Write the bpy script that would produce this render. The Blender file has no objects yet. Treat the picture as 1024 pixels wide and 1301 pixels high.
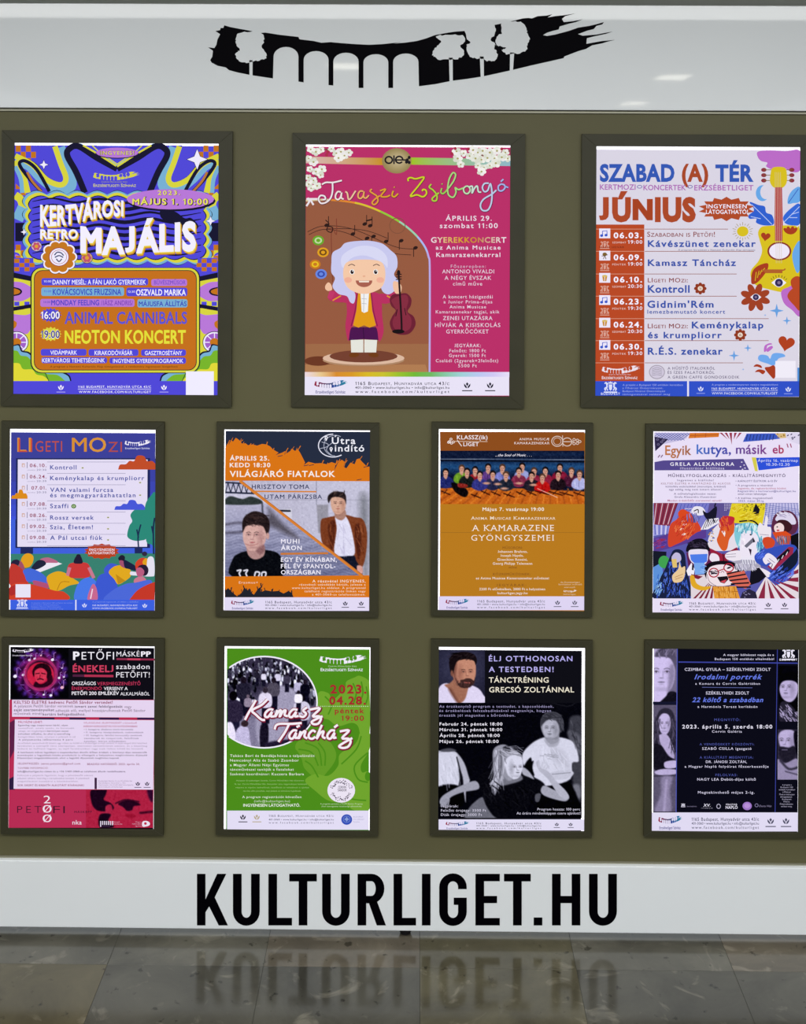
import bpy, math, random
import numpy as np
from mathutils import Vector, Matrix
from mathutils.geometry import tessellate_polygon

random.seed(7)
rng = np.random.default_rng(11)
SC = bpy.context.scene
COL = SC.collection

# ------------------------------------------------------------------ camera
S = 1.0 / 440.0                    # metres per unit of the board's nominal scale
F = 1500.0                         # focal length for a 1024 wide frame
CX, CY = 515.0, 235.0              # principal point (a level camera with a shifted lens)
EYE = Vector((0.0, -F * S, 960.0 * S))
ROLL, YAW = 0.0048, 0.0088
cam_data = bpy.data.cameras.new('camera')
cam = bpy.data.objects.new('camera', cam_data)
COL.objects.link(cam)
cam_data.sensor_fit = 'HORIZONTAL'
cam_data.sensor_width = 36.0
cam_data.lens = 36.0 * F / 1024.0
cam_data.shift_x = (512.0 - CX) / 1024.0
cam_data.shift_y = -(650.5 - CY) / 1024.0
cam_data.clip_start = 0.05
CR = Matrix.Rotation(YAW, 3, 'Z') @ Matrix.Rotation(math.pi / 2, 3, 'X') @ Matrix.Rotation(ROLL, 3, 'Z')
cam.matrix_world = Matrix.Translation(EYE) @ CR.to_4x4()
SC.camera = cam

# ------------------------------------------------------------------ world, exposure, lights
SC.view_settings.view_transform = 'Standard'
SC.view_settings.look = 'None'
SC.view_settings.gamma = 1.0
SC.view_settings.use_curve_mapping = False
SC.view_settings.exposure = 0.0
world = bpy.data.worlds.new('foyer_light')
SC.world = world
world.use_nodes = True
wb = world.node_tree.nodes['Background']
wb.inputs[0].default_value = (0.90, 0.965, 1.0, 1)
wb.inputs[1].default_value = 1.2


def area(name, loc, size, sizey, power, rot=(0, 0, 0), col=(1, 1, 1)):
    l = bpy.data.lights.new(name, 'AREA')
    l.shape = 'RECTANGLE'
    l.size = size
    l.size_y = sizey
    l.energy = power
    l.color = col
    o = bpy.data.objects.new(name, l)
    COL.objects.link(o)
    o.location = loc
    o.rotation_euler = rot
    return o


CEIL = 3.20
area('ceiling_light_front', (0, -2.6, CEIL - 0.06), 5.0, 1.6, 175, col=(0.99, 0.985, 0.96))
area('ceiling_light_back', (0, 1.9, CEIL - 0.06), 4.0, 1.2, 60, col=(1.0, 0.98, 0.94))


# ------------------------------------------------------------------ pixel of the photograph -> point on the wall plane
def plane(u, v, y=0.0):
    d = CR @ Vector(((u - CX) / F, -(v - CY) / F, -1.0))
    t = (y - EYE.y) / d.y
    return EYE.x + d.x * t, EYE.z + d.z * t


CRn = np.array(CR)


def plane_np(u, v, y):
    u = np.asarray(u, float)
    v = np.asarray(v, float)
    D = np.stack([(u - CX) / F, -(v - CY) / F, -np.ones_like(u)], -1) @ CRn.T
    t = (y - EYE.y) / D[..., 1]
    return EYE.x + D[..., 0] * t, EYE.z + D[..., 2] * t


# ------------------------------------------------------------------ materials
def lin(c):
    if isinstance(c, str):
        c = tuple(int(c[i:i + 2], 16) for i in (0, 2, 4))
    return tuple((x / 255 / 12.92) if x / 255 <= 0.04045 else ((x / 255 + 0.055) / 1.055) ** 2.4 for x in c)


def mat(name, col, rough=0.5, spec=0.5, metal=0.0, emit=0.0):
    m = bpy.data.materials.new(name)
    m.use_nodes = True
    b = m.node_tree.nodes['Principled BSDF']
    b.inputs['Base Color'].default_value = (*lin(col), 1)
    b.inputs['Roughness'].default_value = rough
    b.inputs['Specular IOR Level'].default_value = spec
    b.inputs['Metallic'].default_value = metal
    if emit:
        b.inputs['Emission Color'].default_value = (*lin(col), 1)
        b.inputs['Emission Strength'].default_value = emit
    return m


def noisy(m, scale, a, b, detail=6, stretch=(1, 1, 1), bump=0.0):
    nt = m.node_tree
    bs = nt.nodes['Principled BSDF']
    tc = nt.nodes.new('ShaderNodeTexCoord')
    mp = nt.nodes.new('ShaderNodeMapping')
    mp.inputs['Scale'].default_value = stretch
    n = nt.nodes.new('ShaderNodeTexNoise')
    n.inputs['Scale'].default_value = scale
    n.inputs['Detail'].default_value = detail
    r = nt.nodes.new('ShaderNodeValToRGB')
    r.color_ramp.elements[0].position = 0.3
    r.color_ramp.elements[1].position = 0.7
    r.color_ramp.elements[0].color = (*lin(a), 1)
    r.color_ramp.elements[1].color = (*lin(b), 1)
    nt.links.new(tc.outputs['Object'], mp.inputs['Vector'])
    nt.links.new(mp.outputs[0], n.inputs['Vector'])
    nt.links.new(n.outputs[0], r.inputs[0])
    nt.links.new(r.outputs[0], bs.inputs['Base Color'])
    if bump:
        bp = nt.nodes.new('ShaderNodeBump')
        bp.inputs['Strength'].default_value = bump
        bp.inputs['Distance'].default_value = 0.001
        nt.links.new(n.outputs[0], bp.inputs['Height'])
        nt.links.new(bp.outputs[0], bs.inputs['Normal'])
    return m


M_WHITE = noisy(mat('white_gloss_board', (226, 229, 231), 0.03, 0.42), 1.5, (227, 230, 233), (230, 233, 236))
M_OLIVE = noisy(mat('olive_panel', (112, 108, 82), 0.55, 0.3), 3.0, (86, 83, 56), (91, 87, 59), bump=0.02)
M_FRAME = noisy(mat('dark_olive_frame', (66, 66, 46), 0.5, 0.3), 9.0, (49, 48, 32), (54, 52, 35))
M_RIM = mat('frame_bead', (104, 102, 84), 0.4)
M_TRIM = mat('aluminium_trim', (150, 148, 130), 0.4, metal=0.3)
M_BLACK = mat('black_vinyl', (3, 2, 6), 0.4, 0.02)
M_FOOT = mat('black_plastic', (14, 11, 24), 0.4)
M_GREY = noisy(mat('grey_wall', (150, 152, 148), 0.8), 2.0, (62, 64, 60), (70, 72, 70))
M_CEIL = mat('ceiling_paint', (196, 198, 192), 0.9)
M_DIFF = mat('lit_diffuser', (250, 248, 255), 0.5, emit=1.05)
M_LAMP = mat('lamp_glow', (255, 250, 232), 0.5, emit=9.0)

EMIT, DIFF = 0.86, 0.16


def print_mat():
    m = bpy.data.materials.new('backlit_print')
    m.use_nodes = True
    nt = m.node_tree
    b = nt.nodes['Principled BSDF']
    at = nt.nodes.new('ShaderNodeAttribute')
    at.attribute_name = 'ink'
    mx = nt.nodes.new('ShaderNodeVectorMath')
    mx.operation = 'SCALE'
    mx.inputs['Scale'].default_value = DIFF
    nt.links.new(at.outputs['Color'], mx.inputs[0])
    nt.links.new(mx.outputs[0], b.inputs['Base Color'])
    nt.links.new(at.outputs['Color'], b.inputs['Emission Color'])
    b.inputs['Emission Strength'].default_value = EMIT
    b.inputs['Roughness'].default_value = 0.45
    b.inputs['Specular IOR Level'].default_value = 0.04
    return m


M_PRINT = print_mat()


# ------------------------------------------------------------------ object helpers
def tag(o, label=None, cat=None, group=None, kind=None):
    for k, v in (('label', label), ('category', cat), ('group', group), ('kind', kind)):
        if v:
            o[k] = v
    return o


def empty(name, loc):
    o = bpy.data.objects.new(name, None)
    o.empty_display_size = 0.05
    COL.objects.link(o)
    o.location = loc
    return o


def mesh_obj(name, verts, faces, m, parent=None, smooth=False):
    me = bpy.data.meshes.new(name)
    me.from_pydata(verts, [], faces)
    me.materials.append(m)
    me.update()
    o = bpy.data.objects.new(name, me)
    COL.objects.link(o)
    if parent is not None:
        o.parent = parent
        if parent.parent is not None:
            off = parent.location + parent.parent.location
        else:
            off = parent.location
        me.transform(Matrix.Translation(-off))
    return o


def box(name, x0, x1, y0, y1, z0, z1, m, parent=None, bevel=0.0):
    v = [(x, y, z) for x in (x0, x1) for y in (y0, y1) for z in (z0, z1)]
    f = [(0, 1, 3, 2), (4, 6, 7, 5), (0, 4, 5, 1), (2, 3, 7, 6), (0, 2, 6, 4), (1, 5, 7, 3)]
    o = mesh_obj(name, v, f, m, parent)
    if bevel:
        b = o.modifiers.new('bevel', 'BEVEL')
        b.width = bevel
        b.segments = 2
    return o


# ------------------------------------------------------------------ glyph store (built-in font)
_gl = {}
_fc = bpy.data.curves.new('glyph_source', 'FONT')
_fc.fill_mode = 'FRONT'
_fc.resolution_u = 3
_fo = bpy.data.objects.new('glyph_source', _fc)


def _raw(s, off=0.0):
    _fc.body = s
    _fc.offset = off
    me = _fo.to_mesh()
    n = len(me.vertices)
    co = np.empty(n * 3, np.float32)
    me.vertices.foreach_get('co', co)
    fa = [tuple(p.vertices) for p in me.polygons]
    _fo.to_mesh_clear()
    return co.reshape(-1, 3)[:, :2].copy(), fa


_h = _raw('H')[0]
CAP = float(_h[:, 1].max())
_HH = float(_raw('HH')[0][:, 0].max())


def glyph(ch, bold=0.0):
    k = (ch, round(bold, 4))
    if k not in _gl:
        adv = float(_raw('H' + ch + 'H')[0][:, 0].max()) - _HH
        if ch == ' ':
            _gl[k] = (np.zeros((0, 2)), [], 0.28)
        else:
            if ch == '1':                    # a flagged figure one
                w = 0.10 + bold
                co = np.array([(0.16, 0), (0.16 + w, 0), (0.16 + w, CAP), (0.16, CAP), (0.16, CAP - w * .9), (0.02, CAP - 0.16 - w * .6), (0.02, CAP - 0.16), (0.16, CAP)])
                _gl[k] = (co, [(0, 1, 2, 3), (4, 7, 6, 5)], 0.36 + bold * 1.4)
                return _gl[k]
            if ch in 'MWNmw' and bold > 0.008:   # thickened by shifted copies, their sharp joints do not take an outline offset
                c0, f0 = _raw(ch, 0.0)
                n0 = len(c0)
                co = np.concatenate([c0 + np.array([bold * a, 0]) for a in (-1.1, -.55, 0, .55, 1.1)])
                fa = [tuple(i + j * n0 for i in f) for j in range(5) for f in f0]
            else:
                co, fa = _raw(ch, bold)
            if ch == 'J':
                lo = co[:, 1].min()
                co[:, 1] = (co[:, 1] - lo) * (CAP + bold) / (CAP + bold - lo)
                co[:, 0] += 0.03 - co[:, 0].min()
                adv = co[:, 0].max() + 0.07
            _gl[k] = (co, fa, adv + bold * 0.9)
    return _gl[k]


SERIF = {'A': ('b0', 'b1'), 'K': ('b0', 't0', 't1', 'b1'), 'M': ('b0', 't0', 't1', 'b1'), 'R': ('b0', 't0', 'b1'),
         'E': ('b0', 't0'), 'N': ('b0', 't0', 't1'), 'Y': ('t0', 't1', 'b5'), 'I': ('b5', 't5'), 'H': ('b0', 'b1', 't0', 't1'),
         'U': ('t0', 't1'), 'V': ('t0', 't1'), 'T': ('b5',), 'P': ('b0', 't0'), 'L': ('b0', 't0'), 'B': ('b0', 't0'),
         'D': ('b0', 't0'), 'm': ('b0', 'b5', 'b1'), 'n': ('b0', 'b1'), 'r': ('b0',), 'h': ('b0', 'b1'), 'i': ('b5',)}


def layout(s, bold=0.0, caps=False, track=0.0, serif=False):
    x = 0.0
    V, Fa = [], []
    n = 0
    for ch in s:
        k = 1.0
        c = ch
        if caps and ch.islower():
            k = 0.76
            c = ch.upper()
        co, fa, adv = glyph(c, bold)
        if len(co):
            q = co * k
            q[:, 0] += x
            V.append(q)
            Fa += [tuple(i + n for i in f) for f in fa]
            n += len(q)
            if serif and c in SERIF:
                a, b = q[:, 0].min(), q[:, 0].max()
                st = 0.10 * k
                for w in SERIF[c]:
                    px = {'0': a + 0.035, '1': b - 0.035, '5': (a + b) / 2}[w[1]]
                    if c == 'A' or (c in 'YV'):
                        px = {'0': a + 0.02, '1': b - 0.02, '5': (a + b) / 2}[w[1]]
                    yy = 0 if w[0] == 'b' else (CAP - 0.045) * k
                    V.append(np.array([(px - st, yy), (px + st, yy), (px + st, yy + 0.045 * k), (px - st, yy + 0.045 * k)]))
                    Fa.append((n, n + 1, n + 2, n + 3))
                    n += 4
        x += (adv + track) * k
    return (np.concatenate(V) if V else np.zeros((0, 2))), Fa


# ------------------------------------------------------------------ flat print canvas
def catmull(pts, n=6, closed=True):
    P = [np.array(p, float) for p in pts]
    out = []
    m = len(P)
    rg = range(m) if closed else range(m - 1)
    for i in rg:
        p0 = P[(i - 1) % m] if (closed or i > 0) else P[i]
        p1 = P[i]
        p2 = P[(i + 1) % m]
        p3 = P[(i + 2) % m] if (closed or i + 2 < m) else p2
        for k in range(n):
            t = k / n
            out.append(0.5 * ((2 * p1) + (-p0 + p2) * t + (2 * p0 - 5 * p1 + 4 * p2 - p3) * t * t + (-p0 + 3 * p1 - 3 * p2 + p3) * t ** 3))
    if not closed:
        out.append(P[-1])
    return out


STEP = 0.000008


class Canvas:
    """collects flat coloured shapes; coordinates are those of the area being copied"""

    def __init__(self, owner, y):
        self.owner, self.y, self.z = owner, y, 1
        self.name = None
        self.label = None
        self.hold = False
        self.reset()

    def reset(self):
        self.V, self.Fa, self.C, self.n = [], [], [], 0

    def begin(self, name, label=None):
        self.flush()
        self.name, self.label = name, label

    def flush(self):
        if self.n and self.name:
            V = np.concatenate(self.V)
            me = bpy.data.meshes.new(self.name)
            off = self.owner.location
            me.from_pydata((V - np.array(off)).tolist(), [], self.Fa)
            me.materials.append(M_PRINT)
            at = me.color_attributes.new('ink', 'FLOAT_COLOR', 'POINT')
            C = np.concatenate(self.C)
            at.data.foreach_set('color', np.concatenate([C, np.ones((len(C), 1))], 1).astype(np.float32).ravel())
            o = bpy.data.objects.new(self.name, me)
            COL.objects.link(o)
            o.parent = self.owner
            if self.label:
                o['label'] = self.label
            if self.name == 'lettering':
                o['kind'] = 'stuff'
        self.reset()

    def R(self, ox, oy, s):
        self.ox, self.oy, self.s = ox, oy, s

    def add(self, pts, faces, col, adv=True):
        pts = np.asarray(pts, float)
        if len(pts) == 0:
            return
        u = self.ox + pts[:, 0] / self.s
        v = self.oy + pts[:, 1] / self.s
        yy = self.y - self.z * STEP
        X, Z = plane_np(u, v, yy)
        self.V.append(np.stack([X, np.full_like(X, yy), Z], 1))
        if isinstance(col, list):            # gradient along x
            x0, x1 = pts[:, 0].min(), pts[:, 0].max()
            t = (pts[:, 0] - x0) / max(x1 - x0, 1e-6) * (len(col) - 1)
            L = np.array([lin(c) for c in col])
            i = np.clip(t.astype(int), 0, len(col) - 2)
            f = (t - i)[:, None]
            c = L[i] * (1 - f) + L[i + 1] * f
        elif isinstance(col, np.ndarray):
            c = col
        else:
            c = np.tile(np.array(lin(col)), (len(pts), 1))
        self.C.append(c)
        self.Fa += [tuple(i + self.n for i in f) for f in faces]
        self.n += len(pts)
        if adv and not self.hold:
            self.z += 1

    def poly(self, pts, col):
        pts = [tuple(map(float, p)) for p in pts]
        if len(pts) <= 4 and len(pts) > 2 and len(pts) == 3:
            self.add(pts, [(0, 1, 2)], col)
            return
        tri = tessellate_polygon([[Vector((p[0], p[1], 0)) for p in pts]])
        self.add(pts, [tuple(t) for t in tri], col)

    def blob(self, pts, col, n=6):
        self.poly(catmull(pts, n), col)

    def rect(self, x0, y0, x1, y1, col):
        self.add([(x0, y0), (x1, y0), (x1, y1), (x0, y1)], [(0, 1, 2, 3)], col)

    def rrect(self, x0, y0, x1, y1, r, col):
        p = []
        r = min(r, abs(y1 - y0) / 2, abs(x1 - x0) / 2)
        for cx, cy, a in ((x1 - r, y0 + r, -90), (x1 - r, y1 - r, 0), (x0 + r, y1 - r, 90), (x0 + r, y0 + r, 180)):
            for k in range(6):
                t = math.radians(a + k * 18)
                p.append((cx + r * math.cos(t), cy + r * math.sin(t)))
        self.add(p, [tuple(range(len(p)))], col)

    def ell(self, cx, cy, rx, ry, col, n=24, rot=0.0, a0=0, a1=360):
        p = []
        ca, sa = math.cos(math.radians(rot)), math.sin(math.radians(rot))
        full = abs(a1 - a0) >= 360
        for k in range(n if full else n + 1):
            t = math.radians(a0 + (a1 - a0) * k / n)
            x, y = rx * math.cos(t), ry * math.sin(t)
            p.append((cx + x * ca - y * sa, cy + x * sa + y * ca))
        self.add(p, [tuple(range(len(p)))], col)

    def ring(self, cx, cy, rx, ry, w, col, n=28, a0=0, a1=360):
        p, f = [], []
        for k in range(n + 1):
            t = math.radians(a0 + (a1 - a0) * k / n)
            c, s = math.cos(t), math.sin(t)
            p += [(cx + (rx - w) * c, cy + (ry - w) * s), (cx + rx * c, cy + ry * s)]
            if k:
                f.append((2 * k - 2, 2 * k - 1, 2 * k + 1, 2 * k))
        self.add(p, f, col)

    def star(self, cx, cy, r1, r2, n, col, sq=1.0, rot=-90):
        p = []
        for k in range(2 * n):
            r = r1 if k % 2 == 0 else r2
            t = math.radians(rot + 180.0 * k / n)
            p.append((cx + r * math.cos(t), cy + r * math.sin(t) * sq))
        p2 = [(cx, cy)] + p
        self.add(p2, [(0, 1 + k, 1 + (k + 1) % (2 * n)) for k in range(2 * n)], col)

    def line(self, pts, w, col, smooth=True, closed=False, taper=0.0):
        P = catmull(pts, 5, closed) if (smooth and len(pts) > 2) else [np.array(p, float) for p in pts]
        if closed:
            P = P + [P[0]]
        m = len(P)
        out, f = [], []
        for i in range(m):
            a, b = P[max(i - 1, 0)], P[min(i + 1, m - 1)]
            d = b - a
            L = math.hypot(*d) or 1
            nx, ny = -d[1] / L, d[0] / L
            ww = w / 2
            if taper:
                t = i / (m - 1)
                ww *= 1 - taper * abs(2 * t - 1) ** 2
            out += [(P[i][0] + nx * ww, P[i][1] + ny * ww), (P[i][0] - nx * ww, P[i][1] - ny * ww)]
            if i:
                f.append((2 * i - 2, 2 * i - 1, 2 * i + 1, 2 * i))
        self.add(out, f, col)

    def flecks(self, cx, cy, rx, ry, cols, n, ln, w, ang, seed=1):
        """short brush strokes scattered inside an ellipse, all in one layer"""
        r = random.Random(seed)
        self.hold = True
        for _ in range(n):
            t, q = r.uniform(0, 2 * math.pi), math.sqrt(r.random())
            x, y = cx + rx * q * math.cos(t), cy + ry * q * math.sin(t)
            b = math.radians(ang + r.uniform(-14, 14))
            dx, dy = ln / 2 * math.cos(b), ln / 2 * math.sin(b)
            self.line([(x - dx, y - dy), (x + dx, y + dy)], w, r.choice(cols), smooth=False)
        self.hold = False
        self.z += 1

    def lines(self, ls, w, col, **k):
        for l in ls:
            self.line(l, w, col, **k)

    def T(self, s, x0, x1, yb, h, col, bold=0.0, caps=False, it=0.0, rot=0.0, track=0.0, serif=False, warp=None, adv=True):
        """text whose ink runs from x0 to x1 on baseline yb with cap height h"""
        if h < 17:
            bold = min(bold, .009)
        elif h < 22:
            bold = min(bold, .014)
        q, fa = layout(s, bold, caps, track, serif)
        if not len(q):
            return
        q = q.copy()
        q[:, 0] += it * q[:, 1]
        a, b = q[:, 0].min(), q[:, 0].max()
        k = h / CAP
        if x1 is not None and len(s) > 2 and not warp:
            ratio = (x1 - x0) / ((b - a) * k)
            if ratio > 1.06:                 # spread wide lines partly by letter spacing, not only by stretching
                ex = (b - a) * (ratio / ratio ** 0.55 - 1) / (len(s) - 1)
                q, fa = layout(s, bold, caps, track + ex, serif)
                q = q.copy()
                q[:, 0] += it * q[:, 1]
                a, b = q[:, 0].min(), q[:, 0].max()
        X = x0 + (q[:, 0] - a) / (b - a) * (x1 - x0) if x1 is not None else x0 + (q[:, 0] - a) * k
        Y = q[:, 1] * k
        if warp:
            t = (X - x0) / (x1 - x0)
            yb2, h2 = warp(t)
            P = np.stack([X, yb2 - Y / h * h2], 1)
        else:
            P = np.stack([X, yb - Y], 1)
        if rot:
            c, s_ = math.cos(math.radians(rot)), math.sin(math.radians(rot))
            dx, dy = P[:, 0] - x0, P[:, 1] - yb
            P = np.stack([x0 + dx * c - dy * s_, yb + dx * s_ + dy * c], 1)
        self.add(P, fa, col, adv)

    def L(self, rows, x0, y, dy, h, col, w=None, **k):
        """block of small lines: every row is (text, x0, x1)"""
        for i, (s, a, b) in enumerate(rows):
            self.T(s, a, b, y + i * dy, h, col, **k)

    def photo(self, x0, y0, x1, y1, ops, bg, cell=3.6, mask=None):
        nx, ny = int((x1 - x0) / cell) + 1, int((y1 - y0) / cell) + 1
        X, Y = np.meshgrid(np.linspace(x0, x1, nx), np.linspace(y0, y1, ny))
        I = np.tile(np.array(bg, float), (ny, nx, 1))
        ps = Paint(X, Y, I)
        ops(ps)
        I = np.clip((ps.I / 255 - 0.5) * 1.14 + 0.485, 0, 1)
        I = np.where(I <= 0.04045, I / 12.92, ((I + 0.055) / 1.055) ** 2.4)
        idx = np.arange(nx * ny).reshape(ny, nx)
        q = np.stack([idx[:-1, :-1], idx[:-1, 1:], idx[1:, 1:], idx[1:, :-1]], -1).reshape(-1, 4)
        if mask is not None:
            mk = mask(X, Y).ravel()
            q = q[mk[q].all(1)]
        self.add(np.stack([X.ravel(), Y.ravel()], 1), [tuple(r) for r in q.tolist()], I.reshape(-1, 3))


class Paint:
    """soft-edged painting on a grid of samples, for the printed photographs"""

    def __init__(self, X, Y, I):
        self.X, self.Y, self.I = X, Y, I
        self.nz = None

    def mix(self, a, col):
        a = np.clip(a, 0, 1)[..., None]
        self.I = self.I * (1 - a) + np.array(col, float) * a

    def e(self, cx, cy, rx, ry, col, soft=5.0, rot=0, al=1.0):
        c, s = math.cos(math.radians(rot)), math.sin(math.radians(rot))
        dx, dy = self.X - cx, self.Y - cy
        u, v = (dx * c + dy * s) / rx, (-dx * s + dy * c) / ry
        d = (np.sqrt(u * u + v * v) - 1) * min(rx, ry)
        self.mix(al * (0.5 - d / soft), col)

    def g(self, pts, col, soft=5.0, smooth=True, al=1.0):
        P = np.array(catmull(pts, 4) if smooth else pts, float)
        m0 = P.min(0) - soft
        m1 = P.max(0) + soft
        sel = (self.X > m0[0]) & (self.X < m1[0]) & (self.Y > m0[1]) & (self.Y < m1[1])
        if not sel.any():
            return
        x, y = self.X[sel], self.Y[sel]
        d = np.full(x.shape, 1e9)
        ins = np.zeros(x.shape, bool)
        n = len(P)
        for i in range(n):
            a, b = P[i], P[(i + 1) % n]
            e = b - a
            L = e @ e + 1e-9
            t = np.clip(((x - a[0]) * e[0] + (y - a[1]) * e[1]) / L, 0, 1)
            dd = np.hypot(x - a[0] - t * e[0], y - a[1] - t * e[1])
            d = np.minimum(d, dd)
            if a[1] != b[1]:
                cr = ((a[1] > y) != (b[1] > y)) & (x < (b[0] - a[0]) * (y - a[1]) / (b[1] - a[1]) + a[0])
                ins ^= cr
        d = np.where(ins, -d, d)
        A = np.zeros(self.X.shape)
        A[sel] = al * (0.5 - d / soft)
        self.mix(A, col)

    def l(self, pts, w, col, soft=4.0, smooth=True, al=1.0):
        P = catmull(pts, 4, False) if (smooth and len(pts) > 2) else [np.array(p, float) for p in pts]
        d = np.full(self.X.shape, 1e9)
        for a, b in zip(P[:-1], P[1:]):
            e = b - a
            L = e @ e + 1e-9
            t = np.clip(((self.X - a[0]) * e[0] + (self.Y - a[1]) * e[1]) / L, 0, 1)
            d = np.minimum(d, np.hypot(self.X - a[0] - t * e[0], self.Y - a[1] - t * e[1]))
        self.mix(al * (0.5 - (d - w / 2) / soft), col)

    def grain(self, amp, cells=3):
        ny, nx = self.X.shape
        for c in (1, cells):
            r = rng.normal(0, 1, (ny // c + 2, nx // c + 2))
            r = np.repeat(np.repeat(r, c, 0), c, 1)[:ny, :nx]
            self.I = self.I + (r * amp * 0.5)[..., None]

    def face(self, cx, cy, w, dark, light, hair, lip, turn=0.0, mouth=True, shut=False, side=1):
        """features of a printed face; w is half its width, (cx, cy) lies on the bridge of the nose"""
        s = lambda k: max(k * w, 3.2)
        ey = cy - .06 * w
        self.e(cx + side * .78 * w, cy + .2 * w, .3 * w, .85 * w, dark, s(.5), al=.45)
        for sx in (-1, 1):
            ex = cx + turn * .12 * w + sx * .42 * w
            self.e(ex, ey - .02 * w, .26 * w, .15 * w, dark, s(.18), al=.45)
            self.l([(ex - .22 * w, ey - .22 * w), (ex, ey - .29 * w), (ex + .2 * w, ey - .23 * w)], .06 * w, hair, s(.07), al=.8)
            if not shut:
                self.e(ex, ey, .13 * w, .055 * w, light, s(.05), al=.8)
                self.e(ex, ey, .055 * w, .06 * w, (28, 22, 26), s(.05))
            self.l([(ex - .16 * w, ey - .01 * w), (ex, ey - .07 * w), (ex + .16 * w, ey)], .035 * w, (40, 30, 34), s(.05), al=.8)
        nx = cx + turn * .28 * w
        self.l([(cx + side * .1 * w, ey), (nx + side * .13 * w, cy + .36 * w)], .08 * w, dark, s(.14), al=.45)
        self.e(nx, cy + .22 * w, .05 * w, .18 * w, light, s(.1), al=.35)
        self.e(nx, cy + .42 * w, .16 * w, .05 * w, dark, s(.08), al=.75)
        if mouth:
            mx = cx + turn * .2 * w
            self.e(mx, cy + .74 * w, .25 * w, .075 * w, lip, s(.07), al=.85)
            self.l([(mx - .26 * w, cy + .72 * w), (mx, cy + .745 * w), (mx + .26 * w, cy + .71 * w)], .025 * w, dark, s(.04), al=.8)
            self.e(mx, cy + .92 * w, .16 * w, .05 * w, dark, s(.09), al=.4)
        self.e(cx, cy + 1.28 * w, .5 * w, .12 * w, dark, s(.25), al=.4)

    def strands(self, x0, y0, x1, y1, n, ln, ang, cols, w=4, seed=2, al=.6):
        r = random.Random(seed)
        for _ in range(n):
            x, y = r.uniform(x0, x1), r.uniform(y0, y1)
            b = math.radians(ang + r.uniform(-25, 25))
            self.l([(x, y), (x + ln * math.cos(b), y + ln * math.sin(b))], w, r.choice(cols), 4, al=al)

    def grad(self, f, col):
        self.mix(f(self.X, self.Y), col)


# the bridge-and-trees brush stroke, traced once (photo pixels) and reused for every small logo
def _r2(p):
    return [(250 + x / 3.793, y / 3.793) for x, y in p]


def _r3(p):
    return [(500 + x / 3.413, y / 3.413) for x, y in p]


def _arch(x0, x1, top, spring, bot):
    return [(x0, bot), (x0, spring)] + [((x0 + x1) / 2 - (x1 - x0) / 2 * math.cos(math.pi * k / 12), spring - (spring - top) * math.sin(math.pi * k / 12)) for k in range(1, 12)] + [(x1, spring), (x1, bot)]


EMB = (_r2([(90, 150), (113, 145), (115, 135), (128, 135), (133, 122), (160, 130), (200, 138), (240, 145), (275, 152), (290, 160), (330, 157), (400, 168), (490, 178), (494, 188), (500, 190),
            (560, 197), (600, 206), (645, 203), (700, 208), (770, 213), (830, 216), (890, 213), (930, 209), (985, 203)])
       + _r3([(0, 189), (50, 185), (100, 178), (140, 167), (180, 152), (240, 141), (270, 137), (312, 134), (314, 150), (316, 160), (380, 160), (436, 158), (442, 130), (438, 108), (480, 100), (560, 80), (585, 78), (600, 80), (625, 70), (662, 68), (688, 62), (668, 76),
              (700, 70), (740, 66), (790, 58), (745, 70), (730, 82), (738, 96), (778, 92), (820, 84), (790, 96), (760, 103), (720, 115), (716, 128), (690, 134), (665, 142),
              (648, 152), (665, 156), (700, 150), (760, 134), (800, 120), (850, 112), (880, 105), (912, 96), (905, 106), (880, 112), (868, 126), (840, 133), (800, 148), (820, 155), (880, 150), (920, 142), (950, 137), (920, 147), (860, 160),
              (838, 166), (836, 190), (870, 184), (905, 178), (960, 173), (930, 180), (905, 188), (860, 197), (835, 212), (800, 222), (740, 245), (738, 252), (650, 272), (600, 283),
              (517, 303), (450, 318), (390, 331), (320, 342), (255, 350), (180, 365), (110, 374)]))
EMB += list(reversed(_r3(_arch(-2, 108, 232, 268, 374))))[1:-1] + _r2([(946, 424), (923, 424)])
EMB += list(reversed(_r2(_arch(803, 923, 261, 300, 424))))[1:-1] + _r2([(803, 424), (780, 424)])
EMB += list(reversed(_r2(_arch(658, 780, 254, 296, 411))))[1:-1] + _r2([(658, 412), (635, 410)])
EMB += list(reversed(_r2(_arch(515, 635, 246, 288, 395))))[1:-1] + _r2([(515, 397), (490, 393)])
EMB += list(reversed(_r2(_arch(370, 490, 226, 272, 377))))[1:-1] + _r2([(367, 378)])
EMB += _r2([(268, 363), (200, 350), (155, 338), (140, 325), (100, 317), (72, 302), (65, 290), (75, 272), (78, 245), (55, 228), (85, 232), (95, 215), (100, 190), (113, 165)])


def _jag(p, a=3.0):
    r = random.Random(3)
    out = []
    for q in catmull(p, 5):
        out.append((q[0] + r.uniform(-a, a), q[1] + r.uniform(-a, a)))
    return out


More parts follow.
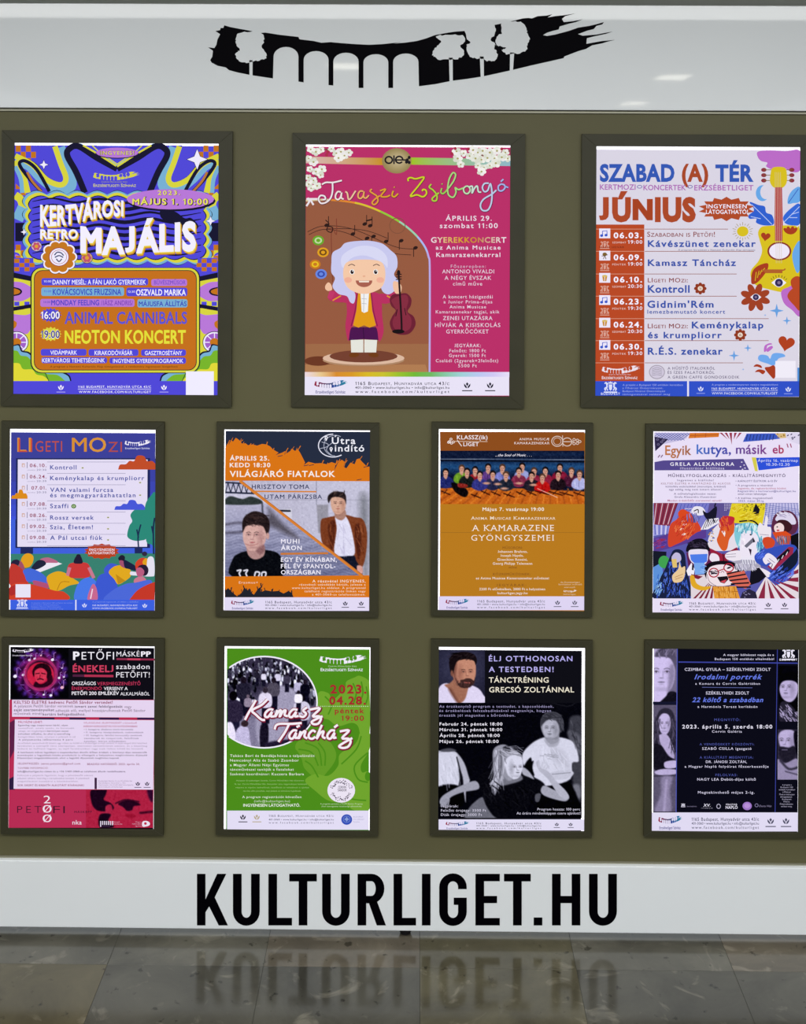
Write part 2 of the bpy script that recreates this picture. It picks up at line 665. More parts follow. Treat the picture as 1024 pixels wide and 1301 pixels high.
TREES = [
    (_r2(_jag([(190, 185), (205, 160), (270, 153), (320, 165), (322, 205), (312, 225), (335, 262), (328, 285), (300, 290), (262, 300), (210, 298), (188, 272), (190, 255), (208, 240), (190, 215)])), _r2([(254, 290), (269, 290), (269, 366), (254, 362)])),
    (_r3(_jag([(185, 158), (240, 152), (298, 154), (308, 178), (288, 203), (303, 215), (298, 245), (258, 258), (200, 258), (172, 242), (170, 222), (184, 205), (206, 182)])), _r3([(240, 250), (256, 250), (257, 352), (243, 354)])),
    (_r3(_jag([(318, 100), (312, 150), (322, 175), (332, 184), (316, 200), (322, 230), (336, 250), (376, 254), (400, 262), (432, 266), (450, 245), (445, 222), (436, 206), (441, 190), (420, 172), (438, 150), (436, 110), (380, 70)])), _r3([(374, 245), (391, 245), (392, 336), (378, 338)])),
    (_r3(_jag([(470, 102), (510, 94), (550, 96), (575, 120), (580, 148), (590, 165), (580, 190), (575, 220), (545, 230), (500, 236), (474, 224), (472, 216), (488, 208), (448, 195), (444, 170), (458, 150), (468, 145)])), _r3([(505, 228), (523, 228), (518, 303), (504, 306)])),
]


def emblem(cv, x0, y0, x1, y1, col, bg):
    bx0, bx1, by0, by1 = 264.5, 781.0, 17.0, 112.0

    def mp(p):
        return [(x0 + (x - bx0) / (bx1 - bx0) * (x1 - x0), y0 + (y - by0) / (by1 - by0) * (y1 - y0)) for x, y in p]
    e = mp(EMB)
    cv.poly(e, col)
    for crown, trunk in TREES:
        cv.poly(mp(crown), bg)
        cv.poly(mp(trunk), bg)


def tulip(cv, x, y, r, col, cap=None):
    for s in (-1, 1):
        cv.poly([(x + s * r * p, y + r * q) for p, q in ((1.0, -.6), (.5, -.1), (.12, .45), (.12, .95), (.6, .65), (.95, .15))], col)
    cv.poly([(x, y - r), (x + r * .42, y - r * .45), (x, y + r * .25), (x - r * .42, y - r * .45)], col)
    if cap:
        cv.rect(x - r * 1.6, y + r * 1.5, x + r * 1.6, y + r * 1.8, cap)


def crest(cv, x, y, w, col):
    """little city arms: two supporters beside a shield"""
    cv.poly([(x - w * .13, y - w * .2), (x + w * .13, y - w * .2), (x + w * .11, y + w * .15), (x, y + w * .28), (x - w * .11, y + w * .15)], col)
    cv.poly([(x - w * .14, y - w * .26), (x - w * .16, y - w * .42), (x - w * .06, y - w * .34), (x, y - w * .46), (x + w * .06, y - w * .34), (x + w * .16, y - w * .42), (x + w * .14, y - w * .26)], col)
    for s in (-1, 1):
        cv.line([(x + s * w * .18, y - w * .22), (x + s * w * .34, y - w * .34), (x + s * w * .44, y - w * .26)], w * .09, col)
        cv.line([(x + s * w * .3, y - w * .3), (x + s * w * .26, y - w * .02), (x + s * w * .42, y + w * .1), (x + s * w * .36, y + w * .26)], w * .11, col)
        cv.line([(x + s * w * .2, y - w * .02), (x + s * w * .3, y + w * .02)], w * .07, col)
        cv.line([(x + s * w * .3, y + w * .06), (x + s * w * .2, y + w * .26)], w * .08, col)
    cv.rect(x - w * .5, y + w * .33, x + w * .5, y + w * .42, col)


def footer(cv, y0, y1, x0, x1, paper, ink, tx=(0.27, 0.73), tul=(0.825, 0.935), style=0):
    """white strip with the theatre logo, the address and two tulip marks"""
    cv.begin('footer_strip')
    w = x1 - x0
    h = y1 - y0
    cv.rect(x0, y0, x1, y1, paper)
    if style != 1:
        ex0, ex1 = x0 + w * .055, x0 + w * .20
        emblem(cv, ex0 - w * .008, y0 + h * .17, ex1 + w * .012, y0 + h * .60, ['9c1838', '38285a', '2050a8', '2890a0'], paper)
        cv.T('Erzsébetligeti Színház', ex0, ex1, y0 + h * .88, h * .15, '4a4a8c', bold=.012)
    a, b = x0 + w * tx[0], x0 + w * tx[1]
    cv.T('1165 Budapest, Hunyadvár utca 43/c', a, b, y0 + h * .44, h * .17, ink, bold=.01, caps=(style != 2), track=.06)
    cv.T('401-3060 • www.kulturliget.hu • info@kulturliget.hu', a, b, y0 + h * .64, h * .13, ink, bold=.008)
    cv.T('www.facebook.com/kulturliget', a, b, y0 + h * .86, h * .14, ink, track=.16, bold=.006)
    for t in tul:
        tulip(cv, x0 + w * t, y0 + h * .46, h * .17, ink, ink)

# ================================================================== SETTING
WD = 0.02                                   # olive panel front face (fascia front is y = 0)
BACK = 4.4                                  # the foyer is open to daylight beyond this


def z_at(v, y=0.0):
    return plane(515, v, y)[1]


def x_at(u, v, y=0.0):
    return plane(u, v, y)[0]


XL, XR = x_at(-30, 640), x_at(1054, 640)

ceil = box('ceiling', -4.5, 4.5, -12.6, BACK, CEIL, CEIL + 0.12, M_CEIL)
tag(ceil, kind='structure')

# stone floor: mortar bed with one object per tile
TW = 192.0 * S
JX = 9.5 * S                                # a joint runs below the middle of the board
ZJ = (F * 960.0 / 994.5 - F) * S            # nearest cross joint in front of the board (y of it)
floor = box('floor', -9.0, 9.0, -14.0, 14.0, -0.08, -0.0012, mat('joint_mortar', (64, 64, 57), 0.9, 0.1))
tag(floor, kind='structure')


def stone(name, base, tint, seed):
    m = bpy.data.materials.new(name)
    m.use_nodes = True
    nt = m.node_tree
    bs = nt.nodes['Principled BSDF']
    ge = nt.nodes.new('ShaderNodeNewGeometry')
    mp = nt.nodes.new('ShaderNodeMapping')
    mp.inputs['Location'].default_value = (seed * 3.1, seed * 1.7, 0)
    nt.links.new(ge.outputs['Position'], mp.inputs['Vector'])
    n1 = nt.nodes.new('ShaderNodeTexNoise')
    n1.inputs['Scale'].default_value = 3.2
    n1.inputs['Detail'].default_value = 9
    n1.inputs['Roughness'].default_value = 0.62
    n1.inputs['Distortion'].default_value = 0.8
    nt.links.new(mp.outputs[0], n1.inputs['Vector'])
    r1 = nt.nodes.new('ShaderNodeValToRGB')
    for p, c in ((0.30, tuple(x * 0.74 for x in base)), (0.5, base), (0.70, tint)):
        if p == 0.30:
            r1.color_ramp.elements[0].position = p
            r1.color_ramp.elements[0].color = (*lin(c), 1)
        elif p == 0.70:
            r1.color_ramp.elements[1].position = p
            r1.color_ramp.elements[1].color = (*lin(c), 1)
        else:
            e = r1.color_ramp.elements.new(p)
            e.color = (*lin(c), 1)
    nt.links.new(n1.outputs[0], r1.inputs[0])
    # dark pits and pale scuffs
    n2 = nt.nodes.new('ShaderNodeTexNoise')
    n2.inputs['Scale'].default_value = 26
    n2.inputs['Detail'].default_value = 4
    nt.links.new(mp.outputs[0], n2.inputs['Vector'])
    r2 = nt.nodes.new('ShaderNodeValToRGB')
    r2.color_ramp.elements[0].position = 0.30
    r2.color_ramp.elements[0].color = (0.22, 0.22, 0.2, 1)
    r2.color_ramp.elements[1].position = 0.36
    r2.color_ramp.elements[1].color = (1, 1, 1, 1)
    nt.links.new(n2.outputs[0], r2.inputs[0])
    m1 = nt.nodes.new('ShaderNodeMixRGB')
    m1.blend_type = 'MULTIPLY'
    m1.inputs[0].default_value = 0.75
    nt.links.new(r1.outputs[0], m1.inputs[1])
    nt.links.new(r2.outputs[0], m1.inputs[2])
    n3 = nt.nodes.new('ShaderNodeTexNoise')
    n3.inputs['Scale'].default_value = 7
    n3.inputs['Detail'].default_value = 8
    n3.inputs['Distortion'].default_value = 2.2
    nt.links.new(mp.outputs[0], n3.inputs['Vector'])
    r3 = nt.nodes.new('ShaderNodeValToRGB')
    r3.color_ramp.elements[0].position = 0.60
    r3.color_ramp.elements[0].color = (0, 0, 0, 1)
    r3.color_ramp.elements[1].position = 0.72
    r3.color_ramp.elements[1].color = (0.42, 0.38, 0.30, 1)
    nt.links.new(n3.outputs[0], r3.inputs[0])
    m2 = nt.nodes.new('ShaderNodeMixRGB')
    m2.blend_type = 'ADD'
    m2.inputs[0].default_value = 0.22
    nt.links.new(m1.outputs[0], m2.inputs[1])
    nt.links.new(r3.outputs[0], m2.inputs[2])
    nt.links.new(m2.outputs[0], bs.inputs['Base Color'])
    bs.inputs['Roughness'].default_value = 0.13
    bs.inputs['Specular IOR Level'].default_value = 0.62
    mr = nt.nodes.new('ShaderNodeMapRange')
    mr.inputs['To Min'].default_value = 0.08
    mr.inputs['To Max'].default_value = 0.20
    nt.links.new(n1.outputs[0], mr.inputs['Value'])
    nt.links.new(mr.outputs[0], bs.inputs['Roughness'])
    bp = nt.nodes.new('ShaderNodeBump')
    bp.inputs['Strength'].default_value = 0.10
    bp.inputs['Distance'].default_value = 0.0015
    nt.links.new(n2.outputs[0], bp.inputs['Height'])
    nt.links.new(bp.outputs[0], bs.inputs['Normal'])
    return m


STONES = {
    'grey': stone('grey_stone', (94, 92, 83), (105, 102, 91), 1),
    'dark': stone('dark_grey_stone', (82, 80, 72), (92, 90, 81), 2),
    'green': stone('yellow_green_stone', (93, 88, 70), (104, 99, 79), 3),
    'beige': stone('beige_stone', (104, 97, 85), (114, 106, 92), 4),
    'olive': stone('olive_stone', (91, 85, 65), (99, 92, 70), 5),
}
# tiles in view, (column, row): column 0 lies just right of the middle joint, row 0 lies under the board
LOOK = {(-3, 0): 'grey', (-2, 0): 'grey', (-1, 0): 'beige', (0, 0): 'green', (1, 0): 'grey', (2, 0): 'beige',
        (-3, -1): 'olive', (-2, -1): 'dark', (-1, -1): 'dark', (0, -1): 'green', (1, -1): 'dark', (2, -1): 'dark'}
tile_me = {}
keys = list(STONES)
rt = random.Random(5)
g = 0.0006
for k in keys:
    tile = bpy.data.meshes.new('tile')
    h, b = TW / 2 - g, 0.00005
    vs = [(-h, -h, -0.0015), (h, -h, -0.0015), (h, h, -0.0015), (-h, h, -0.0015),
          (-h, -h, -b), (h, -h, -b), (h, h, -b), (-h, h, -b),
          (-h + b, -h + b, 0), (h - b, -h + b, 0), (h - b, h - b, 0), (-h + b, h - b, 0)]
    fs = [(3, 2, 1, 0), (8, 9, 10, 11)]
    for i in range(4):
        j = (i + 1) % 4
        fs += [(i, j, j + 4, i + 4), (i + 4, j + 4, j + 8, i + 8)]
    tile.from_pydata(vs, [], fs)
    tile.materials.append(STONES[k])
    tile_me[k] = tile
for c in range(-8, 8):
    for r in range(-8, 10):
        k = LOOK.get((c, r)) or rt.choice(keys)
        cy = ZJ + (r + 0.5) * TW
        o = bpy.data.objects.new('tile', tile_me[k])
        COL.objects.link(o)
        o.parent = floor
        o.location = (JX + (c + 0.5) * TW, cy, rt.uniform(-0.0003, 0.0003))

# ceiling lamps (they mirror in the glossy header board)
LAMPS = []
for u, v, lb in ((855, 99, 'square ceiling lamp with the brightest mirror image, right of the board emblem'),
                 (805, 132, 'square ceiling lamp mirrored low on the right of the header board'),
                 (437, 85, 'square ceiling lamp mirrored inside the emblem arches')):
    d = CR @ Vector(((u - CX) / F, -(v - CY) / F, -1.0))
    hx, hz = plane(u, v, 0.0)
    k = (CEIL - 0.036 - hz) / d.z
    LAMPS.append((hx + d.x * k, -d.y * k, lb))
for lx, ly, lb in LAMPS:
    e = empty('ceiling_lamp', (lx, ly, CEIL))
    tag(e, lb, 'lamp', 'ceiling lamps in front of the board')
    box('lamp_frame', lx - 0.16, lx + 0.16, ly - 0.24, ly + 0.24, CEIL - 0.03, CEIL, M_TRIM, e)
    box('lamp_shade', lx - 0.13, lx + 0.13, ly - 0.21, ly + 0.21, CEIL - 0.036, CEIL - 0.03, M_LAMP, e)

# ================================================================== THE DISPLAY STAND
stand = empty('display_stand', (0, 0.03, 0))
tag(stand, 'freestanding olive display wall with white header and footer boards on black feet', 'display stand')
ztop, zh = z_at(5.5), z_at(139)
zf1, zf0 = z_at(1098), z_at(1183)
box('panel', XL, XR, WD, 0.05, zf1 - 0.02, zh + 0.05, M_OLIVE, stand)
header = box('header_board', XL, XR, 0.0, 0.0195, zh, ztop, M_WHITE, stand, bevel=0.0025)
header['label'] = 'glossy white board with a black bridge emblem'
foot_b = box('footer_board', XL, XR, 0.0, 0.0195, zf0, zf1, M_WHITE, stand, bevel=0.0025)
foot_b['label'] = 'glossy white board with black web address lettering'
box('back_panel', XL, XR, 0.0505, 0.062, zf0 + .004, ztop - .004, M_GREY, stand)
for za, zb in ((z_at(143, .012), z_at(140.6, .012)), (z_at(1096.6, .012), z_at(1093.6, .012))):
    box('trim', XL, XR, 0.012, 0.0198, min(za, zb), max(za, zb), M_TRIM, stand)


def foot(px):
    x = x_at(px, 1186, 0.04)
    n = 20
    v, f = [], []
    for (r, z) in ((0.013, 0.0), (0.016, 0.004), (0.022, 0.020), (0.022, zf0 + 0.003)):
        for k in range(n):
            a = 2 * math.pi * k / n
            v.append((x + r * math.cos(a), 0.036 + r * math.sin(a), z))
    for j in range(3):
        for k in range(n):
            f.append((j * n + k, j * n + (k + 1) % n, (j + 1) * n + (k + 1) % n, (j + 1) * n + k))
    f.append(tuple(reversed(range(n))))
    f.append(tuple(range(3 * n, 4 * n)))
    mesh_obj('foot', v, f, M_FOOT, stand)


foot(515)
foot(-10)
foot(1040)


def flat(name, polys, parent, y=-0.0006, m=M_BLACK):
    """cut vinyl: closed outlines in photo pixels, given a small thickness"""
    V, Fa = [], []
    for p in polys:
        n = len(p)
        b = len(V)
        for yy in (y, 0.0):
            for (u, v) in p:
                X, Z = plane(u, v, 0.0)
                V.append((X, yy, Z))
        tri = tessellate_polygon([[Vector((q[0], q[1], 0)) for q in p]])
        Fa += [tuple(b + i for i in t) for t in tri]
        Fa += [(b + i, b + (i + 1) % n, b + n + (i + 1) % n, b + n + i) for i in range(n)]
    return mesh_obj(name, V, Fa, m, parent)


em = flat('emblem', [EMB], header)
em['label'] = 'black brush stroke emblem with five arches and four trees'
for crown, trunk in TREES:
    flat('emblem_tree', [crown, trunk], header, y=-0.0010, m=M_WHITE)

T0, B0 = 1110.2, 1175.6


def quad(x0, y0, x1, y1):
    return [(x0, y0), (x1, y0), (x1, y1), (x0, y1)]


def band(cx, cy, rx, ry, wx, wy, a0, a1, n=14):
    o, i = [], []
    for k in range(n + 1):
        t = math.radians(a0 + (a1 - a0) * k / n)
        o.append((cx + rx * math.cos(t), cy + ry * math.sin(t)))
        i.append((cx + (rx - wx) * math.cos(t), cy + (ry - wy) * math.sin(t)))
    return o + i[::-1]


def Kk(x):
    return [quad(x, T0, x + 10.8, B0), [(x + 10.8, 1142.5), (x + 25.6, T0), (x + 37.2, T0), (x + 22.5, 1140), (x + 39.2, B0), (x + 27.6, B0), (x + 15.5, 1151.5), (x + 10.8, 1159)]]


def Uu(x, w):
    m = 1158.0
    return [quad(x, T0, x + 11, m), quad(x + w - 11, T0, x + w, m), band(x + w / 2, m, w / 2, B0 - m + 0.4, 11, 10, 0, 180)]


def Ll(x, w):
    return [quad(x, T0, x + 11, B0), quad(x + 11, B0 - 9.5, x + w, B0)]


def Tt(x, w):
    return [quad(x, T0, x + w, T0 + 9.5), quad(x + w / 2 - 5.5, T0 + 9.5, x + w / 2 + 5.5, B0)]


def Rr(x, w):
    cy = T0 + 18.5
    return [quad(x, T0, x + 11, B0), quad(x + 11, T0, x + 18, T0 + 9.3), quad(x + 11, T0 + 28, x + 18, T0 + 37.3),
            band(x + 18, cy + .15, w - 19, 18.6, 11, 9.3, -90, 90), [(x + 14, T0 + 36), (x + 24.5, T0 + 34.5), (x + w + 1, B0), (x + w - 10.6, B0)]]


def Gg(x, w):
    m1, m2 = 1127.0, 1158.5
    return [band(x + w / 2, m1, w / 2, m1 - T0 + .6, 11, 10, 180, 360), quad(x, m1, x + 11, m2), band(x + w / 2, m2, w / 2, B0 - m2 + .6, 11, 10, 0, 180),
            quad(x + w - 11, 1140.5, x + w, m2), quad(x + w / 2 + 1, 1140.5, x + w - 11, 1149.5), quad(x + w - 11, m1, x + w, 1129.5)]


def Ee(x, w):
    return [quad(x, T0, x + 11, B0), quad(x + 11, T0, x + w, T0 + 9.3), quad(x + 11, 1138.3, x + w - 3.5, 1147.3), quad(x + 11, B0 - 9.3, x + w, B0)]


def Hh(x, w):
    return [quad(x, T0, x + 11, B0), quad(x + w - 11, T0, x + w, B0), quad(x + 11, 1138.3, x + w - 11, 1147.3)]


WORD = [Kk(250.3), Uu(296, 34), Ll(341, 30), Tt(367.5, 35), Uu(409.3, 35), Rr(454.3, 35), Ll(500, 28.5), [quad(536, T0, 547, B0)], Gg(558, 35),
        Ee(604, 31), Tt(640.3, 34), [quad(678, B0 - 10, 689, B0)], Hh(701.3, 36), Uu(748.3, 35.4)]
for polys in WORD:
    flat('letter', polys, foot_b)

# ================================================================== FRAMES AND POSTERS
W_ = (230, 224, 246)        # backlit paper white


def avg_rect(c, y):
    """four photo corners (tl, tr, br, bl) -> axis-aligned rectangle on the wall"""
    P = [plane(u, v, y) for u, v in c]
    return (P[0][0] + P[3][0]) / 2, (P[1][0] + P[2][0]) / 2, (P[2][1] + P[3][1]) / 2, (P[0][1] + P[1][1]) / 2


FY, PY = 0.0085, 0.0125     # front of a frame, front of the paper in it


def frame(outer, inner):
    X0, X1, Z0, Z1 = avg_rect(outer, FY)
    x0, x1, z0, z1 = avg_rect(inner, PY)
    e = empty('framed_poster', ((X0 + X1) / 2, WD, Z0))
    def prism(name, pts):
        v = [(x, FY, z) for x, z in pts] + [(x, WD - 0.0002, z) for x, z in pts]
        n = len(pts)
        f = [tuple(range(n))] + [tuple(reversed(range(n, 2 * n)))] + [(i, i + n, (i + 1) % n + n, (i + 1) % n) for i in range(n)]
        o = mesh_obj(name, v, f, M_FRAME, e)
        b = o.modifiers.new('bevel', 'BEVEL')
        b.width = 0.0004
        b.segments = 1
    gp = 0.00005
    prism('rail', [(X0 + gp, Z1), (X1 - gp, Z1), (x1 - gp, z1), (x0 + gp, z1)])
    prism('rail', [(X0 + gp, Z0), (x0 + gp, z0), (x1 - gp, z0), (X1 - gp, Z0)])
    prism('stile', [(X0, Z0 + gp), (X0, Z1 - gp), (x0, z1 - gp), (x0, z0 + gp)])
    prism('stile', [(X1, Z0 + gp), (x1, z0 + gp), (x1, z1 - gp), (X1, Z1 - gp)])
    box('bead', X0 + .002, X1 - .002, 0.0165, WD - .0002, Z0 - 0.0018, Z0 - 0.0001, M_RIM, e)
    box('diffuser', x0 - .001, x1 + .001, PY + .0008, PY + .003, z0 - .001, z1 + .001, M_DIFF, e)
    return e


def poster(inner, inset, label, paper=W_):
    """inset = (left, top, right, bottom) photo px of bare diffuser showing beside the sheet"""
    c = inner
    l, t, r, b = inset
    q = [(c[0][0] + l, c[0][1] + t), (c[1][0] - r, c[1][1] + t), (c[2][0] - r, c[2][1] - b), (c[3][0] + l, c[3][1] - b)]
    x0, x1, z0, z1 = avg_rect(q, PY)
    e = THINGS[INN.index(inner)]
    tag(e, label, 'poster', 'framed posters on the display wall')
    o = box('paper', x0, x1, PY, PY + 0.0005, z0, z1, M_PRINT, e)
    at = o.data.color_attributes.new('ink', 'FLOAT_COLOR', 'POINT')
    for d in at.data:
        d.color = (*lin(paper), 1)
    return Canvas(e, PY)


def s4(l, t, r, b, l2=None, t2=None, r2=None, b2=None):
    """corner helper: top-left, top-right, bottom-right, bottom-left"""
    return [(l, t), (r, t2 or t), (r2 or r, b2 or b), (l2 or l, b)]


FR = [
    (s4(2, 165.5, 296, 516, 1, 166.5, 293.5, 517), s4(20, 181, 279, 500.5, 16, 183, 275.5, 501.5)),
    (s4(372, 169, 667.5, 517.5, 369.5, 169.5, 665.5, 518.5), s4(389.2, 183, 648.8, 502, 386.8, 185.5, 646.5, 503)),
    (s4(739.5, 170.5, 1036, 518, 737.5, 171, 1034, 519), s4(757.6, 185.3, 1016.4, 503, 756.2, 187.6, 1015.3, 504)),
    (s4(1.5, 535.5, 208.5, 783.5, .5, 536, 207.5, 784), s4(13, 544.7, 198.4, 775, 11.5, 545.7, 196.4, 775.5)),
    (s4(274.6, 537, 481, 784), s4(285, 545.7, 470.2, 776, 284, 546.2, 469, 776)),
    (s4(548, 537, 753, 783.5), s4(557.2, 545, 743, 775.4, 556.8, 545.6, 742.3, 775.7)),
    (s4(820, 539.5, 1026, 785.5), s4(829.6, 547.8, 1015.6, 778.2, 829, 549, 1015, 779)),
    (s4(1.8, 811, 208.5, 1060.5, .8, 811.5, 207.5, 1061.5), s4(12, 819.7, 197, 1052, 10.5, 820.3, 195.2, 1053)),
    (s4(274.6, 812, 481, 1062), s4(285, 820.7, 470.3, 1054, 284.8, 821.4, 470, 1054.3)),
    (s4(547, 813.4, 752.7, 1062.8), s4(557.2, 821.8, 742.7, 1054.7, 557, 822.2, 742.6, 1055.3)),
    (s4(818.7, 814.8, 1025, 1064.3), s4(829, 824, 1015, 1056, 827.6, 824.4, 1013.4, 1056.4)),
]
THINGS = [frame(a, b) for a, b in FR]
INN = [f[1] for f in FR]

# ------------------------------------------------------------------ poster 1: psychedelic spring fair
BL, YE, OR, LB, DK, MV = '5048d8', 'd8d440', 'c4741c', '78b0d4', '161430', 'b878d8'
cv = poster(INN[0], (0, 3.2, 0.3, 0), 'blue psychedelic poster with wavy white title lettering and an orange programme panel', (80, 72, 216))
cv.begin('artwork')
cv.R(0, 160, 3.413)
# corner checkers
for i in range(4):
    for j in range(8):
        if (i + j) % 2 == 0:
            if not (2 < j < 5):
                cv.rect(68 + i * 22, 85 + j * 27, 90 + i * 22, 112 + j * 27, OR)
                cv.rect(948 - i * 22, 85 + j * 27, 926 - i * 22, 112 + j * 27, OR)
for sx in (1, -1):
    def m(p, s=sx):
        return [(x if s == 1 else 1016 - x, y) for x, y in p]
    cv.poly(m(catmull([(68, 118), (160, 165), (215, 225), (262, 240), (262, 205), (225, 84)], 6, False) + [(420, 84), (420, 280), (110, 290), (68, 250)]), BL)
    cv.line(m([(66, 165), (120, 170), (180, 230), (250, 278), (310, 262), (300, 200), (262, 92)]), 40, LB)
    cv.line(m([(66, 122), (150, 160), (205, 222), (262, 246), (284, 226), (268, 170), (228, 88)]), 4, DK)
    cv.line(m([(66, 130), (140, 168), (200, 232), (262, 256), (286, 228), (262, 160), (238, 88)]), 24, YE)
    cv.line(m([(66, 150), (100, 215), (120, 290)]), 26, YE)
    cv.line(m([(66, 175), (90, 230), (96, 290)]), 18, LB)
    cv.line(m([(180, 285), (120, 220), (84, 165), (110, 152), (160, 190), (214, 284)]), 15, DK)
    cv.line(m([(180, 285), (140, 240), (118, 200)]), 10, 'b87838')
    cv.line(m([(508, 180), (420, 125), (345, 84)]), 20, LB)
    cv.line(m([(508, 186), (420, 138), (340, 88), (300, 100), (292, 130), (330, 200), (368, 290)]), 27, DK)
    cv.line(m([(508, 176), (425, 122), (360, 84)]), 8, YE)
    cv.line(m([(508, 166), (430, 112), (400, 84)]), 5, 'd8d440')
    cv.line(m([(66, 300), (90, 320), (100, 360)]), 34, YE)
    cv.line(m([(66, 370), (110, 390)]), 60, LB)
    cv.line(m([(66, 460), (110, 460)]), 80, DK)
    cv.line(m([(66, 540), (90, 552), (110, 600)]), 14, YE)
    cv.line(m([(66, 560), (90, 575), (100, 610)]), 10, MV)
    for j in range(4):
        for i in range(2):
            if (i + j) % 2 == 0:
                q = m([(68 + i * 22, 515 + j * 24), (90 + i * 22, 539 + j * 24)])
                cv.rect(min(q[0][0], q[1][0]), q[0][1], max(q[0][0], q[1][0]), q[1][1], OR)
# title plate
def scallop(x0, y0, x1, y1, a, col, nx=9, ny=5):
    p = []
    for k in range(nx * 6):
        t = k / (nx * 6)
        p.append((x0 + (x1 - x0) * t, y0 - a * abs(math.sin(math.pi * nx * t))))
    for k in range(ny * 6):
        t = k / (ny * 6)
        p.append((x1 + a * abs(math.sin(math.pi * ny * t)), y0 + (y1 - y0) * t))
    for k in range(nx * 6):
        t = k / (nx * 6)
        p.append((x1 - (x1 - x0) * t, y1 + a * abs(math.sin(math.pi * nx * t))))
    for k in range(ny * 6):
        t = k / (ny * 6)
        p.append((x0 - a * abs(math.sin(math.pi * ny * t)), y1 - (y1 - y0) * t))
    cv.poly(p, col)
scallop(115, 298, 902, 586, 20, DK)
scallop(115, 298, 902, 586, 17, LB)
scallop(124, 305, 893, 578, 16, YE)
scallop(135, 315, 882, 568, 14, DK)
scallop(138, 318, 879, 565, 13, BL)
for k in range(9):
    y = 322 + k * 28
    cv.line([(140, y + 6), (230, y - 8), (330, y + 10), (430, y - 6), (540, y + 12), (650, y - 4), (760, y + 14), (872, y - 2)], 17 if k % 2 else 12, DK, taper=.8)
cv.blob([(700, 360), (760, 372), (800, 400), (830, 400), (860, 440), (800, 470), (760, 430), (700, 400)], DK)
# lettering plates
cv.ell(508, 119, 94, 23, DK)
cv.ell(508, 116, 92, 22, MV)
cv.ell(742, 325, 193, 46, DK)
cv.ell(739, 318, 190, 44, MV)
for x, y, r in ((855, 145, 44), (190, 168, 19), (913, 412, 20), (104, 460, 14), (893, 606, 18)):
    cv.star(x, y, r + 4, r * .46, 4, DK)
    cv.star(x, y, r, r * .40, 4, 'f0ecff')
emblem(cv, 403, 197, 606, 236, YE, BL)
for x, y, r, c in ((158, 522, 22, 'c8b8d0'), (377, 572, 24, 'c8a080')):
    cv.ell(x, y, r + 2, r * .95 + 2, DK)
    cv.ell(x, y, r, r * .95, c)
    for k in range(6):
        t = k * math.pi / 3
        cv.ell(x + r * .55 * math.cos(t), y + r * .55 * math.sin(t), r * .3, r * .3, 'c05070')
    cv.ell(x, y, r * .35, r * .35, 'e0a030')
# lower half
cv.R(0, 330, 3.413)
for sx in (1, -1):
    def m(p, s=sx):
        return [(x if s == 1 else 1002 - x, y) for x, y in p]
    cv.poly(m([(60, -8), (145, -8), (145, 60), (60, 50)]), BL)
    for j in range(3):
        for i in range(4):
            if (i + j) % 2 == 0:
                q = m([(62 + i * 22, -4 + j * 18), (84 + i * 22, 14 + j * 18)])
                cv.rect(min(q[0][0], q[1][0]), q[0][1], max(q[0][0], q[1][0]), q[1][1], OR)
    cv.poly(m([(58, 55), (150, 75), (150, 100), (58, 80)]), DK)
    cv.poly(m([(58, 78), (150, 96), (150, 210), (58, 230)]), YE)
    cv.poly(m(catmull([(58, 95), (100, 100), (146, 128), (146, 150), (100, 178), (58, 178)], 5, False)), MV)
    cv.poly(m(catmull([(58, 118), (85, 125), (96, 138), (85, 152), (58, 158)], 5, False)), DK)
    cv.poly(m(catmull([(58, 123), (80, 130), (88, 138), (80, 147), (58, 152)], 5, False)), OR)
    for i in range(4):
        q = m([(62 + i * 22, 182 + 18 * (i % 2)), (84 + i * 22, 200 + 18 * (i % 2))])
        cv.rect(min(q[0][0], q[1][0]), q[0][1], max(q[0][0], q[1][0]), q[1][1], OR if i % 2 else BL)
    cv.poly(m([(58, 205), (150, 190), (150, 206), (58, 222)]), DK)
    cv.poly(m([(58, 222), (150, 208), (150, 500), (58, 500)]), YE)
    cv.poly(m(catmull([(58, 236), (110, 240), (146, 232), (146, 270), (120, 320), (90, 318), (58, 330)], 5, False)), MV)
    cv.poly(m(catmull([(58, 262), (72, 272), (70, 290), (58, 300)], 5, False)), OR)
    c = m([(72, 358)])[0]
    cv.ell(c[0], c[1], 52, 48, DK)
    cv.ell(c[0], c[1], 49, 45, 'f0ecff')
    cv.ell(c[0], c[1], 42, 39, 'a060c8')
    for k in range(8):
        t = k * math.pi / 4
        cv.line([(c[0], c[1]), (c[0] + 45 * math.cos(t), c[1] + 42 * math.sin(t))], 4, 'f0ecff')
    cv.ell(c[0], c[1], 20, 18, OR)
    cv.poly(m([(52, 380)] + catmull([(52, 372), (84, 366), (96, 392), (126, 400), (150, 425), (160, 440), (190, 446), (206, 470), (262, 482), (300, 500), (310, 527)], 5, False) + [(52, 527)]), DK)
    cv.poly(m([(52, 384)] + catmull([(52, 377), (80, 372), (92, 398), (122, 406), (144, 430), (155, 446), (186, 452), (202, 476), (258, 488), (294, 504), (304, 527)], 5, False) + [(52, 527)]), LB)
    cv.poly(m([(52, 400)] + catmull([(52, 392), (76, 396), (90, 415), (118, 420), (140, 444), (150, 462), (184, 470), (200, 494), (250, 500), (284, 527)], 5, False) + [(52, 527)]), '78b42c')
    cv.poly(m([(52, 460)] + catmull([(52, 448), (84, 450), (100, 474), (140, 476), (158, 497), (190, 505), (214, 527)], 5, False) + [(52, 527)]), 'e0d838')
    cv.line(m([(150, 465), (184, 472), (200, 500), (212, 527)]), 3, DK)
cv.rect(50, 526, 945, 590, BL)
cv.rrect(132, 34, 868, 492, 46, DK)
cv.rrect(137, 36, 863, 489, 44, YE)
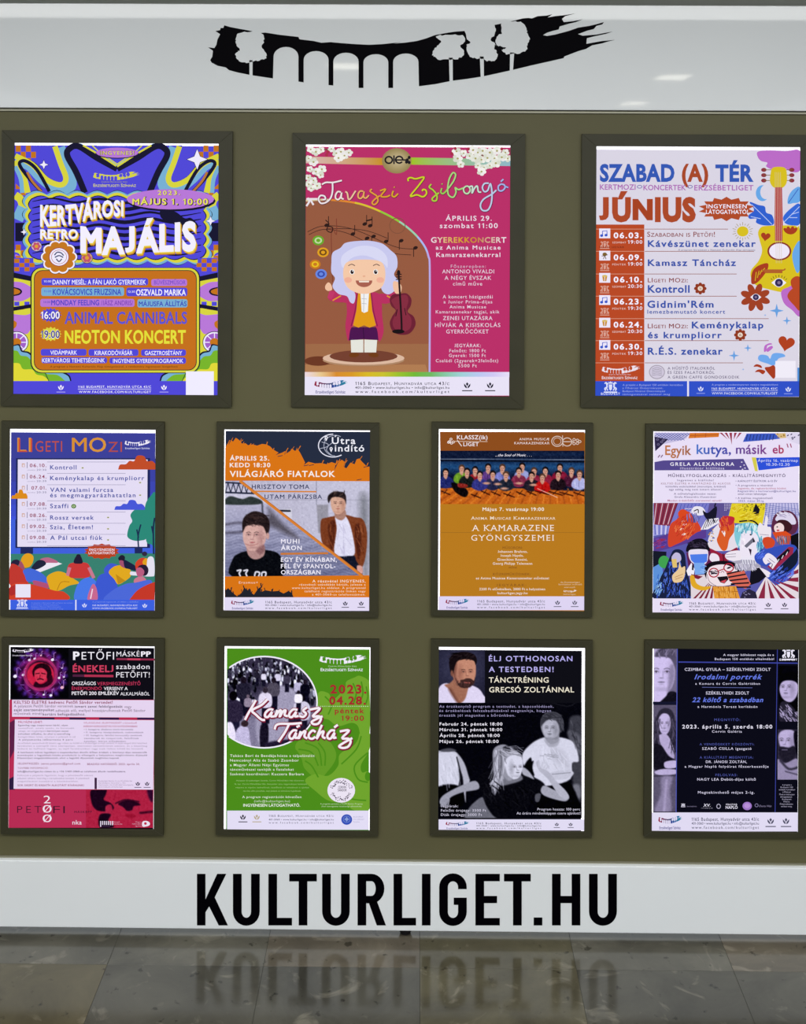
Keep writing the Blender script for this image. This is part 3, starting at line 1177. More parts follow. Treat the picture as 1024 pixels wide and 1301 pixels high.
cv.rrect(147, 45, 853, 480, 36, DK)
cv.rrect(150, 48, 850, 477, 34, 'c4701c')
cv.rect(310, 492, 690, 526, BL)
for x0, x1, y0, y1, c in ((180, 642, 80, 111, BL), (656, 811, 84, 114, MV), (179, 538, 120, 157, LB), (548, 812, 121, 158, BL), (175, 583, 170, 204, MV), (596, 813, 171, 207, LB),
                          (177, 375, 387, 416, BL), (384, 600, 388, 417, BL), (612, 806, 389, 417, BL), (180, 464, 423, 449, BL), (475, 806, 424, 451, BL)):
    cv.rrect(x0, y0, x1, y1, 9, c)
cv.star(220, 240, 48, 36, 16, BL, .66)
cv.star(220, 322, 48, 38, 16, YE, .66)
# badge flower
bx, by = 256, -12
for k in range(10):
    t = k * math.pi / 5
    cv.ell(bx + 54 * math.cos(t), by + 52 * math.sin(t), 27, 25, DK)
for k in range(10):
    t = k * math.pi / 5
    cv.ell(bx + 54 * math.cos(t), by + 52 * math.sin(t), 25, 23, 'f0ecff')
for k in range(10):
    t = k * math.pi / 5
    cv.ell(bx + 52 * math.cos(t), by + 50 * math.sin(t), 20, 18, 'c47820')
cv.ell(bx, by, 56, 52, 'c47820')
cv.ell(bx, by, 44, 41, 'a04048')
cv.ell(bx, by, 41, 38, 'f0ecff')
cv.ell(bx, by, 34, 31, 'b03838')
cv.ell(bx, by, 32, 29, 'f0ecff')
cv.lines([[(bx - 20, by - 8), (bx - 8, by - 20), (bx + 8, by - 18), (bx + 20, by - 6)], [(bx - 18, by + 2), (bx, by - 6), (bx + 18, by + 2)], [(bx - 12, by + 8), (bx, by + 20), (bx + 12, by + 8)]], 5, '404870')
cv.rect(806, 484, 927, 587, 'f0ecff')
cv.begin('lettering')
cv.R(0, 160, 3.413)
cv.T('INGYENES!', 434, 583, 126, 18, DK, bold=.04)
cv.T('INGYENES!', 436, 581, 125, 16, 'e0d860', bold=.01)
cv.T('Erzsébetligeti Színház', 405, 590, 264, 13, 'e0d850', caps=True, bold=.02)
cv.T('Corvin Művelődési Ház', 440, 552, 246, 7, 'a8a060', caps=True)
cv.T('2023.', 685, 783, 300, 19, DK, bold=.05)
cv.T('2023.', 684, 781, 299, 18, 'ece45c', bold=.02)
cv.T('MÁJUS 1. 10:00', 575, 905, 343, 27, DK, bold=.05)
cv.T('MÁJUS 1. 10:00', 574, 902, 341, 25, 'ece45c', bold=.025)
def w1(t):
    return 432 - 42 * t + 6 * np.sin(t * 6), 86 - 24 * t
def w3(t):
    return 545 + 8 * np.sin(t * 4 + 1), 118 - 12 * np.sin(t * math.pi)
for dx, dy, c in ((7, 9, 'b87828'), (5, 7, 'd8a030'), (3, 4, 'e8d048'), (0, 0, 'f4f0ff')):
    cv.T('KERTVÁROSI', 174 + dx, 535 + dx, 0, 60, c, bold=.035, warp=lambda t: (w1(t)[0] + dy, w1(t)[1]), adv=True)
    cv.T('RETRO', 174 + dx, 337 + dx, 488 + dy, 38, c, bold=.035, adv=True)
    cv.T('MAJÁLIS', 348 + dx, 850 + dx, 0, 110, c, bold=.045, warp=lambda t: (w3(t)[0] + dy * 1.3, w3(t)[1]), adv=True)
cv.R(0, 330, 3.413)
F0 = 'f4f0ff'
cv.T('10:00', 190, 222, 98, 9, F0)
cv.T('DANNY MESÉL: A FÁN LAKÓ GYERMEKEK', 228, 633, 107, 20, F0, bold=.02)
cv.T('BŰVÉSZMŰSOR', 668, 805, 107, 17, '7a50c8', bold=.03)
cv.T('11:00', 190, 222, 141, 9, BL)
cv.T('KOVÁCSOVICS FRUZSINA', 229, 526, 152, 25, '3c48c0', bold=.02)
cv.T('12:30', 554, 585, 143, 9, F0)
cv.T('OSZVALD MARIKA', 590, 806, 154, 25, F0, bold=.025)
cv.T('14:00', 188, 218, 188, 9, '5048b8')
cv.T('MONDAY FEELING', 222, 430, 197, 22, '5848c8', bold=.025)
cv.T('/JÁSZ ANDRIS/', 438, 577, 197, 20, '8048b8', bold=.02)
cv.T('MÁJUSFA ÁLLÍTÁS', 602, 809, 201, 20, '3c40b8', bold=.035)
cv.T('16:00', 177, 261, 257, 32, DK, bold=.05)
cv.T('16:00', 177, 259, 256, 31, F0, bold=.02)
cv.T('ANIMAL CANNIBALS', 280, 811, 277, 50, '5c54d0', bold=.02)
cv.T('19:00', 177, 259, 340, 32, F0, bold=.05)
cv.T('19:00', 177, 259, 339, 31, '3a3a90', bold=.015)
cv.T('NEOTON KONCERT', 280, 806, 362, 55, 'e4e03c', bold=.03)
cv.T('VIDÁMPARK', 218, 334, 411, 17, F0, bold=.02)
cv.T('KIRAKODÓVÁSÁR', 410, 575, 413, 18, F0, bold=.02)
cv.T('GASZTROSÉTÁNY', 628, 790, 413, 17, F0, bold=.02)
cv.T('KERTVÁROSI TEHETSÉGEINK', 183, 455, 445, 17, F0, bold=.02)
cv.T('INGYENES GYEREKPROGRAMOK', 490, 795, 447, 17, F0, bold=.02)
cv.T('A program a Nemzeti Kulturális Alap támogatásával, a rendezvény ingyenesen látogatható', 218, 770, 467, 8, '5c3010')
cv.T('1165 BUDAPEST, HUNYADVÁR UTCA 43/C', 338, 655, 556, 10, F0, bold=.02, track=.08)
cv.rect(338, 560, 655, 562, F0)
cv.T('WWW.FACEBOOK.COM/KULTURLIGET', 342, 655, 578, 10, F0, bold=.02, track=.08)
for x in (264, 711):
    tulip(cv, x, 554, 12, F0, 'a8a0f0')
cv.flush()

# ------------------------------------------------------------------ poster 2: magenta children's concert
MG = (185, 47, 104)
cv = poster(INN[1], (0, 2.6, 0, 0), 'magenta poster with a white wigged cartoon boy holding a violin under spring blossom', MG)
cv.begin('artwork')
cv.R(365, 165, 3.303)
arc = [(78, 297), (150, 293), (230, 298), (310, 312), (390, 342), (470, 385), (530, 432), (572, 482), (592, 530), (598, 600), (597, 1018)]
cv.poly([(x, y) for x, y in arc] + [(74, 1018)], '965a40')
cv.rect(76, 898, 594, 1018, '9e6a48')
cv.poly([(75, 985), (580, 985), (590, 1018), (74, 1018)], 'b07c52')
A = catmull(arc, 6, False)
seg = [(A[k], A[k + 1]) for k in range(len(A) - 1)]
RB = ['d8c8a0', 'e08830', 'd8c030', '90c838', '98d0b0', 'a8b8f0', 'b8a8e8']
for k in range(0, len(A) - 1, 2):
    t = k / (len(A) - 1)
    i = min(int(t * 8), 6)
    cv.line(A[k:k + 4], 8, RB[i], smooth=False)
# ribbon and gold disc
cv.add([(76, 112), (400, 118), (400, 148), (76, 140)], [(0, 1, 2, 3)], ['d8b8b0', 'e8c8a0', 'd88830', 'c89020'])
cv.add([(520, 116), (937, 122), (937, 152), (520, 146)], [(0, 1, 2, 3)], ['a0c020', '78c030', '98c050', '90b8c8'])
for k in range(10):
    t = k / 9
    cv.ell(459 + 6 * t, 130 - 4 * t, 62 * (1 - t * .75), 53 * (1 - t * .75), (150 + 45 * t, 132 + 45 * t, 84 + 55 * t))
cv.R(385, 180, 3.79)
cv.ring(413, 88, 21, 20, 8, '1c1a20')
cv.line([(438, 66), (438, 108)], 7, '1c1a20')
cv.ring(463, 87, 21, 20, 8, '1c1a20', a0=35, a1=360)
cv.line([(446, 88), (502, 88)], 7, '1c1a20')
for dx, dy in ((0, 0), (9, -12), (9, 12), (-4, 10)):
    cv.ell(502 + dx, 88 + dy, 7, 8, '1c1a20')
cv.R(365, 165, 3.303)
# staff with notes
cv.lines([[(85, 428), (140, 405), (220, 405), (300, 425), (400, 470), (470, 495), (530, 500)], [(90, 440), (150, 418), (240, 430), (330, 470), (430, 515), (520, 525)],
          [(165, 415), (260, 415), (340, 425), (420, 455)]], 2.5, '3c2420')
cv.line([(206, 372), (206, 440), (185, 420), (190, 640)], 3, '7c3a2c')
cv.ring(462, 402, 34, 34, 3, '80503c')
for x, y, u in ((275, 437, -1), (325, 395, -1), (348, 402, -1), (415, 468, -1), (362, 447, 1), (335, 455, 1), (478, 465, 1), (538, 495, 1), (165, 400, -1)):
    cv.ell(x, y, 10, 7, '2c1a18', rot=-20)
    cv.line([(x + 8 * -u, y), (x + 8 * -u, y + 38 * u)], 3, '2c1a18')
cv.line([(330, 382), (355, 376)], 6, '2c1a18')
cv.line([(160, 378), (175, 395), (165, 420), (185, 430), (190, 410), (172, 405)], 4, '2c1a18')
for x, y, r, c1, c2 in ((130, 464, 24, '68a828', 'b8d890'), (150, 514, 24, 'e0a020', '704818'), (117, 564, 23, 'c87820', 'e8c020'), (142, 605, 24, '6888e0', '3848a8')):
    cv.ell(x, y, r, r * .85, c1)
    cv.ell(x, y, r * .66, r * .55, c2 if c1 != '68a828' else 'c0d8a0')
    cv.ell(x, y, r * .36, r * .3, c1)
# blossom
def blossom(x, y, r):
    a0 = random.uniform(0, 72)
    for k in range(5):
        t = math.radians(a0 + k * 72)
        cv.ell(x + r * .55 * math.cos(t), y + r * .5 * math.sin(t), r * .46, r * .40, random.choice(['f2f0ea', 'e4e6dc', 'ece8e8', 'd8dccc']), n=10)
    cv.ell(x, y, r * .22, r * .2, 'a8a060', n=8)
cv.line([(80, 150), (110, 170), (130, 240)], 5, '705040')
cv.line([(76, 88), (160, 82), (265, 105)], 5, '705040')
cv.line([(690, 88), (780, 110), (935, 88)], 5, '705040')
for x, y in ((98, 82), (120, 92), (142, 84), (225, 92), (240, 108), (206, 98), (258, 96), (185, 80), (90, 120), (110, 135), (95, 165), (120, 175), (145, 165), (88, 200), (110, 212), (125, 235), (100, 245), (140, 190), (90, 228), (215, 118)):
    blossom(x, y, random.uniform(15, 21))
for x, y in ((710, 90), (740, 98), (715, 120), (728, 145), (780, 85), (800, 95), (820, 88), (850, 95), (880, 88), (915, 95), (790, 120), (815, 125), (840, 118), (870, 120), (800, 150), (825, 158), (850, 150), (875, 140), (815, 175), (925, 120), (765, 110), (900, 115)):
    blossom(x, y, random.uniform(16, 23))
for x, y in ((170, 92), (165, 105), (690, 100), (705, 78), (760, 80), (900, 80)):
    cv.ell(x, y, 6, 7, 'a83048')
cv.lines([[(80, 290), (135, 290)], [(80, 320), (92, 300), (86, 285)], [(95, 290), (110, 315)]], 8, 'e8e0e8')
cv.R(365, 340, 3.303)
# podium
cv.ell(130, 392, 58, 20, '6c3824')
cv.ell(320, 388, 172, 26, 'b08868')
cv.ell(320, 380, 172, 28, 'dcb8a0')
cv.ell(320, 372, 143, 26, '744030')
# violin boy
cv.poly([(262, 250), (382, 250), (386, 304), (318, 300), (254, 306)], '4c1450')
cv.poly([(266, 304), (319, 302), (319, 356), (268, 356)], 'e4e4dc')
cv.poly([(323, 302), (377, 304), (373, 356), (323, 356)], 'e4e4dc')
cv.line([(318, 250), (322, 300)], 3, '300c38')
cv.blob([(262, 362), (285, 356), (302, 366), (285, 376), (262, 374)], '703c18')
cv.blob([(340, 366), (358, 356), (380, 362), (380, 374), (356, 376)], '703c18')
cv.blob([(160, 75), (172, 62), (184, 72), (188, 92), (172, 98), (160, 90)], 'f0c0a0')
cv.poly(catmull([(180, 100), (205, 98), (250, 112), (262, 150), (236, 146), (205, 145), (172, 132)], 5), 'b83060')
cv.poly([(178, 96), (200, 104), (186, 134), (168, 126)], 'c03868')
cv.line([(190, 138), (225, 118)], 5, 'e0a020')
cv.poly(catmull([(380, 112), (425, 110), (460, 100), (464, 125), (430, 148), (395, 148)], 5), 'b83060')
cv.line([(418, 118), (448, 135)], 5, 'e0a020')
cv.blob([(252, 120), (300, 100), (345, 100), (392, 118), (398, 200), (404, 270), (385, 310), (372, 250), (322, 240), (270, 250), (256, 308), (244, 250), (250, 190)], 'b83060')
cv.poly([(296, 105), (350, 105), (356, 180), (372, 242), (345, 252), (322, 242), (298, 252), (276, 242), (290, 180)], 'e09a18')
cv.poly([(306, 90), (344, 90), (338, 184), (322, 190), (312, 184)], 'f0f0f0')
cv.lines([[(322, 100), (320, 186)], [(312, 130), (334, 132)], [(313, 150), (333, 152)]], 2.5, 'b8b8c0')
cv.line([(295, 105), (285, 180), (268, 246)], 5, '8c1c4c')
cv.line([(351, 105), (361, 180), (378, 246)], 5, '8c1c4c')
# wig
cv.blob([(185, -20), (190, -62), (222, -82), (245, -104), (300, -112), (350, -112), (400, -100), (432, -74), (458, -48), (462, -5), (448, 30), (470, 60), (452, 95), (425, 112), (400, 100), (380, 60),
         (322, 60), (262, 70), (285, 110), (280, 148), (264, 145), (250, 120), (215, 110), (190, 80), (200, 45), (185, 20)], 'c8c8ee')
cv.blob([(240, -60), (300, -90), (370, -85), (415, -50), (420, 0), (400, -20), (330, -50), (270, -40), (235, 0), (225, -30)], 'd8d8f4')
cv.blob([(238, -5), (262, -28), (322, -34), (385, -28), (408, -2), (410, 50), (392, 86), (350, 106), (322, 110), (290, 105), (255, 85), (236, 45)], 'f4c8a8')
cv.ell(255, 52, 16, 12, 'f0b098')
cv.ell(390, 52, 16, 12, 'f0b098')
for x in (272, 371):
    cv.ell(x, 18, 10, 11, 'f8f8f8')
    cv.ell(x, 18, 7, 9, '302020')
    cv.ell(x + 2, 14, 2, 3, 'ffffff')
cv.line([(256, -8), (270, -14), (284, -8)], 3, '402830')
cv.line([(360, -8), (374, -14), (388, -8)], 3, '402830')
cv.ell(322, 36, 6, 4, 'e8b090')
cv.poly([(287, 54), (357, 54)] + [(322 + 35 * math.cos(t), 55 + 27 * math.sin(t)) for t in [k * math.pi / 10 for k in range(1, 10)]], 'a86050')
cv.poly([(300, 55), (344, 55), (342, 62), (302, 62)], 'f0e0d0')
# violin
cv.blob([(446, 58), (466, 62), (480, 80), (474, 108), (455, 108), (444, 85)], 'f0c0a0')
cv.blob([(430, 130), (445, 112), (470, 110), (500, 108), (520, 130), (518, 160), (505, 185), (530, 205), (538, 240), (515, 275), (480, 282), (445, 270), (430, 235), (440, 205), (455, 180), (436, 160)], '6c2034')
cv.blob([(438, 135), (470, 118), (500, 116), (508, 140), (500, 180), (520, 215), (515, 255), (480, 270), (450, 255), (442, 225), (458, 185), (444, 155)], '842c40')
cv.line([(467, 25), (478, 200), (480, 262)], 8, '201418')
cv.ell(467, 22, 7, 12, '201418')
for y in (30, 40, 50):
    cv.line([(455, y), (480, y - 2)], 4, '201418')
cv.ell(466, 268, 26, 9, '181014')
cv.line([(462, 175), (455, 205)], 3, '201418')
cv.line([(492, 170), (498, 200)], 3, '201418')
NB = 14
stops = ['ecd8e4', 'e8c890', 'd88c30', 'd89828', 'd8b828', 'c8c030', '98c030', '70b838', '70b860', '88c8a8', 'a0d0d8', 'b8c8f0', 'd0c8f4', 'e8e0f8']
for k in range(NB - 1):
    xa, xb = 72 + 860 * k / (NB - 1), 72 + 860 * (k + 1) / (NB - 1)
    cv.add([(xa, 438), (xb, 438), (xb, 460), (xa, 460)], [(0, 1, 2, 3)], [stops[k], stops[k + 1]], adv=(k == NB - 2))
footer(cv, 458, 537, 72, 931, (232, 226, 246), '282838', (.248, .708), (.795, .907))
cv.begin('lettering')
cv.R(365, 165, 3.303)
IV = 'ece0ec'
def script(strokes, w, cols, dark=None):
    xs = [p[0] for s_ in strokes for p in s_]
    a, b = min(xs), max(xs)
    if dark:
        for s_ in strokes:
            cv.line([(x + 1, y + 1) for x, y in s_], w + 4, dark)
    for s_ in strokes:
        xm = sum(p[0] for p in s_) / len(s_)
        t = (xm - a) / (b - a) * (len(cols) - 1)
        i = min(int(t), len(cols) - 2)
        c0, c1 = [np.array([int(c[j:j + 2], 16) for j in (0, 2, 4)]) for c in (cols[i], cols[i + 1])]
        cv.line(s_, w, tuple(c0 + (c1 - c0) * (t - i)))
cv.R(395, 215, 3.938)
TAV = [[(55, 76), (76, 66), (112, 66), (155, 56)], [(108, 68), (108, 110), (98, 145), (75, 166), (50, 170), (38, 150), (48, 132), (68, 135), (72, 150), (58, 152)],
       [(150, 115), (135, 112), (124, 128), (124, 145), (136, 152), (148, 140), (154, 118), (152, 142), (164, 150)], [(172, 112), (182, 120), (188, 150), (200, 145), (216, 120), (224, 108)],
       [(262, 110), (246, 110), (236, 126), (238, 142), (250, 146), (262, 132), (266, 112), (264, 138), (276, 144), (290, 130)], [(305, 99), (296, 110), (312, 122), (330, 135), (335, 160), (318, 177), (306, 168), (320, 150), (345, 132)],
       [(346, 108), (374, 100), (350, 134), (376, 138), (396, 130)], [(412, 108), (406, 130), (418, 138), (436, 122)], [(416, 88), (418, 92)]]
script(TAV, 8, ['ece4ec', 'f0e0e0', 'e8b070', 'e09830', 'd8a828'], '58203c')
ZSI = [[(488, 60), (486, 48), (500, 42), (525, 48), (566, 40), (540, 80), (498, 134), (530, 128), (560, 138), (578, 122), (574, 104), (560, 102), (558, 110)],
       [(602, 75), (592, 90), (612, 105), (630, 130), (628, 155), (612, 158), (608, 145), (640, 118)], [(655, 95), (650, 115), (662, 122), (680, 105)], [(655, 72), (657, 76)],
       [(680, 105), (712, 62), (724, 28), (710, 18), (692, 50), (684, 100), (690, 130), (712, 140), (726, 115), (722, 92), (738, 102), (762, 94)],
       [(778, 84), (764, 96), (768, 116), (784, 122), (797, 105), (790, 88), (778, 84)], [(790, 90), (808, 86), (806, 120), (818, 96), (832, 84), (838, 112), (852, 114)],
       [(890, 70), (868, 72), (858, 92), (868, 112), (885, 105), (898, 72), (906, 120), (902, 170), (885, 204), (858, 205), (848, 180), (864, 150), (905, 125), (928, 104)],
       [(952, 74), (938, 85), (940, 105), (955, 108), (970, 95), (968, 79), (952, 74)], [(950, 62), (963, 50)], [(968, 84), (988, 92)]]
script(ZSI, 8, ['d8d020', 'c8d028', '98c850', 'b0d890', 'c8dcd0', 'b8c4ec', '98a0e0'], '58203c')
cv.R(365, 165, 3.303)
cv.T('ÁPRILIS 29.', 664, 858, 381, 20, IV, bold=.012, track=.03)
cv.T('szombat 11:00', 640, 883, 412, 20, IV, bold=.012, track=.03)
cv.T('GYEREKKONCERT', 603, 919, 473, 22, ['e8d8e8', 'e0b870', 'd8a028', 'c88830', 'd8b8a0', 'ece0ec'], bold=.025)
cv.T('az Anima Musicae', 623, 895, 502, 17, IV, bold=.015, track=.05)
cv.T('Kamarazenekarral', 625, 894, 533, 18, IV, bold=.015, track=.04)
cv.T('Főszerepben:', 686, 833, 579, 13, 'd8b8d0', track=.04)
cv.R(365, 340, 3.303)
for s_, a, b, y, h in (('ANTONIO VIVALDI', 650, 868, 24, 16), ('A NÉGY ÉVSZAK', 660, 856, 51, 16), ('című műve', 695, 818, 75, 15), ('A koncert házigazdái', 652, 862, 129, 14), ('a Junior Príma-díjas', 656, 860, 150, 13),
                       ('Anima Musicae', 681, 834, 171, 13), ('Kamarazenekar tagjai, akik', 623, 890, 192, 13), ('ZENEI UTAZÁSRA', 653, 861, 220, 16), ('HÍVJÁK A KISISKOLÁS', 620, 894, 249, 16), ('GYERKŐCÖKET', 667, 845, 276, 16),
                       ('JEGYÁRAK:', 701, 812, 334, 14), ('Felnőtt: 1800 Ft', 680, 833, 355, 13), ('Gyerek: 1500 Ft', 678, 833, 375, 13), ('Családi (2gyerek+2felnőtt)', 623, 885, 397, 13), ('5500 Ft', 717, 795, 418, 13)):
    cv.T(s_, a, b, y, h, 'e8d4e4', track=.06, bold=.006)
cv.flush()

# ------------------------------------------------------------------ poster 3: guitar programme
RD, BU, PK, YG, SK = 'b04a28', '3454b8', 'bc6cc8', 'd8c020', '68a8e8'
PW = (219, 214, 229)
cv = poster(INN[2], (0, 4, 0.5, 0), 'white programme poster with a yellow guitar and red and blue lettering', PW)
cv.begin('artwork')
cv.R(735, 340, 3.543)
cv.rect(75, -194, 296, 511, 'b84824')
cv.R(735, 165, 3.543)
cv.blob([(808, 98), (860, 92), (930, 96), (996, 94), (998, 180), (960, 190), (930, 175), (880, 180), (845, 165), (850, 148), (822, 140), (806, 120)], PK)
cv.ell(828, 285, 30, 36, SK)
cv.ell(842, 280, 24, 32, PW)
cv.blob([(942, 332), (945, 300), (965, 270), (996, 258), (997, 320), (965, 330)], SK)
cv.line([(945, 328), (990, 265)], 3, BU)
cv.blob([(930, 420), (922, 390), (960, 350), (996, 335), (997, 420), (965, 430)], '3468d8')
cv.lines([[(925, 415), (995, 345)], [(950, 395), (985, 395)], [(960, 380), (992, 370)]], 3, 'c0d0f8')
cv.blob([(765, 385), (790, 360), (770, 325), (810, 338), (838, 345), (845, 372), (872, 385), (878, 425), (835, 430), (800, 418), (800, 400), (770, 400)], '3060d0')
cv.lines([[(778, 335), (830, 385), (870, 425)], [(775, 390), (820, 400)]], 3, 'c0d0f8')
for x in (834, 960):
    for y in (180, 204, 228):
        cv.ell(x, y, 12, 9, '8c3440')
        cv.line([(x, y), (897, y)], 3, '806030')
cv.blob([(872, 172), (900, 166), (930, 172), (938, 200), (936, 240), (915, 262), (880, 260), (862, 235), (864, 200)], YG)
cv.poly([(884, 258), (916, 258), (920, 440), (882, 440)], 'b43c48')
# body (its lower part continues)
cv.blob([(820, 440), (850, 432), (960, 430), (984, 438), (996, 460), (997, 760), (960, 740), (880, 724), (800, 700), (776, 665), (778, 630), (810, 590), (826, 545), (816, 500), (808, 465)], YG)
cv.poly([(884, 428), (918, 428), (918, 500), (884, 500)], 'b43c48')
cv.ell(904, 546, 54, 42, '8c3028')
cv.ell(904, 546, 46, 35, 'f0e8f8')
for dx in (-12, -4, 4, 12):
    cv.line([(897 + dx, 190), (902 + dx, 600)], 1.6, 'd0c0a0')
def heart(x, y, s, col, rot=0):
    p = []
    for k in range(28):
        t = 2 * math.pi * k / 28
        hx, hy = 16 * math.sin(t) ** 3, -(13 * math.cos(t) - 5 * math.cos(2 * t) - 2 * math.cos(3 * t) - math.cos(4 * t))
        a = math.radians(rot)
        p.append((x + s * (hx * math.cos(a) - hy * math.sin(a)), y + s * (hx * math.sin(a) + hy * math.cos(a))))
    cv.poly(p, col)
heart(842, 480, 1.35, 'a83c20', 8)
for a in (-50, -20, 15, 45):
    cv.ell(955 + 22 * math.sin(math.radians(a)), 462 - 10 * math.cos(math.radians(a)), 9, 19, 'a83c20', rot=a)
cv.blob([(962, 560), (996, 500), (997, 620), (980, 640)], SK)
cv.blob([(778, 690), (782, 640), (808, 612), (850, 600), (852, 625), (830, 660), (800, 690)], 'a83c20')
for s in range(4):
    cv.line([(795 + s * 10, 680 - s * 14), (800 + s * 13, 640 - s * 6)], 3, YG)
cv.R(735, 340, 3.543)
cv.blob([(912, 110), (940, 90), (996, 80), (997, 215), (960, 190), (925, 160)], PK)
cv.blob([(940, 130), (962, 95), (997, 90), (997, 190), (970, 170)], 'b84824')
cv.blob([(955, 60), (975, 40), (997, 45), (997, 90), (965, 95)], 'b84824')
cv.rect(838, 8, 918, 25, 'b0602c')
cv.line([(826, 8), (838, 15), (918, 12), (930, 4)], 6, 'b0602c')
def eye(x, y, rx, ry):
    cv.poly([(x - rx, y)] + catmull([(x - rx, y), (x, y - ry), (x + rx, y)], 5, False)[1:] + catmull([(x + rx, y), (x, y + ry), (x - rx, y)], 5, False)[1:-1], 'f0ecf8')
    cv.ell(x, y, ry * .85, ry * .85, '302858')
    cv.ell(x, y, ry * .35, ry * .35, '807090')
eye(902, 68, 34, 21)
for k in range(7):
    t = math.radians(-150 + k * 20)
    cv.line([(902 + 34 * math.cos(t), 66 + 22 * math.sin(t)), (902 + 42 * math.cos(t), 66 + 34 * math.sin(t))], 2.5, '403820')
for k in range(8):
    t = math.radians(k * 45 + 20)
    cv.ell(796 + 42 * math.cos(t), 134 + 38 * math.sin(t), 27, 15, 'a04024', rot=k * 45 + 20)
eye(798, 133, 25, 16)
heart(935, 340, 2.35, 'b04020', 12)
for x, y, r in ((892, 194, 32), (938, 239, 20), (700, 396, 24), (762, 362, 18), (840, 214, 6), (741, 458, 6)):
    cv.star(x, y, r, r * .28, 4, '68a0e0')
cv.blob([(835, 378), (838, 352), (860, 340), (872, 345), (850, 352), (845, 375)], PK)
cv.blob([(846, 376), (850, 362), (870, 352), (874, 362), (855, 378)], PK)
cv.blob([(808, 405), (820, 392), (850, 396), (862, 410), (872, 390), (890, 384), (920, 388), (930, 400), (900, 410), (880, 440), (850, 432), (815, 420)], '70a8ec')
cv.blob([(838, 452), (860, 446), (880, 440), (890, 470), (880, 500), (862, 485)], 'a83c20')
cv.blob([(788, 446), (800, 435), (820, 440), (825, 452), (805, 446)], 'a83c20')
cv.blob([(794, 470), (812, 458), (840, 465), (830, 480), (812, 470)], 'a83c20')
cv.rect(985, 450, 997, 511, '5090d8')
cv.rect(75, 511, 995, 581, '3050c8')
cv.rect(489, 511, 497, 579, 'e8e4f4')
cv.rect(886, 420, 977, 496, 'f0ecf8')
for x, y, r, n in ((548, 94, 27, 8), (728, 303, 27, 8)):
    for k in range(n):
        t = math.radians(k * 360 / n)
        cv.ell(x + r * .68 * math.cos(t), y + r * .64 * math.sin(t), r * .36, r * .3, '903820', rot=math.degrees(t))
    cv.ell(x, y, r * .42, r * .4, 'e8d8c8')
    cv.T('16' if n == 8 and x < 600 else '6', x - 5, x + 5, y + 5, 10, '803020')
# sun
cv.R(735, 165, 3.543)
for k in range(20):
    t = math.radians(k * 18)
    cv.line([(739 + 32 * math.cos(t), 457 + 28 * math.sin(t)), (739 + (48 if k % 2 else 42) * math.cos(t), 457 + (42 if k % 2 else 37) * math.sin(t))], 2.5, 'a89870')
cv.ell(739, 457, 26, 23, YG)
# burst
cv.star(666, 356, 128, 100, 14, RD, .43, rot=-90)
# table rules
for y, x1 in ((447, 673), (547, 790), (649, 712), (749, 712), (850, 856), (949, 856), (1049, 740)):
    cv.rect(75, y - 1.5, 296, y + 1, 'd89880')
    cv.rect(298, y - 1.5, x1, y + 1, '94503c')
for k, y in enumerate((468, 568, 668, 768, 870, 970)):
    cv.rect(93, y - 24, 143, y + 20, 'ece6f8')
    if k in (0, 3, 5):
        cv.line([(108, y + 8), (108, y - 12), (128, y - 14), (128, y + 6)], 4, '3858c8', smooth=False)
        cv.ell(104, y + 8, 7, 6, '3858c8')
        cv.ell(124, y + 6, 7, 6, '3858c8')
    elif k == 1:
        cv.ell(118, y - 8, 10, 8, '806030')
        cv.line([(104, y), (118, y - 2), (132, y - 6)], 3, '604828')
        cv.line([(112, y + 14), (118, y), (124, y + 14)], 3, '604828')
    else:
        cv.poly([(107, y - 8), (129, y - 8), (125, y + 13), (111, y + 13)], 'c88c28')
        cv.ell(118, y - 10, 12, 5, 'd8b860')
        cv.line([(118, y - 7), (118, y + 12)], 3, 'ece6f8')
    crest(cv, 118, y + 50, 42, 'd8a090')
emblem(cv, 104, 1060, 279, 1098, 'ece0ec', 'b84824')
cv.ell(353, 1090, 36, 32, 'a8a0b0')
cv.ell(353, 1090, 32, 28, 'd0c8dc')
for k in range(5):
    cv.line([(330, 1078 + k * 7), (353, 1070 + k * 8), (376, 1078 + k * 7)], 2, '8c8498')
cv.begin('lettering')
cv.T('SZABAD', 96, 432, 230, 72, '3458b4', bold=.04)
cv.T('(A)', 465, 584, 230, 72, 'a84828', bold=.04)
cv.T('TÉR', 616, 788, 230, 70, '3458b4', bold=.04)
cv.T('KERTMOZI', 96, 257, 269, 23, 'b070b8', bold=.02)
cv.T('KONCERTEK', 292, 484, 271, 23, 'b070b8', bold=.02)
cv.T('ERZSÉBETLIGET', 521, 787, 272, 23, 'b070b8', bold=.02)
for x in (275, 502):
    cv.ring(x, 256, 12, 8, 3, '7068b0')
cv.T('JÚNIUS', 92, 528, 407, 96, 'ac4828', bold=.06)
cv.T('INGYENESEN', 576, 757, 353, 18, F0, bold=.02)
cv.T('LÁTOGATHATÓ!', 574, 762, 378, 18, F0, bold=.02)
days = (('06.03.', 'SZOMBAT', '19:00', 487), ('06.09.', 'PÉNTEK', '19:00', 586), ('06.10.', 'SZOMBAT', '20:30', 686), ('06.23.', 'PÉNTEK', '19:30', 785), ('06.24.', 'SZOMBAT', '20:30', 889), ('06.30.', 'PÉNTEK', '19:30', 988))
for a, b, c, y in days:
    cv.T(a, 158, 286, y, 24, F0, bold=.03)
    cv.T(b, 152, 214, y + 24, 8, 'e8c8c0', bold=.01)
    cv.T(c, 222, 287, y + 25, 15, F0, bold=.02)
cv.T('TISZTI UDVAR', 92, 205, 532, 8, '602018')
cv.T('Szabadban is Petőfi!', 309, 614, 481, 22, '8c4040', caps=True, bold=.005)
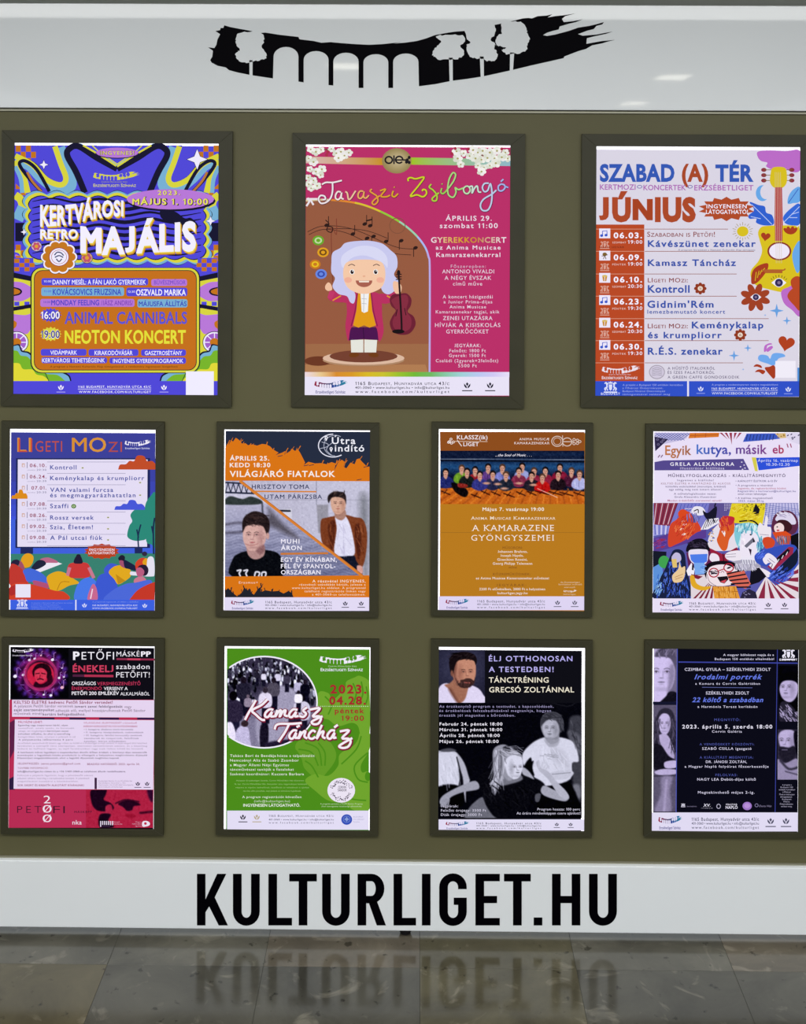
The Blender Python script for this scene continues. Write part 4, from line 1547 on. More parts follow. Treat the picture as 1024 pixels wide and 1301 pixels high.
cv.T('Kávészünet zenekar', 312, 798, 526, 28, '3450a8', bold=.025)
cv.T('A program létrejöttét a Nemzeti Kulturális Alap támogatja', 448, 795, 544, 8, '70708c', it=.15)
cv.T('Kamasz Táncház', 312, 709, 612, 28, '3450a8', bold=.025)
cv.T('LIgeti MOzi:', 312, 492, 686, 19, '8c3c3c', caps=True, bold=.01)
cv.T('Kontroll', 312, 500, 732, 32, '3450a8', bold=.025)
cv.T("Gidnim'Rém", 310, 608, 800, 30, '3450a8', bold=.025)
cv.T('lemezbemutató koncert', 310, 660, 827, 17, '4058a8', bold=.015)
cv.T('LIgeti MOzi:', 312, 492, 893, 20, '8c3c3c', caps=True, bold=.01)
cv.T('Keménykalap', 510, 832, 893, 29, '3450a8', bold=.025)
cv.T('és krumpliorr', 312, 645, 937, 27, '3450a8', bold=.025)
cv.T('R.É.S. zenekar', 312, 649, 1011, 30, '3450a8', bold=.025)
cv.T('A HŰSÍTŐ ITALOKRÓL', 401, 614, 1079, 12, '6c6480', bold=.01, track=.06)
cv.T('ÉS ÍZES FALATOKRÓL', 401, 612, 1098, 12, '6c6480', bold=.01, track=.06)
cv.T('A GREEN CAFFE GONDOSKODIK', 401, 724, 1119, 12, '6c6480', bold=.01, track=.06)
cv.T('Corvin Művelődési Ház', 137, 235, 1104, 5, 'ece0ec', caps=True)
cv.T('Erzsébetligeti Színház', 105, 266, 1122, 13, 'f0e8f0', caps=True, bold=.02)
cv.R(735, 340, 3.543)
crest(cv, 144, 538, 60, 'dce0fa')
cv.T('BUDAPEST', 101, 187, 573, 10, 'dce0fa', bold=.04)
for k, (s_, b) in enumerate((('A projekt a Budapest 150 emlékév keretében', 470), ('a Fővárosi Önkormányzat,', 380), ('Budapest Fővárosi Önkormányzat', 390), ('támogatásával valósul meg', 412))):
    cv.T(s_, 198, b, 532 + k * 14, 8, 'a8b4ec', it=.1)
cv.T('A program a rendezvényterem részére megvalósítható', 600, 898, 531, 8, 'a8b4ec')
cv.T('1165 BUDAPEST, HUNYADVÁR UTCA 43/C', 598, 896, 550, 10, 'dce0fa', bold=.02)
cv.rect(598, 554, 896, 555.5, 'dce0fa')
cv.T('WWW.FACEBOOK.COM/KULTURLIGET', 600, 896, 571, 10, 'dce0fa', bold=.02)
tulip(cv, 550, 546, 12, 'dce0fa', '8898e8')
tulip(cv, 944, 548, 12, 'dce0fa', '8898e8')
cv.flush()

# ------------------------------------------------------------------ poster 4: film list
cv = poster(INN[3], (1.3, 4.6, 0.6, 0), 'blue poster with a white list of film dates above people lounging on a lawn', '3c4098')
cv.begin('artwork')
cv.R(0, 530, 4.763)
for k in range(6):
    cv.rect(66, 250 + k * 70, 942, 320 + k * 70, (58 + k * 1, 62 + k * 4, 150 + k * 14))
cv.R(0, 660, 4.763)
cv.rect(64, 0, 942, 240, '4060dc')
cv.R(0, 530, 4.763)
cv.rect(97, 248, 908, 792, '20285c')
cv.R(0, 660, 4.763)
cv.rect(93, 0, 908, 172, '20285c')
cv.rect(124, 172, 200, 210, '20285c')
cv.rect(815, 170, 862, 215, '20285c')
cv.poly([(64, 208), (942, 205), (935, 490), (63, 490)], '388070')
cv.poly([(108, -363), (893, -363), (890, 165), (105, 165)], (228, 220, 244))
# trees
cv.blob([(770, 100), (782, 40), (800, 10), (790, -30), (830, -70), (870, -70), (890, -60), (890, 100), (850, 128), (800, 125)], '2c8878')
cv.blob([(885, 130), (875, 0), (880, -90), (910, -140), (942, -145), (942, 150), (915, 150)], '2c8878')
cv.lines([[(838, 165), (836, 100), (852, 30)], [(838, 110), (828, 60)]], 9, '1c3050')
cv.lines([[(930, 210), (928, 60), (936, -10)], [(928, 90), (918, 40)]], 10, '1c3050')
# people
cv.poly([(200, 300), (300, 240), (376, 268), (240, 320)], 'ece8f4')
cv.blob([(245, 240), (290, 230), (340, 248), (348, 262), (300, 262), (250, 262)], 'b86888')
cv.blob([(190, 292), (225, 250), (262, 248), (278, 270), (240, 296), (205, 305)], '20243c')
cv.blob([(130, 280), (128, 240), (150, 210), (180, 206), (202, 225), (198, 260), (180, 285), (150, 292)], 'e0a020')
cv.blob([(110, 262), (120, 250), (135, 262), (150, 300), (125, 300)], 'a05068')
cv.blob([(64, 275), (75, 250), (100, 242), (118, 252), (112, 275), (90, 290)], '28203c')
cv.blob([(62, 280), (100, 275), (150, 320), (170, 380), (160, 420), (62, 400)], 'c03830')
cv.blob([(140, 310), (180, 295), (245, 320), (285, 360), (280, 395), (245, 400), (210, 380), (165, 375), (150, 340)], '4468d8')
cv.blob([(200, 370), (240, 375), (290, 390), (302, 405), (280, 418), (230, 410), (205, 395)], 'b05078')
cv.line([(300, 335), (286, 370), (300, 400)], 10, 'c06880')
cv.blob([(285, 345), (340, 315), (390, 322), (440, 355), (478, 385), (420, 400), (360, 430), (310, 430), (292, 390)], 'e0a820')
cv.line([(345, 430), (370, 380), (420, 378)], 4, 'b07818')
cv.blob([(64, 405), (130, 380), (240, 405), (330, 430), (390, 440), (400, 488), (64, 488)], 'd04028')
cv.blob([(62, 410), (120, 395), (110, 440), (62, 460)], 'b02c2c')
cv.blob([(405, 322), (412, 280), (440, 262), (520, 262), (545, 290), (548, 330), (530, 352), (460, 355), (425, 350)], 'c83838')
cv.line([(422, 290), (408, 340)], 20, 'c87890')
cv.line([(538, 290), (568, 355)], 20, 'c87890')
cv.blob([(446, 262), (455, 230), (475, 212), (492, 228), (500, 262), (474, 268)], '241c34')
cv.ell(475, 222, 14, 12, '241c34')
cv.blob([(455, 490), (458, 420), (490, 370), (540, 350), (580, 375), (575, 420), (560, 490)], '4878e8')
cv.blob([(560, 490), (575, 400), (600, 340), (650, 325), (690, 350), (710, 400), (720, 490)], '3c58d0')
cv.blob([(530, 487), (545, 420), (565, 390), (585, 420), (588, 487)], 'c86890')
cv.line([(548, 480), (560, 420)], 7, 'f0d8e8')
cv.blob([(630, 300), (660, 268), (700, 270), (720, 290), (690, 310), (640, 330)], '4058d0')
cv.blob([(658, 320), (690, 285), (740, 278), (785, 300), (792, 340), (760, 370), (715, 392), (690, 360)], 'e0a820')
cv.poly([(700, 330), (760, 372), (715, 392)], 'c08818')
cv.blob([(715, 235), (735, 215), (755, 225), (752, 250), (730, 255)], '201c30')
cv.blob([(722, 250), (745, 250), (765, 275), (760, 295), (730, 280)], 'a05070')
cv.blob([(750, 245), (790, 262), (822, 285), (820, 310), (780, 300), (755, 290)], '1c2040')
cv.blob([(820, 290), (822, 260), (850, 235), (880, 235), (890, 262), (860, 300), (830, 310)], 'd04028')
cv.blob([(862, 260), (880, 235), (900, 245), (905, 275), (885, 290)], 'e0a020')
cv.ell(875, 208, 16, 14, '302840')
cv.blob([(895, 232), (930, 235), (935, 330), (915, 345), (830, 340), (790, 335), (792, 315), (830, 318), (880, 310)], 'e4e0f0')
cv.blob([(830, 300), (845, 278), (880, 275), (898, 300), (892, 330), (870, 342), (835, 330)], '281c34')
cv.blob([(824, 300), (850, 290), (872, 310), (868, 335), (845, 350), (828, 335)], 'b85c80')
cv.blob([(810, 380), (820, 355), (860, 345), (885, 365), (880, 385), (840, 390)], 'c87890')
cv.blob([(630, 490), (680, 430), (760, 390), (820, 382), (900, 365), (920, 385), (880, 430), (800, 490)], '4c68d8')
cv.poly(catmull([(780, 490), (830, 430), (890, 395), (938, 378)], 5, False) + [(935, 490)], 'c43828')
cv.rect(62, 486, 934, 549, '3c60e0')
cv.rect(455, 486, 463, 549, 'e0e0fa')
cv.star(616, 193, 108, 92, 14, 'b84020', .44)
cv.rect(94, 392, 185, 472, 'e8e4f6')
cv.R(0, 530, 4.763)
def cloud(x0, x1, yb, h, col):
    w = x1 - x0
    cv.poly([(x0, yb)] + catmull([(x0, yb), (x0 + w * .05, yb - h * .35), (x0 + w * .2, yb - h * .38), (x0 + w * .3, yb - h * .62), (x0 + w * .42, yb - h * .6), (x0 + w * .5, yb - h * .98), (x0 + w * .68, yb - h * .95),
                                  (x0 + w * .76, yb - h * .6), (x0 + w * .9, yb - h * .6), (x0 + w, yb - h * .3), (x1, yb)], 4, False), col)
cloud(715, 945, 317, 85, 'c04c28')
cloud(692, 876, 561, 60, '4858d8')
cloud(68, 166, 494, 56, 'dc8c1c')
emblem(cv, 754, 137, 915, 176, 'f0ecfa', '3c4098')
for k, (y, x1) in enumerate(((270, 760), (339, 760), (408, 760), (505, 760), (573, 760), (641 + 0, 760), (708, 760), (777, 760))):
    cv.rect(285, y, x1, y + 2.4, '8c88a8')
ys = [292, 360, 428, 526, 594, 659 + 2, 728]
for k, y in enumerate(ys):
    cv.rect(132, y - 12, 150, y + 10, 'd0a898')
    cv.rect(137, y - 6, 146, y + 8, 'e8e0f4')
    cv.rect(163, y - 20, 166, y + 16, '605878')
for x, y in ((500, 307), (848, 396), (848, 472), (654, 607), (654, 676), (654, 743)):
    cv.ell(x, y, 8, 5, 'd4cfa8')
    cv.ell(x, y, 4, 3, '506048')
cv.ell(446, 539, 15, 13, '4c7c2c')
cv.ell(446, 539, 8, 6, 'd8e0c0')
cv.ell(446, 539, 4, 4, '4c7c2c')
cv.begin('lettering')
cv.T('LI', 105, 188, 209, 84, 'dc9438', bold=.005, track=.04)
cv.T('LI', 112, 195, 212, 84, 'c85038', bold=-.012, track=.04)
cv.T('GETI', 214, 376, 209, 64, 'b85048', bold=.0, track=.05)
cv.T('MO', 435, 642, 209, 84, 'd89438', bold=.01)
cv.T('ZI', 655, 738, 210, 60, 'b04c48', bold=.0, track=.06)
cv.T('Erzsébetligeti Színház', 758, 906, 193, 10, 'e0e0f8', bold=.01)
DB = '4450a0'
for (d, t, x1), y in zip((('06.10.', 'Kontroll', 463), ('06.24.', 'Keménykalap és krumpliorr', 873), ('07.01.', 'VAN valami furcsa', 685), ('07.08.', 'Szaffi', 413), ('08.26.', 'Rossz versek', 568), ('09.02.', 'Szia, Életem!', 562), ('09.08.', 'A Pál utcai fiúk', 620)), ys):
    cv.T(d, 180 if d != '07.01.' else 190, 281, y + 10, 20, '94405c', bold=.02)
    cv.T('szombat', 165, 215, y + 31, 7, '9088a8')
    cv.T('20:30', 222, 280, y + 32, 11, '7c7898', bold=.01)
    cv.T(t, 303, x1, y + (24 if y != 360 else 21) + (-10 if y > 700 else 0) + (-7 if 640 < y < 700 else 0) + (0 if y != 594 else 2), 25, DB, bold=.015, track=.04)
cv.T('és megmagyarázhatatlan', 303, 820, 484, 24, DB, bold=.015, track=.04)
cv.R(0, 660, 4.763)
cv.T('INGYENESEN', 540, 692, 190, 15, F0, bold=.015)
cv.T('LÁTOGATHATÓ!', 536, 694, 210, 15, F0, bold=.015)
crest(cv, 134, 510, 66, 'd8dcfa')
cv.T('BUDAPEST', 98, 172, 543, 6, 'd8dcfa', bold=.04)
for k, (s_, b) in enumerate((('A projekt a Budapest 150 emlékév keretében', 440), ('a Fővárosi Önkormányzat,', 358), ('Budapest Főváros Önkormányzata', 368), ('támogatásával valósul meg', 382))):
    cv.T(s_, 190, b, 508 + k * 12, 6, '8ca0f0')
cv.T('A programok ingyenesek, jó időben a szabadban', 560, 838, 502, 7, '8ca0f0')
cv.T('1165 BUDAPEST, HUNYADVÁR UTCA 43/C', 558, 832, 524, 9, 'd8dcfa', bold=.02)
cv.T('WWW.FACEBOOK.COM/KULTURLIGET', 558, 832, 542, 9, 'd8dcfa', bold=.02)
tulip(cv, 511, 520, 14, 'd8dcfa')
tulip(cv, 876, 522, 14, 'd8dcfa')
cv.flush()

# ------------------------------------------------------------------ poster 5: travelling youngsters
NV, OG = '242c40', 'd87414'
cv = poster(INN[4], (1.6, 2.2, 0, 0), 'orange and navy poster with two dark haired young men beside a diagonal bar', NV)
cv.begin('photograph')
cv.R(270, 530, 4.763)
OFF = (660 - 530) * 4.763
def ph5b(p):           # left photo: river, bridge, young man in a black T-shirt
    p.grad(lambda X, Y: np.clip((Y - 520) / 500, 0, 1), (104, 108, 140))
    p.I += (np.sin(p.Y * .35 + np.sin(p.X * .05) * 3) * 7 + np.sin(p.Y * .11 + p.X * .02) * 7)[..., None] * np.clip((p.Y - 620) / 60, 0, 1)[..., None]
    p.e(230, 470, 260, 55, (196, 194, 214), 30)
    p.g([(74, 500), (110, 478), (180, 495), (230, 480), (290, 500), (300, 520), (250, 530), (74, 528)], (58, 66, 66), 8)
    p.g([(200, 600), (240, 590), (330, 600), (335, 540), (430, 640), (520, 720), (500, 740), (300, 640)], (96, 92, 104), 20, al=.6)
    p.l([(74, 650), (180, 640), (190, 690), (80, 700)], 14, (66, 62, 76), 14, al=.6)
    p.l([(76, 395), (200, 402)], 9, (38, 44, 66), 4)
    p.l([(76, 455), (250, 462)], 10, (38, 44, 66), 4)
    for x in range(78, 240, 32):
        p.l([(x, 455), (x + 16, 400), (x + 32, 458)], 6, (44, 50, 72), 3, smooth=False)
    p.l([(300, 520), (305, 600)], 12, (70, 72, 84), 6, al=.7)
    # man
    y = OFF
    p.g([(118, y + 345), (122, y + 240), (160, y + 205), (215, y + 190), (330, y + 185), (410, y + 220), (420, y + 345)], (22, 24, 30), 6)
    p.g([(212, y + 150), (305, y + 150), (312, y + 215), (260, y + 242), (216, y + 215)], (176, 140, 138), 6)
    p.g([(186, y + 60), (200, y + 15), (260, y - 10), (320, y + 30), (326, y + 95), (312, y + 150), (270, y + 185), (222, y + 188), (195, y + 150), (184, y + 110)], (206, 168, 162), 6)
    p.g([(262, y + 185), (310, y + 150), (316, y + 190), (290, y + 215)], (140, 104, 106), 10, al=.7)
    p.g([(182, y + 75), (180, y + 20), (196, y - 20), (250, y - 50), (310, y - 35), (342, y + 5), (345, y + 60), (330, y + 95), (316, y + 60), (300, y + 40), (250, y + 30), (205, y + 40), (192, y + 60)], (50, 40, 42), 6)
    p.e(334, y + 100, 10, 20, (196, 156, 150), 5)
    p.face(246, y + 96, 58, (150, 108, 112), (232, 200, 196), (58, 44, 46), (168, 92, 98), turn=-.5)
    p.l([(200, y + 148), (236, y + 158), (276, y + 146)], 4, (150, 84, 88), 4, al=.6)
    p.strands(190, y - 30, 330, y + 28, 40, 30, 20, [(84, 66, 64), (30, 24, 28), (66, 52, 52)], seed=4)
    p.grain(7)
    for x0, ch in ((150, 's'), (190, 't')):
        p.l([(x0, y + 310), (x0 + 22, y + 306), (x0 + 12, y + 325), (x0 + 18, y + 342)], 9, (222, 220, 232), 4)
    p.l([(255, y + 340), (262, y + 318), (285, y + 322), (278, y + 345)], 9, (222, 220, 232), 4)
    p.l([(298, y + 345), (300, y + 322), (322, y + 320), (320, y + 345)], 9, (222, 220, 232), 4)
def ph5a(p):           # right photo: young man in a brown jacket before a white wall
    p.grad(lambda X, Y: np.clip((640 - X) / 500, 0, .3), (170, 166, 186))
    p.l([(628, 385), (628, 530)], 3, (110, 110, 130), 3)
    p.l([(200, 500), (950, 502)], 3, (150, 148, 166), 3)
    p.g([(630, 530), (700, 530), (700, 720), (640, 700)], (150, 148, 160), 10, smooth=False)
    p.g([(380, 560), (480, 555), (482, 640), (420, 640)], (206, 204, 218), 6, smooth=False)
    p.l([(410, 566), (468, 568)], 12, (40, 44, 54), 4)
    y = OFF
    p.g([(880, 500), (950, 505), (950, y + 340), (905, y + 330)], (120, 122, 130), 30, al=.5)
    p.g([(735, y + 210), (870, y + 205), (905, y + 340), (780, y + 300)], (32, 36, 52), 6)
    p.g([(655, y + 10), (690, 608), (740, 598), (800, 590), (860, 605), (910, y + 0), (935, y + 80), (930, y + 200), (905, y + 290), (870, y + 250), (850, y + 215), (740, y + 210), (705, y + 190), (660, y + 130)], (124, 70, 46), 6)
    p.g([(700, y + 40), (740, y + 10), (735, y + 150), (715, y + 180)], (92, 48, 34), 8)
    p.g([(860, y + 60), (890, y + 30), (900, y + 160), (880, y + 240)], (88, 46, 34), 10)
    p.g([(742, 602), (775, 590), (810, 605), (840, y + 60), (862, y + 200), (820, y + 220), (738, y + 206), (752, y + 60)], (214, 212, 232), 6)
    p.g([(745, 560), (800, 560), (806, 600), (780, 625), (742, 605)], (166, 128, 116), 6)
    p.g([(714, 500), (730, 470), (790, 468), (806, 510), (800, 560), (770, 586), (738, 580), (720, 550)], (206, 166, 148), 5)
    p.g([(702, 520), (696, 485), (712, 462), (740, 450), (790, 455), (808, 480), (808, 525), (798, 500), (770, 485), (730, 484), (714, 500)], (48, 40, 42), 6)
    p.face(760, 524, 40, (160, 112, 98), (230, 196, 180), (56, 42, 42), (160, 88, 84), turn=-.1)
    p.strands(708, 462, 796, 486, 26, 22, -60, [(92, 76, 70), (30, 24, 28)], seed=5)
    p.strands(700, 640, 730, 780, 14, 40, 80, [(152, 92, 62), (96, 52, 36)], w=6, seed=6, al=.5)
    p.strands(870, 640, 910, 860, 18, 40, 80, [(152, 92, 62), (96, 52, 36)], w=6, seed=7, al=.5)
    p.strands(760, 640, 830, 800, 10, 60, 75, [(180, 176, 204)], w=5, seed=8, al=.5)
    p.g([(875, y + 280), (905, y + 285), (908, y + 325), (880, y + 325)], (206, 158, 150), 6)
    p.grain(6)
cv.photo(76, 385, 950, 965, ph5b, (176, 174, 198), 3.6)
cv.z += 4
cv.begin('photograph')
cv.photo(170, 385, 950, 965, ph5a, (190, 188, 208), 3.6, mask=lambda X, Y: (X - 170) / (905 - 170) > (Y - 385) / (965 - 385))
cv.begin('artwork')
r5 = random.Random(2)
up = [(78, 185), (90, 160), (100, 165), (112, 140), (125, 148), (140, 125), (150, 130), (165, 142), (178, 160), (200, 158), (215, 170), (240, 165), (270, 172), (300, 162), (325, 165), (350, 178), (365, 195), (400, 215), (380, 230), (420, 215), (440, 205), (435, 228),
      (470, 205), (480, 190), (500, 205), (515, 192), (530, 215), (548, 250), (560, 275), (552, 290), (580, 270), (620, 280), (660, 278), (690, 285), (720, 272), (745, 280), (738, 320), (760, 275), (782, 258), (800, 270), (792, 300), (810, 310), (835, 275), (860, 285), (872, 255), (888, 250), (905, 270), (930, 295), (950, 300)]
cv.poly(up + [(950, 388), (76, 384)], OG)
for _ in range(46):
    i = r5.randrange(len(up) - 1)
    x, y = up[i]
    cv.line([(x, y + 10), (x + r5.uniform(6, 20), y - r5.uniform(4, 22))], r5.uniform(2, 5), OG, smooth=False)
for x, y in ((410, 235), (600, 290), (568, 292), (888, 378), (930, 300)):
    cv.line([(x - 16, y + 3), (x + 14, y - 3)], 4, NV)
y = OFF
cv.poly([(74, y + 345), (948, y + 338), (948, y + 472), (74, y + 470)], OG)
dn = [(76, y + 430), (95, y + 415), (110, y + 430), (130, y + 450), (150, y + 465), (180, y + 440), (192, y + 410), (210, y + 430), (225, y + 415), (232, y + 440), (250, y + 455), (275, y + 420), (296, y + 405), (290, y + 440), (320, y + 428), (360, y + 435), (400, y + 432), (430, y + 448), (460, y + 432), (480, y + 445), (490, y + 470)]
cv.poly([(76, y + 470)] + dn, '20222c')
for _ in range(26):
    i = r5.randrange(len(dn) - 1)
    x, yy = dn[i]
    cv.line([(x, yy + 8), (x + r5.uniform(-8, 10), yy - r5.uniform(4, 22))], r5.uniform(3, 7), '20222c', smooth=False)
cv.line([(165, 385), (910, y + 345)], 17, 'd88030', smooth=False)
cv.line([(176, 385), (920, y + 345)], 4, 'b86830', smooth=False)
cv.line([(245, 449), (628, 451)], 8, 'd88030')
cv.line([(412, y + 208), (700, y + 204)], 12, 'c87838')
cv.ring(730, 172, 92, 72, 6, 'e4e4f4', a0=55, a1=270, n=30)
cv.ring(742, 172, 70, 64, 4, 'a8acc0', a0=90, a1=300, n=30)
cv.lines([[(660, 150), (700, 165), (690, 200), (720, 230)], [(650, 190), (690, 180), (730, 150)], [(690, 110), (675, 140)]], 3.5, 'b8bcd0')
for x, yy in ((688, 128), (718, 195)):
    cv.ell(x, yy - 4, 9, 10, 'f0f0fa')
    cv.poly([(x - 8, yy), (x + 8, yy), (x, yy + 18)], 'f0f0fa')
    cv.ell(x, yy - 4, 4, 4, NV)
cv.R(270, 660, 4.763)
footer(cv, 471, 553, 70, 948, (226, 218, 244), '343448', (.283, .742), (.835, .945), style=2)
cv.begin('lettering')
cv.R(270, 530, 4.763)
cv.T('Útra', 722, 865, 162, 40, 'f0f0fa', bold=.015)
cv.T('indító', 740, 918, 207, 38, 'f0f0fa', bold=.015)
cv.T('ÁPRILIS 25.', 104, 343, 262, 26, 'f4ece8', bold=.02)
cv.T('KEDD 18:30', 104, 350, 302, 25, 'f4ece8', bold=.02)
cv.T('VILÁGJÁRÓ FIATALOK', 104, 742, 361, 35, 'f4ece8', bold=.02)
cv.T('HRISZTOV TOMA', 238, 586, 434, 26, '343c60', bold=.012, track=.03)
cv.T('UTAM PÁRIZSBA', 315, 663, 494, 25, '343c60', bold=.012, track=.03)
cv.R(270, 660, 4.763)
for s_, a, b, y, h in (('MUHI', 414, 526, 145, 26), ('ÁRON', 414, 540, 185, 26), ('EGY ÉV KÍNÁBAN,', 414, 752, 256, 25), ('FÉL ÉV SPANYOL-', 414, 744, 295, 25), ('ORSZÁGBAN', 414, 654, 332, 25)):
    cv.T(s_, a, b, y, h, 'f0ecf8', bold=.018, track=.03)
cv.T('Erasmus+', 160, 275, 388, 14, 'f4dcc8')
cv.T('A részvétel INGYENES,', 604, 926, 381, 16, 'f4e4d8', bold=.02)
for k, (s_, a) in enumerate((('részvételi szándékát kérjük, jelezze a', 524), ('www.kulturliget.hu oldalon. A programnál', 480), ('található regisztrációs linken vagy', 556), ('a 401-3060-as telefonszámon.', 602))):
    cv.T(s_, a, 926, 400 + k * 20, 12, 'f4dcc8', bold=.008)
cv.flush()

# ------------------------------------------------------------------ poster 6: chamber orchestra
cv = poster(INN[5], (2, 4.4, 0, 0), 'ochre poster with a wide photo of an orchestra lined up behind a wooden table', 'b87a1e')
cv.begin('artwork')
cv.R(540, 530, 4.763)
cv.poly([(90, 88), (965, 90), (965, 203), (92, 203)], '8c4c1c')
cv.begin('photograph')
def ph6(p):
    r = random.Random(4)
    p.grad(lambda X, Y: np.clip(1 - abs(Y - 300) / 60, 0, 1), (44, 84, 128))
    p.grad(lambda X, Y: np.clip(1 - abs(Y - 225) / 22, 0, 1) * np.clip((X - 90) / 900, .3, 1), (34, 52, 84))
    p.l([(92, 253), (965, 258)], 2.5, (150, 160, 180), 3)
    p.l([(92, 262), (965, 270)], 8, (20, 22, 34), 5)
    p.g([(92, 430), (300, 425), (600, 432), (965, 450), (965, 530), (92, 530)], (190, 104, 40), 6, smooth=False)
    for k in range(26):
        x = 100 + k * 35
        p.l([(x + 30, 436), (x - 25 + (x - 520) * .25, 525)], 9, (218, 134, 52) if k % 2 else (152, 78, 34), 8, al=.7)
    ppl = [(125, 335, (44, 52, 110)), (222, 312, (110, 150, 50)), (254, 332, (34, 40, 40)), (303, 322, (150, 44, 54)), (332, 350, (60, 62, 130)), (382, 305, (98, 66, 130)), (468, 308, (120, 124, 190)), (410, 348, (48, 50, 80)), (490, 352, (42, 48, 62)),
           (588, 300, (150, 156, 204)), (568, 328, (128, 52, 78)), (660, 328, (140, 46, 72)), (645, 355, (44, 40, 50)), (728, 325, (140, 44, 70)), (816, 305, (132, 34, 62)), (710, 366, (182, 34, 34)), (806, 348, (40, 28, 36)), (886, 328, (80, 36, 60)), (935, 345, (170, 172, 216))]
    for x, y, c in sorted(ppl, key=lambda q: q[1]):
        dark = (30, 22, 24) if r.random() < .75 else (86, 62, 50)
        p.g([(x - 46, y + 78), (x - 44, y + 44), (x - 20, y + 24), (x + 20, y + 24), (x + 42, y + 44), (x + 44, y + 78), (x, y + 96)], c, 6)
        p.g([(x - 14, y + 18), (x + 12, y + 18), (x, y + 42)], (190, 146, 128), 5)
        p.e(x, y - 6, 19, 20, dark, 5)
        p.e(x, y + 4, 14, 18, (204, 156, 136), 4)
        p.e(x - 5, y + 1, 3, 2, (60, 40, 40), 3)
        p.e(x + 6, y + 1, 3, 2, (60, 40, 40), 3)
        p.e(x, y + 13, 5, 2, (130, 60, 60), 3)
        p.l([(x - 2, y + 40), (x + r.uniform(-8, 8), y + 74)], 4, tuple(v * .6 for v in c), 5, al=.6)
        p.l([(x - 30, y + 44), (x - 24, y + 74)], 5, tuple(min(255, v * 1.4) for v in c), 6, al=.5)
    for x, y in ((372, 400), (440, 405), (480, 432), (570, 400), (655, 410)):
        p.e(x, y, 22, 7, (196, 150, 132), 6)
    p.g([(160, 395), (230, 420), (262, 455), (240, 485), (180, 450)], (24, 18, 22), 6)
    p.g([(200, 400), (255, 408), (250, 425), (205, 425)], (140, 50, 44), 6)
    for x, y, w in ((125, 455, 26), (308, 475, 28), (365, 455, 24), (428, 460, 26), (508, 470, 32), (580, 460, 26), (645, 458, 26), (710, 455, 40), (790, 458, 40), (855, 462, 40), (935, 464, 34)):
        p.l([(x - w, y - 8), (x + w, y + 14)], 7, (60, 26, 20), 5)
        p.l([(x - w * .4, y + 8), (x + w * .3, y - 16)], 5, (56, 24, 20), 4)
    p.l([(680, 432), (800, 486)], 3, (230, 200, 190), 3)
    p.grain(9)
cv.photo(92, 203, 965, 526, ph6, (26, 34, 58), 3.4)
cv.begin('artwork')
cv.R(540, 530, 4.763)
for x, y in ((143, 152), (157, 133), (160, 157), (172, 150), (148, 148)):
    cv.ring(x, y, 9, 8, 4, 'ece0dc', n=12)
cv.line([(170, 146), (378, 148)], 4, 'd8b8a0')
cv.line([(195, 140), (222, 176)], 5, 'ece0dc')
cv.ring(800, 146, 36, 33, 5, 'd8c4b8')
cv.ring(800, 146, 24, 22, 3, 'd8c4b8')
cv.line([(832, 110), (834, 178)], 4, 'd8c4b8')
cv.ring(860, 150, 30, 27, 5, 'd8c4b8')
cv.rect(834, 146, 900, 151, 'd8c4b8')
for dx, dy in ((0, -12), (0, 12), (20, -8), (20, 10), (34, 0)):
    cv.ring(902 + dx, 148 + dy, 10, 9, 4, 'd8c4b8', n=12)
cv.R(540, 660, 4.763)
for y, a, b in ((78, 96, 280), (78, 780, 962)):
    cv.rect(a, y, b, y + 2, '8c6020')
emblem(cv, 838, 425, 920, 442, 'ece0d8', 'b87a1e')
footer(cv, 465, 549, 82, 963, (222, 212, 242), '58586c', (.264, .73), (.817, .935), style=2)
cv.begin('lettering')
cv.R(540, 530, 4.763)
cv.T('KLASSZ(ik)', 193, 378, 134, 24, 'f0e8ec', bold=.015)
cv.T('LIGET', 232, 325, 175, 22, 'f0e8ec', bold=.015)
cv.T('ANIMA MUSICÆ', 570, 752, 140, 14, 'ecdcd8', bold=.01, track=.04)
cv.T('KAMARAZENEKAR', 540, 753, 164, 14, 'ecdcd8', bold=.01, track=.04)
cv.T('...the Soul of Music . . .', 425, 645, 237, 15, 'e8e4f0', it=.3, bold=.01)
cv.T('Május 7. vasárnap 19:00', 346, 720, 567, 20, 'f4ece4', bold=.02, serif=True)
cv.T('Anima Musicae Kamarazenekar', 276, 790, 620, 19, 'ecdcc8', bold=.008, caps=True, serif=True)
cv.R(540, 660, 4.763)
cv.T('A KAMARAZENE', 282, 780, 69, 36, 'f4e8e0', bold=-.004, serif=True, track=.05)
cv.T('GYÖNGYSZEMEI', 280, 780, 128, 34, 'f4e8e0', bold=-.004, serif=True, track=.05)
for s_, a, b, y, c in (('MŰSORON:', 468, 590, 178, '8c5820'), ('Johannes Brahms,', 440, 620, 201, 'f0e4dc'), ('Joseph Haydn,', 456, 596, 225, 'f0e4dc'), ('Gioachino Rossini,', 437, 620, 249, 'f0e4dc'), ('Georg Philipp Telemann', 410, 650, 273, 'f0e4dc'), ('művei', 506, 556, 296, '8c5820'),
                       ('KÖZREMŰKÖDNEK:', 410, 638, 338, '8c5820'), ('az Anima Musicae Kamarazenekar művészei', 308, 750, 362, 'f0e4dc'), ('JEGYÁRAK:', 432, 612, 404, '8c5820'), ('2200 Ft elővételben, 2800 Ft a helyszínen', 328, 728, 428, 'f0e4dc'), ('kulturliget.jegy.hu', 438, 620, 452, 'f0e4dc')):
    cv.T(s_, a, b, y, 14, c, bold=.012, serif=True)
